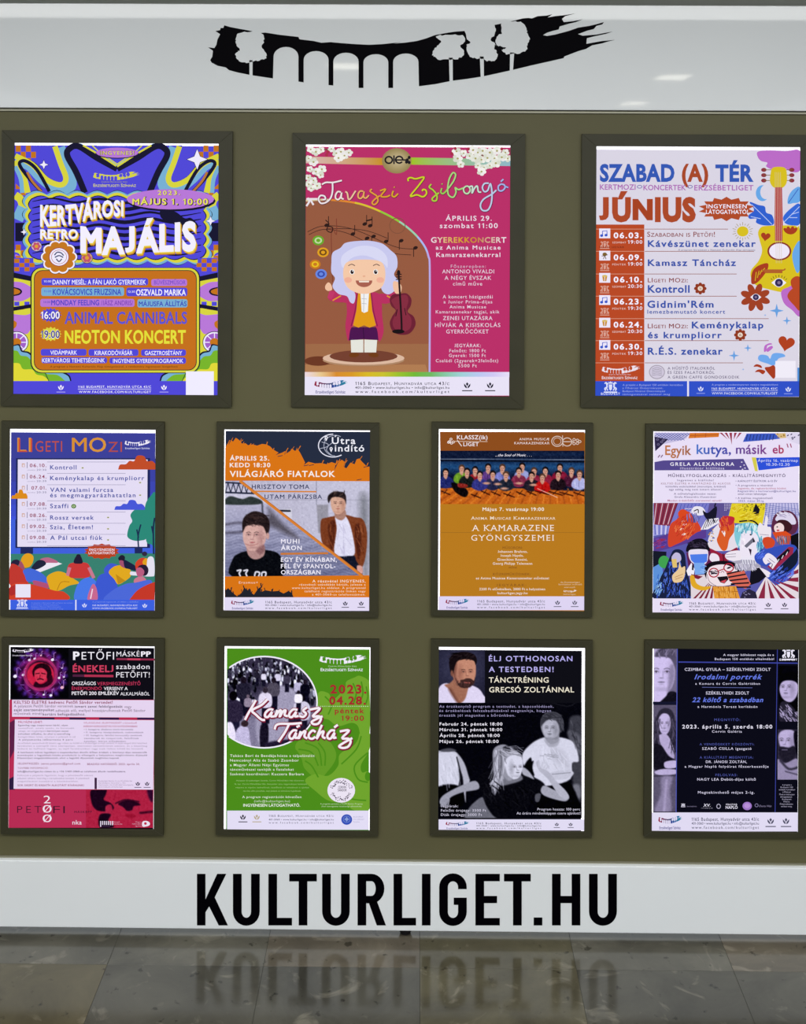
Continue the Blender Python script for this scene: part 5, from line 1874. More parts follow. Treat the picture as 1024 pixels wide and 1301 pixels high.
for s_, a, b, y in (('Az Erzsébetligeti', 820, 935, 384), ('Színházban működő', 808, 948, 397), ('szervező:', 842, 910, 414), ('kulturliget', 838, 912, 456)):
    cv.T(s_, a, b, y, 8, 'e8d4b8')
cv.flush()

# ------------------------------------------------------------------ poster 7: dog exhibition collage
cv = poster(INN[6], (1, 1, 0.6, 0), 'white poster with hand lettered coloured title above a crowded painted collage of figures', (232, 222, 246))
cv.begin('artwork')
cv.R(809, 530, 4.763)
cv.poly([(107, 95), (320, 97), (300, 128), (270, 140), (107, 175)], 'c4bce0')
for k in range(11):
    x = 115 + k * 19
    cv.line([(x, 96), (x + 60, 140)] if x < 240 else [(x, 96), (x + 20, 112)], 3, '4858a8')
    cv.line([(x + 20, 96), (max(x - 40, 108), 96 + min(x + 20 - 108, 60) * .75)], 3, '4858a8')
cv.poly([(107, 118), (190, 134), (112, 206)], '2c2448')
for x, y in ((125, 135), (150, 150), (130, 165), (160, 138)):
    cv.ring(x, y, 8, 6, 2, '9088b0', n=10)
cv.poly([(322, 96), (500, 94), (495, 120), (312, 128)], 'd87828')
cv.lines([[(355, 96), (352, 126)], [(418, 96), (415, 122)], [(320, 112), (495, 106)]], 4, 'b04c24')
for k in range(5):
    x0 = 500 + k * 30
    cv.poly([(x0, 94), (x0 + 16, 94), (575 + (k - 2) * 12, 168 if k in (2,) else 135)], '983048')
cv.poly([(665, 100), (835, 98), (868, 130), (800, 138), (642, 150)], '3c58c0')
for k in range(9):
    cv.line([(670 + k * 20, 104), (662 + k * 20, 140)], 4, '1c2860')
cv.poly([(835, 98), (900, 96), (905, 125), (868, 128)], 'd8b880')
cv.poly([(900, 94), (985, 94), (985, 165), (940, 150), (905, 125)], 'dcd4ec')
r7 = random.Random(8)
for _ in range(16):
    x, y = r7.uniform(908, 980), r7.uniform(98, 150)
    if y < 95 + (x - 895) * .8:
        cv.ell(x, y, 7, 3.5, '2c2850', rot=-35, n=8)
for _ in range(6):
    cv.ell(r7.uniform(845, 895), r7.uniform(100, 122), 5, 4, 'a07830', n=8)
cv.poly([(107, 272), (160, 262), (645, 252), (680, 320), (108, 322)], '54488c')
cv.poly([(695, 243), (722, 244), (732, 328), (715, 326)], 'd4cc50')
cv.poly([(722, 246), (984, 242), (984, 295), (738, 322)], '2c50d8')
for x, y in ((635, 272), (650, 290), (628, 300), (655, 308), (640, 316)):
    cv.ell(x, y, 5, 4, 'd8d0e8', n=8)
# painted collage, drawn in the lower crop's scale
cv.R(809, 660, 4.763)
cv.rect(100, -100, 980, 478, '5858a8')
cv.poly([(104, -100), (250, -100), (200, 40), (104, 30)], '883048')
for k in range(8):
    cv.line([(120 + k * 18, -98), (104 + k * 14, 30)], 5, ['d8b8c8', '5c1c38'][k % 2])
cv.poly([(250, -98), (440, -98), (400, 60), (195, 50)], '7878c8')
for k in range(8):
    cv.line([(270 + k * 22, -95), (240 + k * 18, 20)], 4, '4858b0')
cv.poly([(440, -98), (580, -98), (540, -10), (420, 20)], '5c5090')
for k in range(26):
    cv.ell(532 + (k % 6) * 9, -92 + (k // 6) * 9, 2.5, 2.5, 'e0d8f0', n=6)
cv.poly([(575, -98), (780, -98), (770, 30), (545, 20)], 'e0cc28')
for k in range(40):
    cv.ell(r7.uniform(640, 770), r7.uniform(-96, -50), 3.4, 3.4, '6c6020', n=6)
cv.poly([(785, -98), (980, -98), (980, 30), (760, 30)], 'c0bce4')
for k in range(12):
    cv.line([(790 + k * 18, -98), (770 + k * 22, 20)], 3, '4858a8')
    cv.line([(775, -90 + k * 12), (980, -60 + k * 10)], 2.4, '4858a8')
cv.poly([(100, 30), (200, 40), (190, 85), (100, 100)], '9898dc')
for k in range(7):
    cv.line([(108 + k * 14, 34), (112 + k * 12, 92)], 4, 'ece8f8' if k % 2 else '4850a8')
# red figure left
cv.poly([(100, 115), (200, 85), (300, 92), (420, 60), (420, 110), (250, 160), (100, 200)], '583c90')
cv.blob([(200, 40), (240, 0), (300, -50), (350, -10), (390, 60), (360, 80), (300, 120), (240, 150), (190, 160)], 'd04428')
cv.blob([(250, -40), (275, -62), (305, -48), (300, -10), (262, -5)], 'd84820')
for x, y in ((280, 10), (290, 30), (272, 58), (285, 90)):
    cv.ell(x, y, 13, 6, 'f0dcd4', rot=-20, n=10)
cv.blob([(330, -50), (350, -78), (395, -75), (415, -45), (395, -25), (350, -28)], 'e8e4f0')
cv.line([(345, -50), (370, -60), (372, -38)], 6, '181824')
cv.blob([(400, -55), (430, -40), (480, -80), (484, -40), (470, 10), (430, 0), (410, -20)], '16162a')
cv.poly([(385, 62), (420, 0), (495, -10), (500, 20), (430, 60)], 'e8e4f0')
for k in range(6):
    cv.line([(400 + k * 15, 60 - k * 8), (425 + k * 13, 0)], 4, '181824')
# green bird
cv.poly([(98, 190), (180, 195), (175, 290), (98, 310)], '141828')
cv.poly([(98, 290), (150, 260), (160, 330), (98, 470)], '5c90d8')
cv.ell(165, 257, 34, 38, '40a050')
# blue feathered figure
cv.blob([(205, 215), (225, 185), (262, 182), (290, 210), (300, 290), (325, 400), (328, 480), (105, 480), (130, 380), (170, 300)], '182040')
cv.hold = True
for _ in range(170):
    y = r7.uniform(250, 465)
    w = 20 + (y - 200) * .36
    x = r7.uniform(232 - w, 232 + w * .95)
    cv.line([(x, y), (x + r7.uniform(-7, 7), y + 20)], 4, r7.choice(['3c60c8', '5878e0', '2840a0']), smooth=False)
cv.hold = False
cv.z += 1
cv.blob([(212, 225), (235, 200), (262, 210), (268, 245), (240, 262), (215, 250)], 'c0b8dc')
cv.poly([(210, 240), (240, 238), (245, 290), (218, 292)], 'e0c070')
cv.blob([(225, 380), (215, 340), (250, 300), (258, 255), (270, 290), (292, 285), (290, 340), (270, 375)], 'e8c898')
cv.lines([[(230, 350), (280, 330)], [(232, 362), (276, 348)]], 3, 'b07848')
# masked man
cv.poly([(300, 200), (450, 180), (470, 330), (320, 340)], '602050')
cv.blob([(300, 195), (310, 150), (350, 120), (400, 118), (440, 150), (445, 190), (400, 182), (350, 184)], '120e1c')
cv.blob([(315, 190), (350, 180), (400, 180), (430, 190), (428, 250), (400, 275), (345, 268), (318, 235)], 'e4dcf0')
cv.poly([(322, 212), (428, 208), (425, 255), (395, 268), (345, 262), (328, 245)], '4c7ce8')
cv.poly([(345, 262), (410, 262), (412, 330), (352, 335)], '78a8ec')
cv.poly([(300, 310), (330, 262), (350, 300), (345, 340), (310, 340)], 'f0ecf8')
cv.poly([(335, 275), (345, 275), (343, 308), (333, 305)], '181828')
# rays lower
cv.poly([(325, 340), (470, 330), (470, 478), (328, 478)], 'e0d4dc')
for k in range(5):
    cv.poly([(470, 350), (340 + k * 34, 478), (356 + k * 34, 478)], '802038')
cv.poly([(328, 330), (400, 345), (372, 362), (335, 350)], '802038')
cv.poly(catmull([(322, 345), (345, 340), (362, 385), (400, 405), (450, 405), (420, 428), (370, 425), (332, 400)], 5), 'e0a828')
# woman with red book
cv.blob([(430, 130), (455, 70), (490, 30), (530, -5), (580, 0), (600, 60), (620, 120), (600, 180), (480, 190), (440, 170)], 'e4dce8')
for _ in range(22):
    cv.ell(r7.uniform(425, 470), r7.uniform(60, 140), 4, 4, r7.choice(['3848a0', 'd8a020']), n=6)
cv.blob([(495, 90), (520, 10), (550, -20), (585, 0), (590, 70), (560, 120), (545, 180), (515, 185), (485, 130)], 'd85c28')
cv.blob([(500, 10), (530, -20), (590, -12), (575, 30), (520, 40)], 'c02838')
cv.poly([(512, 70), (540, 65), (532, 105)], 'f0e8e8')
cv.poly([(440, 172), (520, 210), (525, 262), (455, 232)], '98203c')
cv.poly([(525, 212), (605, 168), (625, 215), (530, 262)], '8c1c38')
cv.line([(522, 205), (527, 262)], 6, '4c1020')
cv.blob([(440, 240), (452, 205), (490, 215), (500, 250), (470, 262)], 'ece4f0')
cv.blob([(535, 215), (560, 195), (620, 188), (650, 210), (640, 240), (590, 252), (545, 240)], 'ece4f0')
cv.lines([[(540, 212), (600, 208)], [(540, 228), (600, 224)]], 2.5, '605870')
# turquoise haired figure with moustache
cv.blob([(590, 60), (610, 30), (680, 20), (750, 45), (780, 110), (760, 180), (720, 200), (640, 190), (600, 140)], '80c8d8')
cv.line([(600, 40), (640, 60), (620, 160)], 14, 'c8e8f0')
cv.blob([(630, 110), (650, 75), (700, 70), (735, 110), (740, 200), (715, 260), (660, 262), (625, 200)], 'ece4f4')
cv.poly([(650, 160), (705, 108), (715, 128), (665, 172)], '707080')
cv.poly([(676, 175), (695, 182), (690, 220)], '302038')
cv.poly([(700, 110), (718, 135), (705, 140)], '1c1828')
cv.ell(690, 92, 7, 5, '202030')
cv.line([(620, 12), (700, 8), (740, 40)], 9, '141424')
cv.poly(catmull([(560, 262), (640, 245), (720, 250), (750, 290), (700, 310), (600, 300)], 5), 'a8a4b8')
for k in range(7):
    cv.line([(635 + k * 16, 225), (645 + k * 15, 270)], 5, 'e8e8f4')
# raised hand and girl in the window
cv.poly([(720, -98), (745, -60), (735, -20), (700, -40)], '141420')
cv.blob([(730, 60), (745, 20), (770, 35), (780, -20), (795, -5), (790, 40), (812, 50), (810, 110), (780, 135), (745, 110)], 'ece4ee')
cv.line([(745, 90), (800, 95)], 3, '887898')
cv.blob([(760, 120), (800, 105), (835, 130), (825, 165), (780, 175)], 'd04828')
cv.blob([(815, 40), (830, -20), (870, -50), (930, -50), (970, -10), (975, 50), (945, 90), (860, 95), (825, 75)], '5c2848')
cv.blob([(838, 0), (870, -38), (930, -38), (960, 0), (955, 30), (880, 20)], 'dcd4ec')
cv.blob([(850, 10), (905, 5), (940, 40), (920, 75), (860, 78)], '3c1820')
cv.blob([(835, 35), (865, 20), (890, 40), (885, 75), (850, 82), (832, 62)], 'f0d8d8')
cv.ell(850, 45, 5, 4, '202028')
cv.ell(855, 66, 9, 5, 'c83848')
cv.poly([(820, 78), (900, 70), (935, 92), (925, 150), (860, 150)], 'd84c20')
for k in range(6):
    cv.line([(855 + k * 13, 98), (858 + k * 13, 148)], 5, '605870')
# accordion player
cv.poly([(930, 100), (980, 80), (980, 180), (935, 170)], '0c0c14')
cv.blob([(715, 215), (760, 185), (840, 165), (900, 150), (960, 160), (978, 220), (960, 300), (900, 370), (850, 395), (800, 370), (790, 320), (830, 290), (760, 280), (720, 255)], '3450b8')
cv.blob([(830, 330), (880, 270), (950, 200), (972, 180), (970, 260), (910, 320), (850, 350)], '141c34')
cv.poly([(790, 285), (920, 165), (950, 170), (945, 205), (830, 315)], '982848')
cv.poly([(800, 278), (830, 245), (850, 262), (822, 300)], 'ece4f0')
cv.poly([(838, 242), (915, 175), (925, 190), (855, 262)], '141420')
for k in range(9):
    cv.line([(812 + k * 13, 292 - k * 11), (822 + k * 13, 272 - k * 11)], 4, 'f0ecf4' if k % 2 else '141420', smooth=False)
cv.blob([(762, 240), (790, 205), (820, 215), (850, 245), (840, 270), (800, 262), (780, 272)], 'ece4f2')
cv.lines([[(800, 235), (835, 262)], [(790, 245), (822, 272)]], 3, '706080')
# right rays
cv.poly([(980, 270), (980, 478), (700, 478), (780, 345), (840, 400), (900, 375)], 'e4d8e0')
for k, (a, b) in enumerate((((978, 300), (978, 325)), ((978, 350), (978, 378)), ((978, 410), (978, 440)), ((965, 478), (930, 478)), ((900, 478), (870, 478)), ((835, 478), (808, 478)), ((775, 478), (735, 478)))):
    cv.poly([(850 - k * 12, 365), a, b], '8c2844')
cv.blob([(730, 290), (770, 300), (810, 325), (795, 350), (760, 330)], 'ece4f0')
cv.poly([(690, 310), (740, 290), (785, 345), (740, 380), (680, 400)], '12101c')
# laughing boy with round glasses
cv.blob([(410, 330), (415, 285), (450, 258), (520, 250), (590, 262), (610, 300), (670, 350), (650, 380), (560, 400), (470, 400), (430, 370)], '140e18')
cv.blob([(425, 320), (450, 285), (520, 272), (580, 290), (620, 330), (590, 385), (530, 402), (460, 402), (425, 365)], 'f0e0e8')
cv.poly([(540, 320), (650, 310), (690, 390), (660, 420), (600, 400), (560, 370)], 'd86858')
for k in range(5):
    cv.line([(545 + k * 8, 330 + k * 20), (650 + k * 10, 305 + k * 26)], 9, '181420')
cv.ring(466, 322, 32, 30, 7, 'b02038')
cv.ring(556, 292, 32, 28, 7, 'b02038')
cv.line([(496, 310), (526, 300)], 6, 'b02038')
cv.ell(460, 326, 14, 5, '201828', rot=-20)
cv.ell(558, 292, 14, 5, '201828', rot=-20)
cv.line([(508, 322), (520, 312), (528, 322)], 4, 'a06878')
cv.poly([(485, 348), (548, 342), (555, 362), (530, 388), (505, 380)], '181018')
cv.poly([(505, 375), (545, 362), (530, 386)], 'd04858')
cv.poly([(460, 405), (600, 402), (625, 478), (470, 478)], 'e09838')
for k in range(4):
    cv.line([(492 + k * 32, 405), (500 + k * 34, 478)], 4, 'a05c20')
cv.line([(465, 438), (615, 436)], 4, 'a05c20')
cv.poly([(640, 440), (680, 420), (720, 440), (730, 478), (625, 478)], '28243c')
for k in range(8):
    cv.ell(r7.uniform(645, 710), r7.uniform(435, 472), 4, 4, '8880a8', n=6)
FL = cv.flecks
FL(290, 50, 60, 70, ['e06030', 'b83820', 'e87848', 'c83028'], 90, 22, 5, -60, 1)
FL(140, 140, 34, 34, ['7048a8', '903878', '483088', 'a02c4c'], 40, 22, 6, -20, 2)
FL(330, -60, 40, 26, ['dcd4ec'], 4, 20, 4, 0, 3)
FL(530, 30, 30, 40, ['c83820', 'e87030', 'b82838'], 50, 26, 5, 75, 4)
FL(670, 55, 60, 24, ['a8e0e4', '58a8c0', 'd8f0f4', '4890b0'], 60, 30, 5, 100, 5)
FL(745, 150, 20, 44, ['58a8c8', '9cd8e0', '3c80b0'], 30, 26, 5, 100, 6)
FL(370, 150, 56, 22, ['2c2438', '483c58', '080810'], 50, 24, 3, 10, 7)
FL(880, 330, 70, 40, ['4c6ce0', '2438a0', '6884ec', '182868'], 90, 26, 5, -45, 8)
FL(750, 210, 26, 26, ['4c6ce0', '2438a0', '6884ec'], 30, 20, 5, -45, 9)
FL(130, 400, 22, 56, ['88b8ec', '3868c0', 'a8d0f4'], 30, 26, 5, -70, 10)
FL(610, -70, 26, 22, ['f0e058', 'd0b010', 'e8d840'], 30, 22, 5, -30, 11)
FL(690, -20, 60, 26, ['f0e058', 'd0b010', 'e8d840', 'c8a818'], 50, 24, 4, -20, 12)
FL(660, 290, 70, 16, ['c8c4d8', '8884a0', 'e4e0ee'], 46, 26, 4, 70, 13)
FL(535, 440, 60, 30, ['e8a848', 'c88020', 'f0b860'], 50, 22, 4, 88, 14)
FL(878, 125, 32, 22, ['8884a0', '58546c', 'a8a4bc'], 40, 22, 3, 88, 15)
FL(890, -30, 40, 16, ['f0ecf8', 'a8a0c0', 'c8c0dc'], 40, 16, 4, 20, 16)
FL(340, -10, 40, 20, ['6c6cb0', '8c8cd0', '504888'], 24, 30, 5, 75, 17)
FL(470, 320, 30, 8, ['241828', '34283c'], 14, 20, 4, 20, 18)
FL(405, 300, 16, 26, ['98bcf4', '6094e0'], 16, 20, 4, 10, 19)
FL(640, 110, 16, 60, ['d4c8dc', 'fcf4fc'], 14, 26, 4, 80, 20)
cv.line([(440, 395), (480, 404), (560, 404)], 3, '705868')
cv.line([(425, 330), (440, 375), (480, 402)], 3, '705868')
cv.lines([[(470, -76), (478, -100)], [(430, -10), (432, 18)], [(462, -6), (470, 20)]], 8, '16162a', smooth=False)
footer(cv, 478, 562, 97, 981, (232, 222, 246), '3c3850', (.248, .705), (.79, .902))
cv.begin('lettering')
cv.R(809, 530, 4.763)
for s_, a, b, c in (('Egyik', 172, 330, ['c07848', 'a06040']), ('kutya,', 362, 570, ['4874c8', '3c50b0', '4c48a8']), ('másik', 600, 788, ['68489c', '7c3c88']), ('eb', 822, 890, ['a03070', 'b03858'])):
    cv.T(s_, a, b, 228 if a < 300 else (222 if a < 700 else 219), 56 if a < 700 else 50, c, bold=.016)
for x in (135, 152):
    cv.line([(x + 5, 228), (x - 6, 244)], 6, '806080')
for x in (912, 932):
    cv.line([(x - 3, 160), (x + 4, 184)], 6, 'a04068')
cv.T('GRELA ALEXANDRA', 202, 590, 294, 20, 'f0ecf8', bold=.02, track=.03)
cv.T('illusztrátor kiállítása', 262, 530, 316, 14, 'ccc4e4', bold=.015)
cv.T('Április 16. vasárnap', 732, 975, 270, 16, 'd8dcfa', bold=.015, track=.03)
cv.T('10.30-12.30', 782, 925, 294, 16, 'd8dcfa', bold=.015)
cv.T('MŰHELYFOGLALKOZÁS - KIÁLLÍTÁSMEGNYITÓ', 190, 900, 362, 17, '504468', bold=.012, track=.05)
TT, T2 = '584c74', 'b05878'
for s_, a, b, y, c in (('Ingyenes a kiállítás!', 245, 465, 387, TT), ('KELTSD ÉLETRE A FANTÁZIÁD ÉS ALKOSS', 147, 566, 407, 'a08090'), ('különféle eszközökkel (monotípia, krétával)', 175, 538, 425, TT), ('egy eddig még nem ismert állatot!', 195, 512, 443, TT),
                       ('A műhelyfoglalkozást vezeti:', 225, 482, 469, TT), ('Grela Alexandra illusztrátor', 228, 482, 488, TT), ('Minden érdeklődőt szeretettel várunk!', 187, 514, 510, T2), ('• AJÁNLOTT ÉLETKOR: 6-12 ÉV', 598, 850, 392, '403c70'),
                       ('• A programra a részvétel', 598, 822, 418, TT), ('ingyenes, de regisztrációhoz kötött:', 612, 905, 436, T2), ('Regisztrálni a kertvarosi@kulturliget.hu', 612, 962, 453, '50488c'), ('email címen lehetséges', 612, 785, 470, TT), ('• A kiállítás megtekinthető', 598, 822, 495, TT), ('2023. május 20-ig.', 614, 772, 512, '4848a0')):
    cv.T(s_, a, b, y, 11, c, bold=.008)
cv.flush()

# ------------------------------------------------------------------ poster 8: poet song contest
CR_ = 'c02848'
LO = 130 * 4.763
cv = poster(INN[7], (1.4, 2.6, 0.8, 0), 'black and crimson poster with a round red portrait ringed by notes and fine print', '0c0a14')
cv.begin('artwork')
cv.R(0, 805, 4.763)
cv.poly([(57, 400), (940, 400), (925, 1175), (52, 1175)], 'b82c54')
cv.poly([(57, 540), (90, 520), (90, 700), (60, 760)], '5c2048')
cv.poly([(55, 880), (90, 860), (90, 945), (55, 945)], '2c1c40')
cv.poly([(73, 400), (937, 403), (934, 508), (73, 503)], (230, 212, 240))
cv.poly([(90, 503), (934, 508), (934, 524), (90, 520)], 'b82c54')
for x0, x1 in ((180, 330), (420, 520), (600, 720), (830, 934)):
    cv.poly([(x0, 508), (x1, 509), (x1, 521), (x0, 520)], '301c48')
cv.poly([(90, 519), (934, 524), (927, LO + 325), (82, LO + 320)], (230, 214, 242))
cv.rect(572, LO + 253, 586, LO + 322, '3c2040')
cv.begin('photograph')
def ph8(p):
    X, Y = p.X, p.Y
    r = np.hypot(X - 245, Y - 245)
    th = np.arctan2(Y - 245, X - 245)
    p.mix(np.exp(-((r - 118) / 34) ** 2) * (.55 + .25 * np.sin(th * 9 + r * .1)), (150, 50, 150))
    p.mix(np.exp(-((r - 150) / 16) ** 2) * (.4 + .35 * np.sin(th * 23)), (96, 60, 170))
    p.mix(np.exp(-((r - 92) / 12) ** 2) * .8, (200, 60, 120))
    p.e(245, 250, 82, 76, (196, 44, 78), 6)
    p.g([(200, 215), (225, 185), (270, 180), (300, 200), (312, 240), (300, 280), (280, 262), (284, 235), (262, 212), (230, 212), (212, 240), (205, 262), (196, 240)], (44, 20, 32), 5)
    p.g([(212, 225), (250, 210), (280, 232), (278, 275), (250, 300), (222, 290), (212, 262)], (206, 66, 92), 6)
    p.l([(218, 243), (238, 240)], 6, (56, 20, 34), 4)
    p.l([(252, 240), (274, 244)], 6, (56, 20, 34), 4)
    p.l([(244, 250), (240, 268)], 5, (130, 30, 54), 4)
    p.l([(228, 278), (244, 273), (262, 279)], 7, (60, 22, 36), 4)
    p.g([(205, 320), (215, 290), (240, 305), (265, 300), (290, 285), (300, 310), (260, 326)], (54, 20, 40), 5)
    p.g([(285, 270), (312, 250), (320, 290), (296, 310)], (60, 18, 40), 6)
    p.grain(6)
cv.photo(66, 90, 415, 390, ph8, (14, 11, 20), 3.4)
def ph8b(p):
    p.g([(555, 20), (600, -40), (700, -60), (900, -30), (926, 40), (926, 0), (926, -80), (540, -80)], (50, 16, 40), 14, al=0)
    p.g([(552, 0), (640, -5), (640, 30), (628, 60), (670, 80), (690, 110), (660, 130), (600, 128), (570, 110), (552, 70)], (40, 18, 40), 8)
    p.g([(640, 100), (672, 90), (680, 130), (660, 150), (640, 140)], (170, 50, 80), 8)
    p.g([(715, 85), (760, 62), (820, 70), (850, 92), (810, 100), (800, 122), (770, 128), (745, 105)], (48, 18, 42), 8)
    p.l([(700, 82), (760, 60), (840, 72)], 8, (60, 20, 44), 8)
    p.g([(760, 150), (800, 145), (820, 165), (780, 172)], (150, 30, 58), 12)
    p.l([(850, 140), (926, 132)], 14, (70, 20, 44), 10)
    p.g([(890, 0), (926, 0), (926, 70), (905, 60)], (60, 24, 56), 14)
    p.g([(604, 150), (670, 148), (655, 190), (690, 225), (604, 228)], (36, 18, 38), 8)
    p.l([(700, 10), (690, 60)], 6, (160, 36, 70), 6)
    p.grain(5)
cv.R(0, 935, 4.763)
cv.photo(520, 326, 926, 556, lambda p: (setattr(p, 'Y', p.Y - 326), ph8b(p)), (172, 46, 76), 3.6)
cv.begin('artwork')
cv.R(0, 805, 4.763)
emblem(cv, 74, 90, 208, 116, 'ece4f4', '0c0a14')
for x, y, r in ((92, 258, 12), (140, 250, 9), (178, 160, 9), (210, 152, 8), (318, 158, 10), (376, 326, 11), (358, 268, 8), (386, 262, 7), (265, 370, 7), (308, 374, 9), (248, 132, 6), (376, 208, 6)):
    cv.ell(x, y, r, r * .8, random.choice(['ece4f8', 'e0c8e8', 'e8b0c8']), rot=-20)
    cv.line([(x + r * .8, y), (x + r * .8, y - r * 4), (x + r * 2, y - r * 4.4)], 3, 'b078c8', smooth=False)
for a in range(0, 360, 24):
    t = math.radians(a)
    cv.line([(245 + 120 * math.cos(t), 245 + 112 * math.sin(t)), (245 + 138 * math.cos(t + .1), 245 + 128 * math.sin(t + .1))], 3, '8c50b8', smooth=False)
cv.ring(245, 248, 104, 98, 3, 'a83c80')
cv.ring(245, 248, 140, 130, 2, '5c3890')
cv.line([(440, 254), (686, 257)], 14, 'b03050')
cv.line([(440, 254), (510, 255)], 14, '502040')
cv.line([(705, 154), (940, 157)], 11, '902c4c')
cv.line([(770, 155), (850, 156)], 11, 'c84060')
cv.R(0, 935, 4.763)
for k in range(7):
    cv.rect(606 + k * 12, 515, 612 + k * 12, 540 if k else 550, 'e4d8ec')
cv.rect(612, 538, 668, 552, '2c1a34')
cv.blob([(862, 520), (885, 514), (905, 524), (905, 540), (885, 548), (862, 548)], 'ece0f0')
cv.ell(880, 530, 8, 8, CR_)
for x in (834, 890):
    tulip(cv, x, 290, 13, '302848', '605878')
cv.begin('title')
cv.R(0, 805, 4.763)
cv.T('P', 442, 482, 157, 46, 'f0ecf6', bold=.035)
cv.T('ETŐFI', 494, 690, 157, 46, 'f0ecf6', bold=-.002, track=.03)
cv.T('MÁSKÉ', 705, 845, 138, 29, 'f0ecf6')
cv.T('PP', 853, 913, 138, 29, 'f0ecf6', bold=.035)
cv.T('ÉNEKELJ', 440, 686, 232, 39, 'c83c5c', bold=.03)
cv.T('szabadon', 703, 905, 214, 30, 'f0ecf6', bold=.004)
cv.T('PETŐFIT!', 703, 906, 265, 32, 'f0ecf6', bold=-.002)
cv.T('ORSZÁGOS', 434, 580, 311, 20, 'f0ecf6', bold=.01)
cv.T('VERSMEGZENÉSÍTŐ', 588, 850, 312, 19, 'b83458', bold=.022)
cv.T('ÉNEKMONDÓ', 434, 616, 341, 19, 'b83458', bold=.022)
cv.T('VERSENY A', 628, 773, 342, 19, 'f0ecf6', bold=.008)
cv.T('PETŐFI 200 EMLÉKÉV', 434, 720, 371, 20, 'f0ecf6', bold=.028)
cv.T('ALKALMÁBÓL', 728, 906, 374, 20, 'f0ecf6')
cv.begin('lettering')
cv.T('Erzsébetligeti Színház', 76, 196, 136, 8, 'd8d0e4', bold=.02)
cv.T('KELTSD ÉLETRE kedvenc Petőfi Sándor versedet!', 84, 682, 424, 17, '8c3458', bold=.014)
G1, G2, G3 = '6c5470', '3c2848', 'b04470'
cv.T('A pályázók Petőfi Sándor verseinek', 84, 444, 446, 15, G1)
cv.T('ismert zenei feldolgozását', 452, 742, 448, 15, G2, bold=.03)
cv.T('vagy', 752, 796, 450, 15, G1)
cv.T('saját szerzeményeiket', 84, 328, 469, 15, G2, bold=.03)
cv.T('adhatják elő, mellyel hozzájárulhatnak Petőfi Sándor', 336, 880, 473, 15, G1)
cv.T('műveinek minél', 84, 250, 491, 15, G1)
cv.T('kortárs befogadásához.', 258, 516, 495, 15, G2, bold=.03)
cv.T('PÁLYÁZNI LEHET:', 110, 258, 541, 12, G3, bold=.01)
rows = (('Egyénileg vagy csoportosan bárki, olyan', 110, 410), ('nevezővel, amely zenés, és kevesebb', 112, 448), ('jelege, jól meghallgatni', 112, 280), ('stílusban előadva, és ahol a szerzőség', 110, 424), ('kategóriában lehet, amelyet a pályázó is ad', 110, 455), ('A pályamunka időtartama 4 perc', 112, 440))
for k, (s_, a, b) in enumerate(rows):
    cv.T(s_, a, b, 559 + k * 17.5, 9, G2 if k in (0, 3, 5) else '8c7898', bold=.02 if k in (0, 3, 5) else .0)
cv.T('bármilyen zenei', 286, 414, 594, 9, G2, bold=.02)
cv.T('VÁLASSZUNK JELENTKEZÉSÉT a következő', 505, 828, 545, 10, G3)
cv.T('HÁROM KORCSOSZTÁLYOS KATEGÓRIÁBAN', 505, 830, 566, 10, G3, bold=.01)
for k, (s_, b) in enumerate((('• I. kategória: általános iskola korosztály', 806), ('• II. kategória: középiskolások, szakmunkások', 868), ('• III. kategória: felnőtt korosztály zenészek', 860), ('zenekarok és csoportok, felnőttek', 840), ('zenekar, kórus előadásban', 760))):
    cv.T(s_, 508, b, 584 + k * 18, 9, '705c80', bold=.012)
for y, rr in ((LO + 48, (('Az előadott zeneművekről készíts egy videót és küldd el a Kulturliget e-mail címére! A saját magad által készített', 106, 890, 0), ('felvételen a szereplő neve szerepeljen, szerezzen zeneművének adatait, és a képanyag', 106, 890, 0), ('látható és hallható legyen, az mp4 formátumban vagy csak linken küldd be hozzánk', 106, 866, 0))),
              (LO + 104, (('A beérkezett művek legjobbjait a szeptemberben döntőn élőben értékeli, a Széchenyi díjas zeneszerzők', 106, 890, 1), ('eseményén a legjobbak közös produkció is elhangzik a helyszínen meghirdetett díjátadó', 106, 890, 1), ('Díjazottjait megajándékozzuk, ahol a legjobb díjazottak meghívást kapnak', 106, 720, 1)))):
    for k, (s_, a, b, w) in enumerate(rr):
        cv.T(s_, a, b, y + k * 17, 9, G2 if w else '8c7898', bold=.02 if w else .0)
cv.T('JELENTKEZÉS: zenes.palyazat@gmail.com', 106, 486, LO + 173, 11, '8c3c64', bold=.008)
cv.T('BEADÁSI HATÁRIDŐ: 2023. április 30.', 528, 846, LO + 176, 11, '8c3c64', bold=.012)
cv.T('TOVÁBBI INFORMÁCIÓ:', 106, 292, LO + 199, 10, '8c3c64')
cv.T('info@kulturliget.hu címen és a +36 1/401-3060-as telefonon állunk rendelkezésre.', 106, 762, LO + 220, 10, '403050', bold=.016)
for k, (s_, b) in enumerate((('Felhívjuk a pályázók figyelmét, hogy a jelentkezők adatait', 562), ('pályázati célokra, kizárólag a szereplésükkel kezeljük. A jelentkező', 540), ('megjelölésével hozzájárul a közzétételéhez.', 474))):
    cv.T(s_, 106, b, LO + 243 + k * 18, 9, '907c9c')
cv.T('SOK SIKERT ÉS KREATÍV ALKOTÁST KÍVÁNUNK!', 106, 508, LO + 304, 11, '8c4468', bold=.01)
for k in range(4):
    cv.T(('Erzsébetligeti Színház, Corvin Művelődési Ház', '1165 Budapest, Hunyadvár u. 43/c', 'Telefonszám +36 (1) 401-3060 kulturliget.hu', 'www.facebook.com/kulturliget')[k], 596, (800, 760, 806, 742)[k], LO + 276 + k * 12, 7, '907c9c')
cv.begin('title')
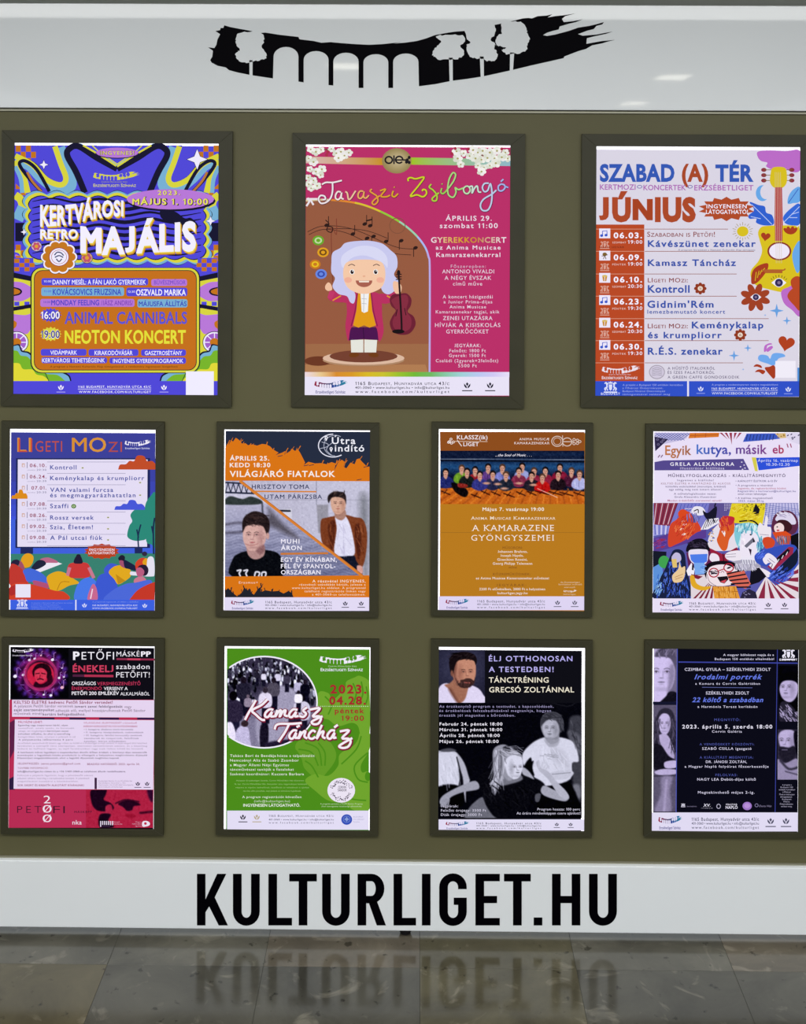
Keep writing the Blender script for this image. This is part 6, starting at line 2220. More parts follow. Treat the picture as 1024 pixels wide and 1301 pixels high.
cv.T('PET', 104, 250, LO + 466, 42, '38182c', bold=-.012, track=.06)
cv.T('FI', 322, 392, LO + 468, 44, '38182c', bold=-.012, track=.06)
for y, c in ((LO + 408, '2'), (LO + 464, '0'), (LO + 522, '0')):
    cv.T(c, 264 if c == '2' else 258, 306 if c == '2' else 313, y, 46, 'f0e4f0', bold=-.004)
for y in (LO + 464, LO + 522):
    cv.line([(266, y - 2), (306, y - 46)], 4, 'f0e4f0')
cv.T('MÁSKÉPP', 450, 556, LO + 466, 12, '381830', bold=.03)
cv.T('nka', 438, 494, LO + 536, 26, 'ece0ee', bold=.004)
cv.T('Nemzeti', 686, 724, LO + 524, 7, 'd8a8c0')
cv.T('Kulturális Alap', 686, 740, LO + 536, 7, 'd8a8c0')
for k, s_ in enumerate(('Magyar', 'Petőfi Irodalmi', 'Ügynökség')):
    cv.T(s_, 800 + 20 * (k != 1), 856, LO + 524 + k * 12, 7, 'd8a8c0')
cv.flush()

# ------------------------------------------------------------------ poster 9: green dance poster
GN, GL = (76, 140, 26), (112, 164, 46)
cv = poster(INN[8], (2.8, 3.4, 1.2, 0), 'green poster with white script title across a round black and white photo of a crowd', GN)
cv.begin('artwork')
cv.R(270, 805, 4.763)
cv.poly(catmull([(640, 360), (700, 360), (730, 400), (800, 330), (810, 290), (860, 265), (890, 255), (940, 280), (950, 320), (950, 600), (900, 620), (880, 560), (840, 540), (760, 560), (700, 520), (640, 500)], 5), GL)
cv.poly(catmull([(500, 690), (520, 650), (600, 640), (690, 640), (740, 700), (745, 760), (700, 830), (640, 880), (560, 820), (540, 760), (520, 720)], 5), (100, 154, 40))
cv.poly(catmull([(560, 890), (620, 850), (700, 860), (760, 800), (770, 730), (850, 680), (880, 640), (895, 600), (950, 600), (950, 700), (900, 790), (905, 840), (950, 850), (950, 1060), (860, 1070), (800, 1030), (700, 1010), (620, 950)], 5), GL)
for p in ([(520, 700), (600, 720), (640, 800)], [(560, 660), (640, 700), (660, 800)], [(640, 660), (680, 720), (680, 800)], [(560, 770), (600, 800), (640, 870)], [(900, 620), (870, 700), (780, 790)], [(940, 720), (860, 800), (880, 880), (940, 900)], [(850, 300), (870, 360), (850, 430)], [(900, 290), (910, 360), (890, 420)], [(930, 320), (940, 380), (925, 430)], [(760, 960), (840, 1000), (930, 1010)], [(680, 380), (720, 430), (700, 490)]):
    cv.line(p, 9, GN)
cv.ell(940, LO + 245, 18, 28, GN)
cv.begin('photograph')
CXc, CYc, RXc, RYc = 312, 415, 322, 278
def ph9(p):
    r = random.Random(9)
    p.I += (np.clip((p.Y - 330) / 200, 0, 1) * 55)[..., None] * np.array([1, 1, 1.08])
    for _ in range(330):
        y = r.uniform(135, 330) if r.random() < .8 else r.uniform(330, 420)
        x = r.uniform(90, 620)
        if y > 300 and 260 < x < 470:
            continue
        s = .5 + (y - 130) / 220
        v = r.choice([24, 34, 50, 70, 110, 170, 200, 215])
        p.e(x, y + 8 * s, 7 * s, 14 * s, (v, v, min(255, v * 1.08 + 6)), 5)
        v = r.choice([30, 40, 150])
        p.e(x, y - 8 * s, 4.5 * s, 5 * s, (v, v, v + 6), 4)
    p.g([(300, 350), (460, 320), (520, 400), (480, 520), (560, 600), (420, 680), (300, 700), (260, 560)], (150, 146, 166), 16)
    def person(x, y, s, c, head=(52, 46, 56), legs=(46, 44, 60)):
        p.g([(x - 14 * s, y + 55 * s), (x - 16 * s, y + 130 * s), (x + 16 * s, y + 130 * s), (x + 18 * s, y + 55 * s)], legs, 6, smooth=False)
        p.g([(x - 22 * s, y + 62 * s), (x - 26 * s, y + 20 * s), (x - 12 * s, y + 6 * s), (x + 12 * s, y + 6 * s), (x + 26 * s, y + 22 * s), (x + 22 * s, y + 62 * s)], c, 6)
        p.e(x, y - 6 * s, 11 * s, 13 * s, head, 5)
    person(270, 230, .6, (60, 58, 70))
    person(310, 240, .6, (196, 192, 208))
    person(395, 240, .7, (190, 186, 206))
    person(450, 250, .8, (80, 76, 92))
    person(520, 290, 1.0, (170, 166, 190))
    person(560, 300, 1.1, (40, 38, 52))
    person(370, 290, 1.35, (92, 88, 100))
    person(188, 290, 1.6, (58, 56, 70))
    person(215, 385, .9, (140, 130, 146), (110, 100, 112))
    person(320, 350, 1.5, (196, 190, 208), (70, 64, 74))
    person(540, 400, 1.9, (186, 182, 200), (38, 32, 42))
    person(520, 360, .9, (214, 210, 224))
    person(125, 390, 2.2, (66, 60, 78), (34, 28, 38), (52, 50, 70))
    p.g([(60, 560), (110, 535), (135, 580), (140, 640), (60, 640)], (206, 200, 220), 8)
    p.g([(140, 600), (170, 560), (215, 570), (226, 640), (230, 690), (150, 690)], (176, 170, 196), 8)
    p.e(195, 545, 22, 20, (70, 60, 66), 6)
    p.g([(290, 560), (330, 540), (340, 600), (330, 690), (290, 690)], (50, 46, 60), 8)
    p.g([(460, 520), (520, 500), (560, 560), (600, 520), (620, 480), (560, 640), (480, 640)], (60, 54, 70), 10)
    p.g([(330, 660), (500, 640), (450, 700), (330, 705)], (60, 54, 72), 12)
    p.I = (p.I - 120) * 1.25 + 122
    p.grain(10, 2)
cv.photo(86, 130, 640, 700, ph9, (72, 68, 84), 3.4, mask=lambda X, Y: (((X - CXc) / RXc) ** 2 + ((Y - CYc) / RYc) ** 2 < .985) & (X > 88))
cv.begin('artwork')
def arcring(a0, a1):
    cv.ring(CXc, CYc, RXc + 3, RYc + 3, 9, 'f0ecfa', n=50, a0=a0, a1=a1)
arcring(-131, 131.5)
for k in range(24):
    x = 640 + k * 13
    cv.ell(x, 440, 3, 2.6, 'dcecd0', n=8)
emblem(cv, 645, 128, 935, 185, 'f0ecfa', GN)
cv.ell(779, LO + 329, 84, 75, 'ece4f4')
r9 = random.Random(3)
for a in range(0, 360, 9):
    if 195 < a < 345 or 20 < a < 165:
        t = math.radians(a)
        for _ in range(3):
            rr = r9.uniform(48, 70)
            x, y = 779 + rr * math.cos(t), LO + 329 + rr * .88 * math.sin(t)
            cv.line([(x, y), (x + r9.uniform(-8, 8), y + r9.uniform(-7, 7))], 4, '3c3048', smooth=False)
cv.begin('footer_strip')
cv.rect(88, LO + 452, 946, LO + 568, (228, 222, 246))
for x, c in ((184, '302c3c'), (268, 'b8a888')):
    tulip(cv, x, LO + 492, 17, c, c)
cv.ell(812, LO + 506, 33, 32, '3450b8')
cv.star(812, LO + 504, 16, 8, 4, '8ca0d8')
cv.ring(812, LO + 504, 22, 20, 2, '8ca0d8')
cv.T('1165 Budapest, Hunyadvár utca 43/c', 340, 733, LO + 490, 13, '383850', caps=True, track=.06)
cv.T('401-3060 • www.kulturliget.hu • info@kulturliget.hu', 340, 733, LO + 511, 10, '383850', bold=.008)
cv.T('www.facebook.com/kulturliget', 340, 733, LO + 530, 11, '383850', track=.16)
for k, s_ in enumerate(('BUDAPEST', 'XVI. KERÜLET', 'Kertváros')):
    cv.T(s_, 852, (912, 918, 890)[k], LO + 494 + k * 15, 8, 'a8a4c8')
cv.begin('title')
DK9 = '8c1c3c'
RD9 = 'a02c2c'
KAM = [[(262, 402), (240, 442), (215, 485), (196, 522)], [(332, 398), (296, 432), (240, 464), (262, 490), (296, 520), (318, 522)], [(368, 462), (346, 458), (322, 478), (318, 500), (336, 504), (360, 474), (352, 500), (376, 500)],
       [(392, 462), (378, 504), (398, 474), (414, 464), (406, 504), (424, 474), (442, 464), (436, 492), (456, 500)], [(514, 462), (490, 458), (468, 478), (464, 500), (482, 504), (506, 474), (498, 500), (522, 498)],
       [(572, 446), (548, 466), (566, 484), (550, 504), (526, 498)], [(590, 460), (650, 452), (606, 500), (644, 500), (656, 516), (640, 544), (612, 548), (600, 534), (630, 516), (666, 500)]]
TAN = [[(376, 580), (384, 556), (410, 546), (480, 546), (540, 541)], [(462, 550), (436, 600), (398, 655)], [(512, 588), (488, 586), (466, 612), (468, 632), (486, 634), (506, 600), (500, 630), (520, 628)], [(508, 566), (528, 556)],
       [(534, 590), (520, 636), (542, 602), (562, 590), (556, 622), (574, 634)], [(624, 596), (606, 586), (584, 608), (584, 630), (604, 636), (622, 624)], [(662, 552), (640, 604), (630, 636), (652, 602), (672, 592), (666, 622), (684, 634)],
       [(742, 588), (718, 586), (696, 612), (698, 632), (716, 634), (738, 600), (732, 630), (750, 628)], [(736, 568), (758, 552)], [(770, 592), (826, 586), (784, 632), (822, 636), (836, 654), (820, 684), (788, 692), (766, 682), (792, 662), (846, 632)]]
for wd, d, c in ((27, 3, '5c1830'), (24, 1.5, DK9), (14, 0, 'f4ecf4')):
    for st in KAM + TAN:
        cv.line([(x + d, y + d) for x, y in st], wd, c)
cv.begin('lettering')
cv.T('Corvin Művelődési Ház', 700, 872, 202, 9, 'd0e0c0', caps=True)
cv.T('Erzsébetligeti Színház', 654, 910, 227, 18, 'f0f0fa', caps=True, bold=.03)
cv.T('2023.', 712, 932, 361, 49, RD9, bold=.036, track=.03)
cv.T('04.28.', 706, 928, 428, 46, RD9, bold=.036, track=.03)
cv.T('péntek', 740, 918, 482, 30, RD9, bold=.02)
cv.T('19:00', 778, 916, 527, 30, RD9, bold=.02)
for s_, a, b, y, w in (('Takács Bori és Bendája', 106, 384, 127, .03), ('húzza a talpalávalót', 392, 618, 127, .004), ('Nemcsényi Aliz és Szabó Zsombor', 106, 522, 155, .03), ('a Magyar Állami Népi Együttes', 106, 462, 183, .004), ('táncművészei tanítják a fiatalokat', 106, 492, 210, .004), ('Szakmai koordinátor:', 106, 346, 238, .004), ('Kuczera Barbara', 358, 553, 238, .03)):
    cv.T(s_, a, b, LO + y, 15, 'e8ecdc', bold=w)
for k, (s_, a, b) in enumerate((('Helyszín: Erzsébetligeti Színház, Corvin Művelődési Ház díszterme', 145, 552), ('16. ker. Corvin Művelődési Ház, Hunyadvár utca, hagyományos kamaszok', 132, 572), ('népzene és néptánc kedvelőinek, kezdőknek és haladóknak is ajánljuk', 140, 585), ('táncház előtt játszóház, népi játékok és kézműves foglalkozás', 185, 534))):
    cv.T(s_, a, b, LO + 274 + k * 21, 8, 'a8cc80')
cv.T('A program regisztrációt követően', 180, 538, LO + 376, 14, 'e4ecd8', bold=.006)
cv.T('(info@kulturliget.hu)', 252, 468, LO + 401, 13, 'd8e4c8')
cv.T('INGYENESEN LÁTOGATHATÓ.', 186, 530, LO + 428, 17, 'f0f4e8', bold=.02)
cv.T('CORVIN', 760, 808, LO + 317, 14, '302840', bold=.01)
cv.T('SÁNDOR', 758, 812, LO + 335, 14, '302840', bold=.01)
cv.T('A program partnere a Petőfi Sándor Program', 652, 908, LO + 415, 8, 'd0e0b8')
cv.T('által támogatott közösségi alkotóhely', 660, 902, LO + 430, 8, 'd0e0b8')
cv.flush()

# ------------------------------------------------------------------ poster 10: dance training
cv = poster(INN[9], (0, 4.2, 4, 0), 'black poster with a bearded man portrait above a monochrome photo of moving dancers', '0c0c14')
cv.begin('photograph')
cv.R(540, 805, 4.763)
def ph10(p):
    V = lambda v: (v, v, min(255, v * 1.06 + 5))
    O = LO
    p.e(700, 330, 300, 120, V(28), 90, al=.6)
    p.l([(540, 385), (700, 400), (860, 440), (930, 400)], 3, V(46), 5)
    # blurred person far right
    p.g([(870, 560), (880, 505), (930, 495), (948, 520), (948, 680), (900, 640), (868, 600)], V(70), 16)
    p.g([(860, 600), (900, 590), (948, 640), (948, 760), (900, 700)], V(92), 16)
    p.g([(890, O + 150), (948, O + 120), (948, O + 380), (905, O + 370)], V(72), 20)
    p.g([(895, O + 300), (935, O + 300), (940, O + 370), (905, O + 375)], V(120), 16)
    # standing woman in white T-shirt
    p.g([(690, O + 280), (860, O + 270), (940, O + 420), (940, O + 500), (700, O + 500)], V(14), 12)
    p.g([(590, O + 110), (640, O + 50), (700, O + 15), (760, O + 5), (850, O + 15), (905, O + 50), (930, O + 150), (890, O + 165), (880, O + 260), (760, O + 300), (680, O + 290), (650, O + 200), (655, O + 150), (600, O + 180)], V(206), 9)
    p.g([(770, O + 60), (850, O + 100), (880, O + 200), (820, O + 190), (760, O + 120)], V(188), 24, al=.7)
    p.g([(720, O + 20), (770, O + 45), (815, O + 15), (800, O + 60), (750, O + 65)], V(170), 9)
    p.g([(728, O + 0), (800, O - 8), (808, O + 30), (770, O + 50), (735, O + 30)], V(150), 8)
    p.g([(752, O + 225), (860, O + 205), (900, O + 225), (860, O + 258), (775, O + 262)], V(192), 8)
    p.l([(770, O + 232), (880, O + 222)], 3, V(120), 6)
    for x in (720, 745):
        p.l([(x, O + 110), (x + 60, O + 130)], 3, V(165), 6)
    p.g([(700, 560), (705, 515), (730, 482), (775, 474), (815, 490), (835, 530), (836, 570), (815, 600), (808, O + 15), (770, O + 22), (730, O + 10), (710, 600)], V(140), 7)
    p.g([(702, 560), (700, 520), (722, 488), (765, 474), (810, 486), (836, 525), (838, 575), (818, 600), (812, 560), (790, 525), (745, 520), (715, 545)], V(66), 7)
    p.g([(712, 560), (745, 525), (790, 530), (808, 570), (800, O), (760, O + 18), (725, O)], V(178), 7)
    p.face(756, 574, 45, V(104), V(214), V(60), V(92), turn=-.25, shut=True)
    p.strands(712, 484, 812, 512, 34, 30, 15, [V(100), V(40), V(84)], seed=3)
    p.strands(812, 510, 834, 570, 12, 26, 80, [V(100), V(40)], seed=5)
    p.strands(700, O + 60, 860, O + 190, 22, 50, 70, [V(176), V(224)], w=7, seed=6, al=.35)
    p.strands(690, O + 110, 800, O + 140, 14, 26, 10, [V(140)], w=3, seed=7, al=.5)
    # dark shape in front of waist
    p.g([(600, O + 190), (640, O + 130), (650, O + 200), (660, O + 240)], V(14), 8)
    # person at left from behind
    p.g([(80, O + 110), (95, O + 90), (170, O + 90), (205, O + 115), (240, O + 170), (262, O + 240), (270, O + 275), (248, O + 330), (246, O + 400), (236, O + 360), (228, O + 250), (205, O + 200), (212, O + 300), (160, O + 312), (80, O + 305)], V(176), 8)
    p.g([(80, O + 120), (100, O + 100), (180, O + 100), (200, O + 140), (195, O + 220), (205, O + 300), (80, O + 302)], V(204), 10)
    p.l([(192, O + 130), (215, O + 230), (206, O + 300)], 8, V(40), 8)
    p.g([(100, O + 82), (150, O + 74), (190, O + 88), (150, O + 96), (100, O + 95)], V(84), 8)
    p.g([(80, O + 308), (210, O + 305), (230, O + 420), (80, O + 430)], V(12), 10)
    # foreground dancer
    p.g([(250, O + 500), (258, O + 450), (300, O + 400), (355, O + 370), (420, O + 420), (460, O + 500)], V(112), 8)
    p.g([(300, O + 300), (330, O + 235), (400, O + 215), (470, O + 240), (590, O + 230), (680, O + 260), (726, O + 300), (700, O + 350), (660, O + 330), (640, O + 400), (600, O + 460), (560, O + 500), (440, O + 500), (380, O + 440), (350, O + 370), (330, O + 310)], V(22), 9)
    p.g([(88, O + 400), (100, O + 370), (140, O + 340), (220, O + 300), (305, O + 272), (325, O + 320), (230, O + 340), (160, O + 368), (140, O + 400), (128, O + 420), (100, O + 420)], V(158), 7)
    for k in range(4):
        p.l([(110 + k * 12, O + 385), (96 + k * 14, O + 425)], 8, V(150), 5)
    p.g([(700, O + 330), (722, O + 300), (790, O + 330), (840, O + 330), (870, O + 370), (850, O + 395), (790, O + 385), (720, O + 360)], V(164), 7)
    p.g([(672, O + 165), (690, O + 148), (700, O + 190), (745, O + 215), (800, O + 280), (850, O + 330), (872, O + 372), (845, O + 385), (800, O + 345), (750, O + 270), (712, O + 230), (690, O + 210)], V(178), 7)
    for a, b in (((690, O + 190), (686, O + 150)), ((705, O + 190), (712, O + 160)), ((718, O + 195), (732, O + 172)), ((730, O + 200), (748, O + 184))):
        p.l([a, b], 8, V(190), 5)
    p.g([(590, O + 190), (625, O + 210), (660, O + 260), (630, O + 250), (590, O + 230)], V(170), 8)
    # neck, head, ponytail
    p.g([(480, O + 200), (560, O + 220), (590, O + 262), (520, O + 290), (450, O + 300), (440, O + 260)], V(120), 9)
    p.g([(470, O + 100), (520, O + 80), (575, O + 110), (592, O + 160), (590, O + 200), (570, O + 250), (530, O + 262), (495, O + 235), (478, O + 180)], V(208), 6)
    p.g([(480, O + 180), (500, O + 235), (530, O + 262), (500, O + 270), (470, O + 230)], V(150), 10)
    p.g([(410, O + 100), (430, O + 65), (480, O + 52), (530, O + 78), (580, O + 110), (585, O + 128), (540, O + 115), (500, O + 130), (480, O + 170), (482, O + 220), (470, O + 270), (440, O + 320), (420, O + 362), (405, O + 330), (400, O + 300), (390, O + 290), (415, O + 250), (412, O + 180)], V(150), 7)
    p.l([(430, O + 90), (440, O + 180), (425, O + 330)], 8, V(206), 6)
    p.l([(455, O + 90), (462, O + 180), (440, O + 290)], 7, V(96), 6)
    p.l([(470, O + 100), (478, O + 190), (460, O + 270)], 6, V(190), 6)
    p.l([(500, O + 100), (560, O + 108)], 6, V(205), 8)
    p.g([(470, O + 70), (500, O + 60), (520, O + 85), (500, O + 100), (478, O + 92)], V(56), 7)
    p.face(556, O + 190, 42, V(116), V(232), V(120), V(96), turn=.55, side=-1)
    p.strands(415, O + 90, 470, O + 260, 44, 70, 95, [V(206), V(96), V(176), V(120)], seed=8)
    p.strands(405, O + 250, 440, O + 330, 20, 40, 100, [V(214), V(110)], seed=9)
    p.strands(440, O + 62, 560, O + 110, 30, 40, 20, [V(200), V(120), V(220)], seed=10)
    p.strands(350, O + 260, 640, O + 420, 26, 60, 60, [V(34), V(12)], w=9, seed=11, al=.5)
    p.strands(90, O + 110, 190, O + 270, 16, 60, 85, [V(222), V(178)], w=7, seed=12, al=.4)
    p.strands(880, 500, 945, O + 100, 20, 40, 60, [V(110), V(50)], w=7, seed=13, al=.4)
    p.g([(668, O + 355), (700, O + 350), (690, O + 395), (668, O + 395)], V(90), 6)
    p.grain(4)
cv.photo(82, 420, 948, LO + 496, ph10, (18, 18, 26), 3.5)
def ph10b(p):
    p.e(220, 200, 170, 150, (62, 62, 84), 80, al=.7)
    p.g([(82, 420), (84, 330), (130, 300), (200, 330), (260, 310), (320, 330), (352, 370), (362, 420)], (214, 206, 232), 7)
    p.g([(150, 300), (200, 260), (270, 300), (262, 330), (240, 400), (200, 418), (160, 350), (118, 312)], (158, 112, 94), 8)
    p.g([(160, 330), (200, 400), (215, 418), (190, 418), (140, 340)], (120, 80, 68), 12, al=.7)
    p.g([(160, 210), (170, 170), (210, 150), (270, 150), (302, 170), (308, 220), (302, 270), (280, 310), (240, 325), (200, 315), (172, 270)], (190, 138, 118), 6)
    p.g([(160, 215), (170, 170), (195, 170), (190, 260), (210, 300), (180, 290)], (130, 88, 78), 12, al=.8)
    p.g([(150, 215), (146, 165), (165, 128), (210, 112), (260, 112), (300, 130), (314, 160), (306, 190), (295, 165), (250, 155), (200, 165), (180, 200), (172, 240), (156, 240)], (34, 26, 30), 6)
    p.face(252, 234, 52, (124, 80, 72), (222, 176, 156), (38, 26, 28), (160, 96, 92), turn=.3, mouth=False, side=-1)
    p.g([(185, 270), (200, 300), (222, 290), (245, 272), (275, 272), (296, 285), (302, 265), (300, 295), (275, 322), (240, 330), (205, 318)], (66, 46, 46), 7)
    p.g([(212, 285), (240, 278), (275, 278), (290, 292), (270, 318), (235, 322)], (74, 52, 50), 7)
    p.l([(235, 296), (272, 298)], 6, (170, 96, 92), 5)
    p.strands(156, 116, 300, 150, 40, 24, 160, [(62, 50, 54), (18, 14, 18)], seed=3)
    p.strands(190, 285, 295, 318, 30, 12, 90, [(96, 72, 70), (40, 28, 30)], w=3, seed=4)
    p.e(163, 240, 8, 18, (130, 88, 76), 6)
    p.grain(4)
cv.begin('photograph')
cv.photo(82, 100, 362, 418, ph10b, (44, 44, 62), 3.4)
cv.R(540, 935, 4.763)
footer(cv, 505, 572, 82, 965, (226, 220, 244), '3c3c50', (.258, .703), (.81, .905), style=2)
cv.begin('title')
cv.R(540, 805, 4.763)
L10, C10 = 'b8b0f0', 'ece4d0'
cv.T('ÉLJ OTTHONOSAN', 386, 892, 167, 31, L10, bold=.016, track=.03)
cv.T('A TESTEDBEN!', 386, 778, 232, 31, L10, bold=.016, track=.03)
cv.T('TÁNCTRÉNING', 386, 748, 296, 31, C10, bold=.014)
cv.T('GRECSÓ ZOLTÁNNAL', 388, 902, 355, 31, C10, bold=.014)
cv.begin('lettering')
for s_, b, y in (('Az érzékenyítő program a testtudat, a kapcsolódások,', 778, 448), ('és érzékelések felszabadításával megtanítja, hogyan', 762, 474), ('érezzük jól magunkat a bőrünkben.', 545, 502)):
    cv.T(s_, 86, b, y, 15, 'a8a0cc', track=.02)
for s_, b, y in (('Február 24. péntek 18:00', 468, 556), ('Március 31. péntek 18:00', 467, 590), ('Április 28. péntek 18:00', 452, LO + 6), ('Május 26. péntek 18:00', 445, LO + 42)):
    cv.T(s_, 88, b, y, 18, 'f0ecf8', bold=.024)
for s_, a, b, y in (('Jegyárak:', 98, 200, 432), ('Felnőtt órajegy: 3500 Ft', 96, 370, 458), ('Diák órajegy: 3000 Ft', 96, 345, 484), ('Program hossza: 100 perc', 680, 938, 451), ('Az órára mindenképpen csere ajánlott!', 554, 940, 475)):
    cv.T(s_, a, b, LO + y, 15, 'd0cce0', bold=.004)
cv.flush()

# ------------------------------------------------------------------ poster 11: literary portraits
cv = poster(INN[10], (2, 0.4, 0.4, 0), 'navy poster with columns of pale portrait photos at both sides of centred lettering', '080816')
cv.begin('photograph')
cv.R(809, 805, 4.763)
V11 = lambda v: (v * .94, v * .88, min(255, v * 1.04 + 6))
def p11a(p):
    p.e(120, 130, 60, 60, V11(180), 60)
    p.g([(104, 410), (104, 370), (150, 380), (200, 350), (242, 360), (242, 412)], V11(34), 6)
    p.g([(104, 150), (130, 130), (200, 135), (228, 180), (230, 260), (215, 320), (190, 350), (170, 385), (104, 412)], V11(214), 7)
    p.g([(200, 200), (228, 190), (228, 270), (210, 330), (180, 360), (190, 300)], V11(160), 14, al=.8)
    p.g([(110, 140), (125, 100), (180, 88), (225, 105), (240, 160), (236, 220), (225, 190), (200, 150), (150, 140)], V11(96), 9)
    p.l([(130, 110), (140, 145)], 8, V11(150), 7)
    p.l([(175, 100), (180, 145)], 8, V11(140), 7)
    p.face(152, 236, 78, V11(140), V11(236), V11(96), V11(140), turn=-.2)
    p.strands(120, 95, 230, 130, 36, 30, -70, [V11(160), V11(70), V11(120)], seed=3)
    p.grain(4)
cv.photo(104, 92, 242, 412, p11a, V11(120), 3.2)
def p11b(p):
    O = LO
    p.g([(104, 640), (112, 540), (135, 470), (175, 450), (215, 470), (236, 540), (242, 640), (242, O + 100), (104, O + 60)], V11(58), 8)
    p.g([(130, 520), (155, 485), (190, 490), (205, 530), (200, 580), (175, 612), (148, 600), (132, 565)], V11(206), 7)
    p.face(168, 545, 36, V11(130), V11(230), V11(60), V11(110), turn=-.1)
    p.g([(130, O + 0), (180, O - 10), (220, O + 60), (225, O + 140), (195, O + 120), (150, O + 60)], V11(190), 8)
    p.l([(140, 520), (128, 600), (140, O + 60)], 9, V11(110), 8)
    p.l([(215, 520), (222, 600), (212, O + 20)], 8, V11(100), 8)
    p.strands(112, 500, 134, O + 60, 30, 60, 92, [V11(96), V11(40)], seed=4)
    p.strands(204, 500, 234, O + 60, 30, 60, 88, [V11(96), V11(40)], seed=5)
    p.g([(104, O + 60), (150, O + 60), (190, O + 120), (235, O + 150), (235, O + 230), (104, O + 200)], V11(36), 8)
    p.g([(170, O + 158), (240, O + 150), (240, O + 190), (175, O + 195)], V11(200), 6)
    p.g([(110, O + 215), (160, O + 200), (240, O + 205), (240, O + 228), (170, O + 238), (120, O + 232)], V11(196), 6)
    p.l([(100, O + 242), (240, O + 240)], 6, V11(60), 8)
    p.g([(150, O + 250), (215, O + 250), (200, O + 330), (205, O + 458), (110, O + 458), (145, O + 350)], V11(150), 18)
    p.l([(180, O + 270), (165, O + 450)], 14, V11(178), 14)
    p.grain(5)
cv.begin('photograph')
cv.photo(100, 432, 241, LO + 458, p11b, V11(104), 3.4)
def p11c(p):
    p.g([(862, 300), (872, 240), (910, 200), (975, 190), (975, 420), (940, 420), (920, 400)], V11(18), 8)
    p.g([(864, 330), (885, 290), (940, 285), (975, 310), (970, 370), (940, 410), (905, 410), (875, 380)], V11(198), 7)
    p.g([(862, 290), (900, 275), (975, 285), (975, 240), (870, 240)], V11(14), 6)
    p.face(906, 326, 46, V11(120), V11(226), V11(40), V11(96), turn=-.5)
    p.g([(862, 530), (866, 430), (900, 410), (950, 450), (975, 500), (975, 532)], V11(52), 8)
    rr = random.Random(6)
    for _ in range(60):
        x = rr.uniform(864, 970)
        y = rr.uniform(420, 528)
        if y > 420 + (x - 900) * .7:
            p.l([(x, y), (x + 8, y + 12)], 4, V11(rr.choice([190, 150, 210])), 4)
    p.grain(4)
cv.begin('photograph')
cv.photo(860, 195, 975, 532, p11c, V11(12), 3.2)
def p11d(p):
    O = LO
    p.g([(858, 640), (865, 600), (900, 582), (950, 590), (970, 640), (970, O + 80), (930, O + 100), (880, O + 90)], V11(196), 9)
    p.face(900, O + 30, 50, V11(120), V11(222), V11(56), V11(96), turn=-.5, mouth=False)
    p.g([(862, O + 70), (885, O + 65), (920, O + 70), (950, O + 60), (965, O + 90), (940, O + 150), (900, O + 160), (865, O + 120)], V11(46), 9)
    p.l([(880, O + 84), (910, O + 84)], 5, V11(120), 5)
    p.g([(950, 600), (975, 600), (975, O + 120), (955, O + 60)], V11(26), 8)
    p.g([(856, O + 140), (900, O + 165), (975, O + 140), (975, O + 265), (842, O + 265), (842, O + 170)], V11(160), 8)
    p.l([(870, O + 150), (920, O + 200), (975, O + 190)], 14, V11(70), 10)
    p.l([(900, O + 215), (975, O + 235)], 8, V11(90), 8)
    p.grain(4)
cv.begin('photograph')
cv.photo(852, 580, 973, LO + 264, p11d, V11(60), 3.4)
cv.begin('artwork')
BB = '3c44a0'
cv.rect(98, 412, 242, 430, '12142c')
cv.line([(245, 92), (238, LO + 462)], 5, '5058b8')
cv.line([(851, 92), (837, LO + 462)], 4, BB)
cv.line([(252, 172), (975, 179)], 7, BB)
cv.line([(395, 325), (700, 328)], 3, '6068a8')
crest(cv, 918, 126, 80, 'ece8f8')
cv.R(809, 935, 4.763)
crest(cv, 281, 420, 26, 'e4e0f4')
cv.ell(668, 424, 28, 25, 'a078c8')
cv.ell(668, 422, 18, 15, 'b890d8')
cv.ring(495, 426, 13, 15, 4, 'b8b4cc')
cv.ring(725, 420, 11, 11, 3, '8880a8')
footer(cv, 463, 578, 88, 974, (226, 220, 244), '505068', (.275, .735), (.815, .92), style=2)
cv.begin('lettering')
cv.R(809, 805, 4.763)
PL = 'd8d4ec'
cv.T('A magyar költészet napja és a', 523, 830, 135, 13, PL, bold=.012)
cv.T('Budapest 150 emlékév alkalmából', 472, 830, 160, 13, PL, bold=.012)
cv.T('BUDAPEST', 864, 971, 164, 12, 'f0ecfa', bold=.035)
cv.T('CZIMBAL GYULA – SZÉKELYHIDI ZSOLT', 290, 810, 225, 17, PL, bold=.012, track=.03)
cv.T('Irodalmi portrék', 348, 760, 276, 29, '6478e4', bold=.022, it=.35)
cv.T('a Kamara és Corvin Galériában', 354, 746, 309, 13, PL, bold=.01, track=.04)
cv.T('SZÉKELYHIDI ZSOLT', 418, 680, 368, 17, PL, bold=.012, track=.03)
cv.T('22 költő a szabadban', 334, 766, 414, 27, '6478e4', bold=.022, it=.3)
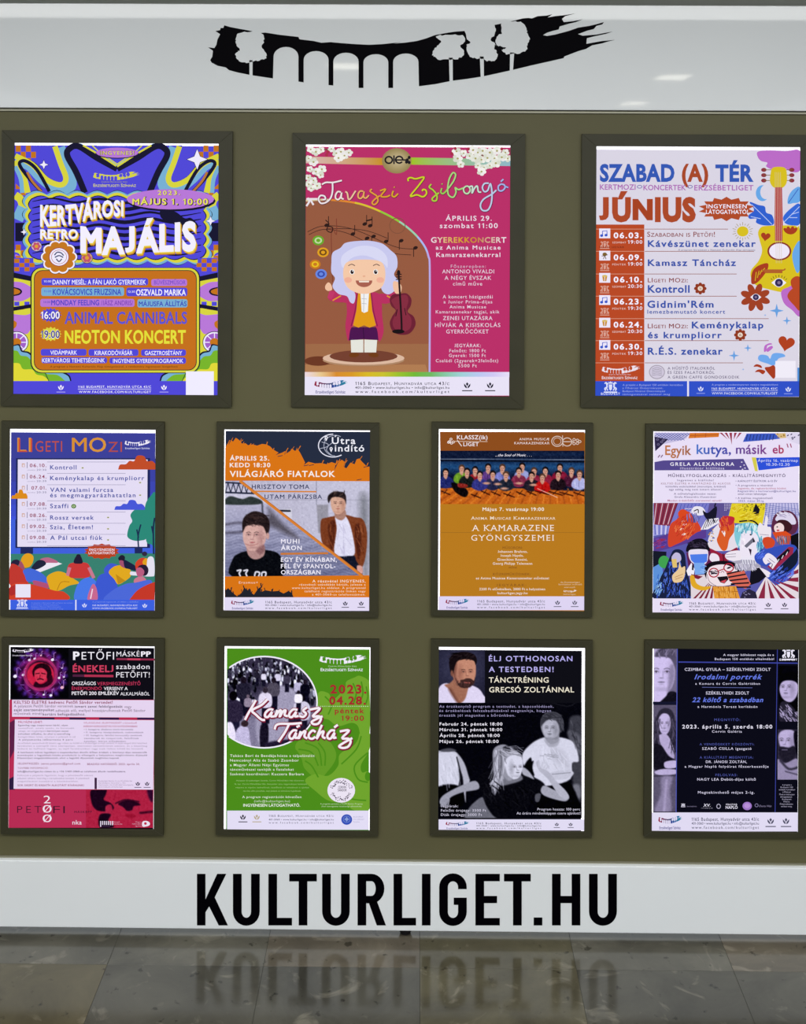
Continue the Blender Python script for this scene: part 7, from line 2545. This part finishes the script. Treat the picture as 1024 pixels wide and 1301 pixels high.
cv.T('a Harmónia Terasz kerítésén', 368, 730, 449, 14, PL, bold=.008, track=.04)
cv.T('MEGNYITÓ:', 469, 625, 529, 15, '5058a8', track=.05)
cv.T('2023. április 5. szerda 18:00', 275, 820, 574, 22, 'e8e4f6', bold=.018, track=.05)
cv.T('Corvin Galéria', 455, 636, 599, 14, PL, bold=.006, track=.03)
for s_, a, b, y, h, c, w in (('A VENDÉGEKET KÖSZÖNTI:', 380, 710, 57, 13, '4c54a0', .006), ('SZABÓ CSILLA igazgató', 396, 694, 84, 15, PL, .016), ('A KIÁLLÍTÁST MEGNYITJA:', 380, 705, 137, 14, '4c54a0', .006), ('DR. JÁNOSI ZOLTÁN,', 418, 666, 164, 15, PL, .016),
                           ('a Magyar Napló folyóirat főszerkesztője', 290, 798, 192, 14, PL, .01), ('FELOLVAS:', 476, 608, 243, 14, '4c54a0', .006), ('NAGY LEA Debüt-díjas költő', 366, 720, 270, 15, PL, .014), ('Megtekinthető május 2-ig.', 370, 712, 349, 15, PL, .01)):
    cv.T(s_, a, b, LO + y, h, c, bold=w, track=.04)
cv.T('kertváros', 304, 362, LO + 430, 8, '8880a0')
cv.T('XV.', 402, 446, LO + 428, 17, 'e8e4f6', bold=.05, it=.2)
cv.T('irodalom', 390, 458, LO + 439, 6, 'b8b4cc')
cv.T('MAGYAR', 540, 608, LO + 420, 10, 'e8e4f6', bold=.04)
cv.T('NAPLÓ', 538, 610, LO + 441, 17, 'e8e4f6', bold=.05)
cv.T('Duna Ház', 740, 816, LO + 430, 12, '8880a0', it=.2)
for k, (s_, a, b) in enumerate((('A program a', 880, 938), ('Budapest 150', 870, 945), ('emlékév keretében', 860, 958), ('a Fővárosi', 882, 932), ('Önkormányzat', 862, 955), ('támogatásával,', 868, 940), ('Budapest', 880, 935), ('Főváros', 888, 925), ('Önkormányzata', 866, 945), ('valósul meg', 872, 938))):
    cv.T(s_, a, b, LO + 300 + k * 14.5, 8, 'a8a4bc', bold=.008)
cv.flush()

for o in (_fo,):
    bpy.data.objects.remove(o)
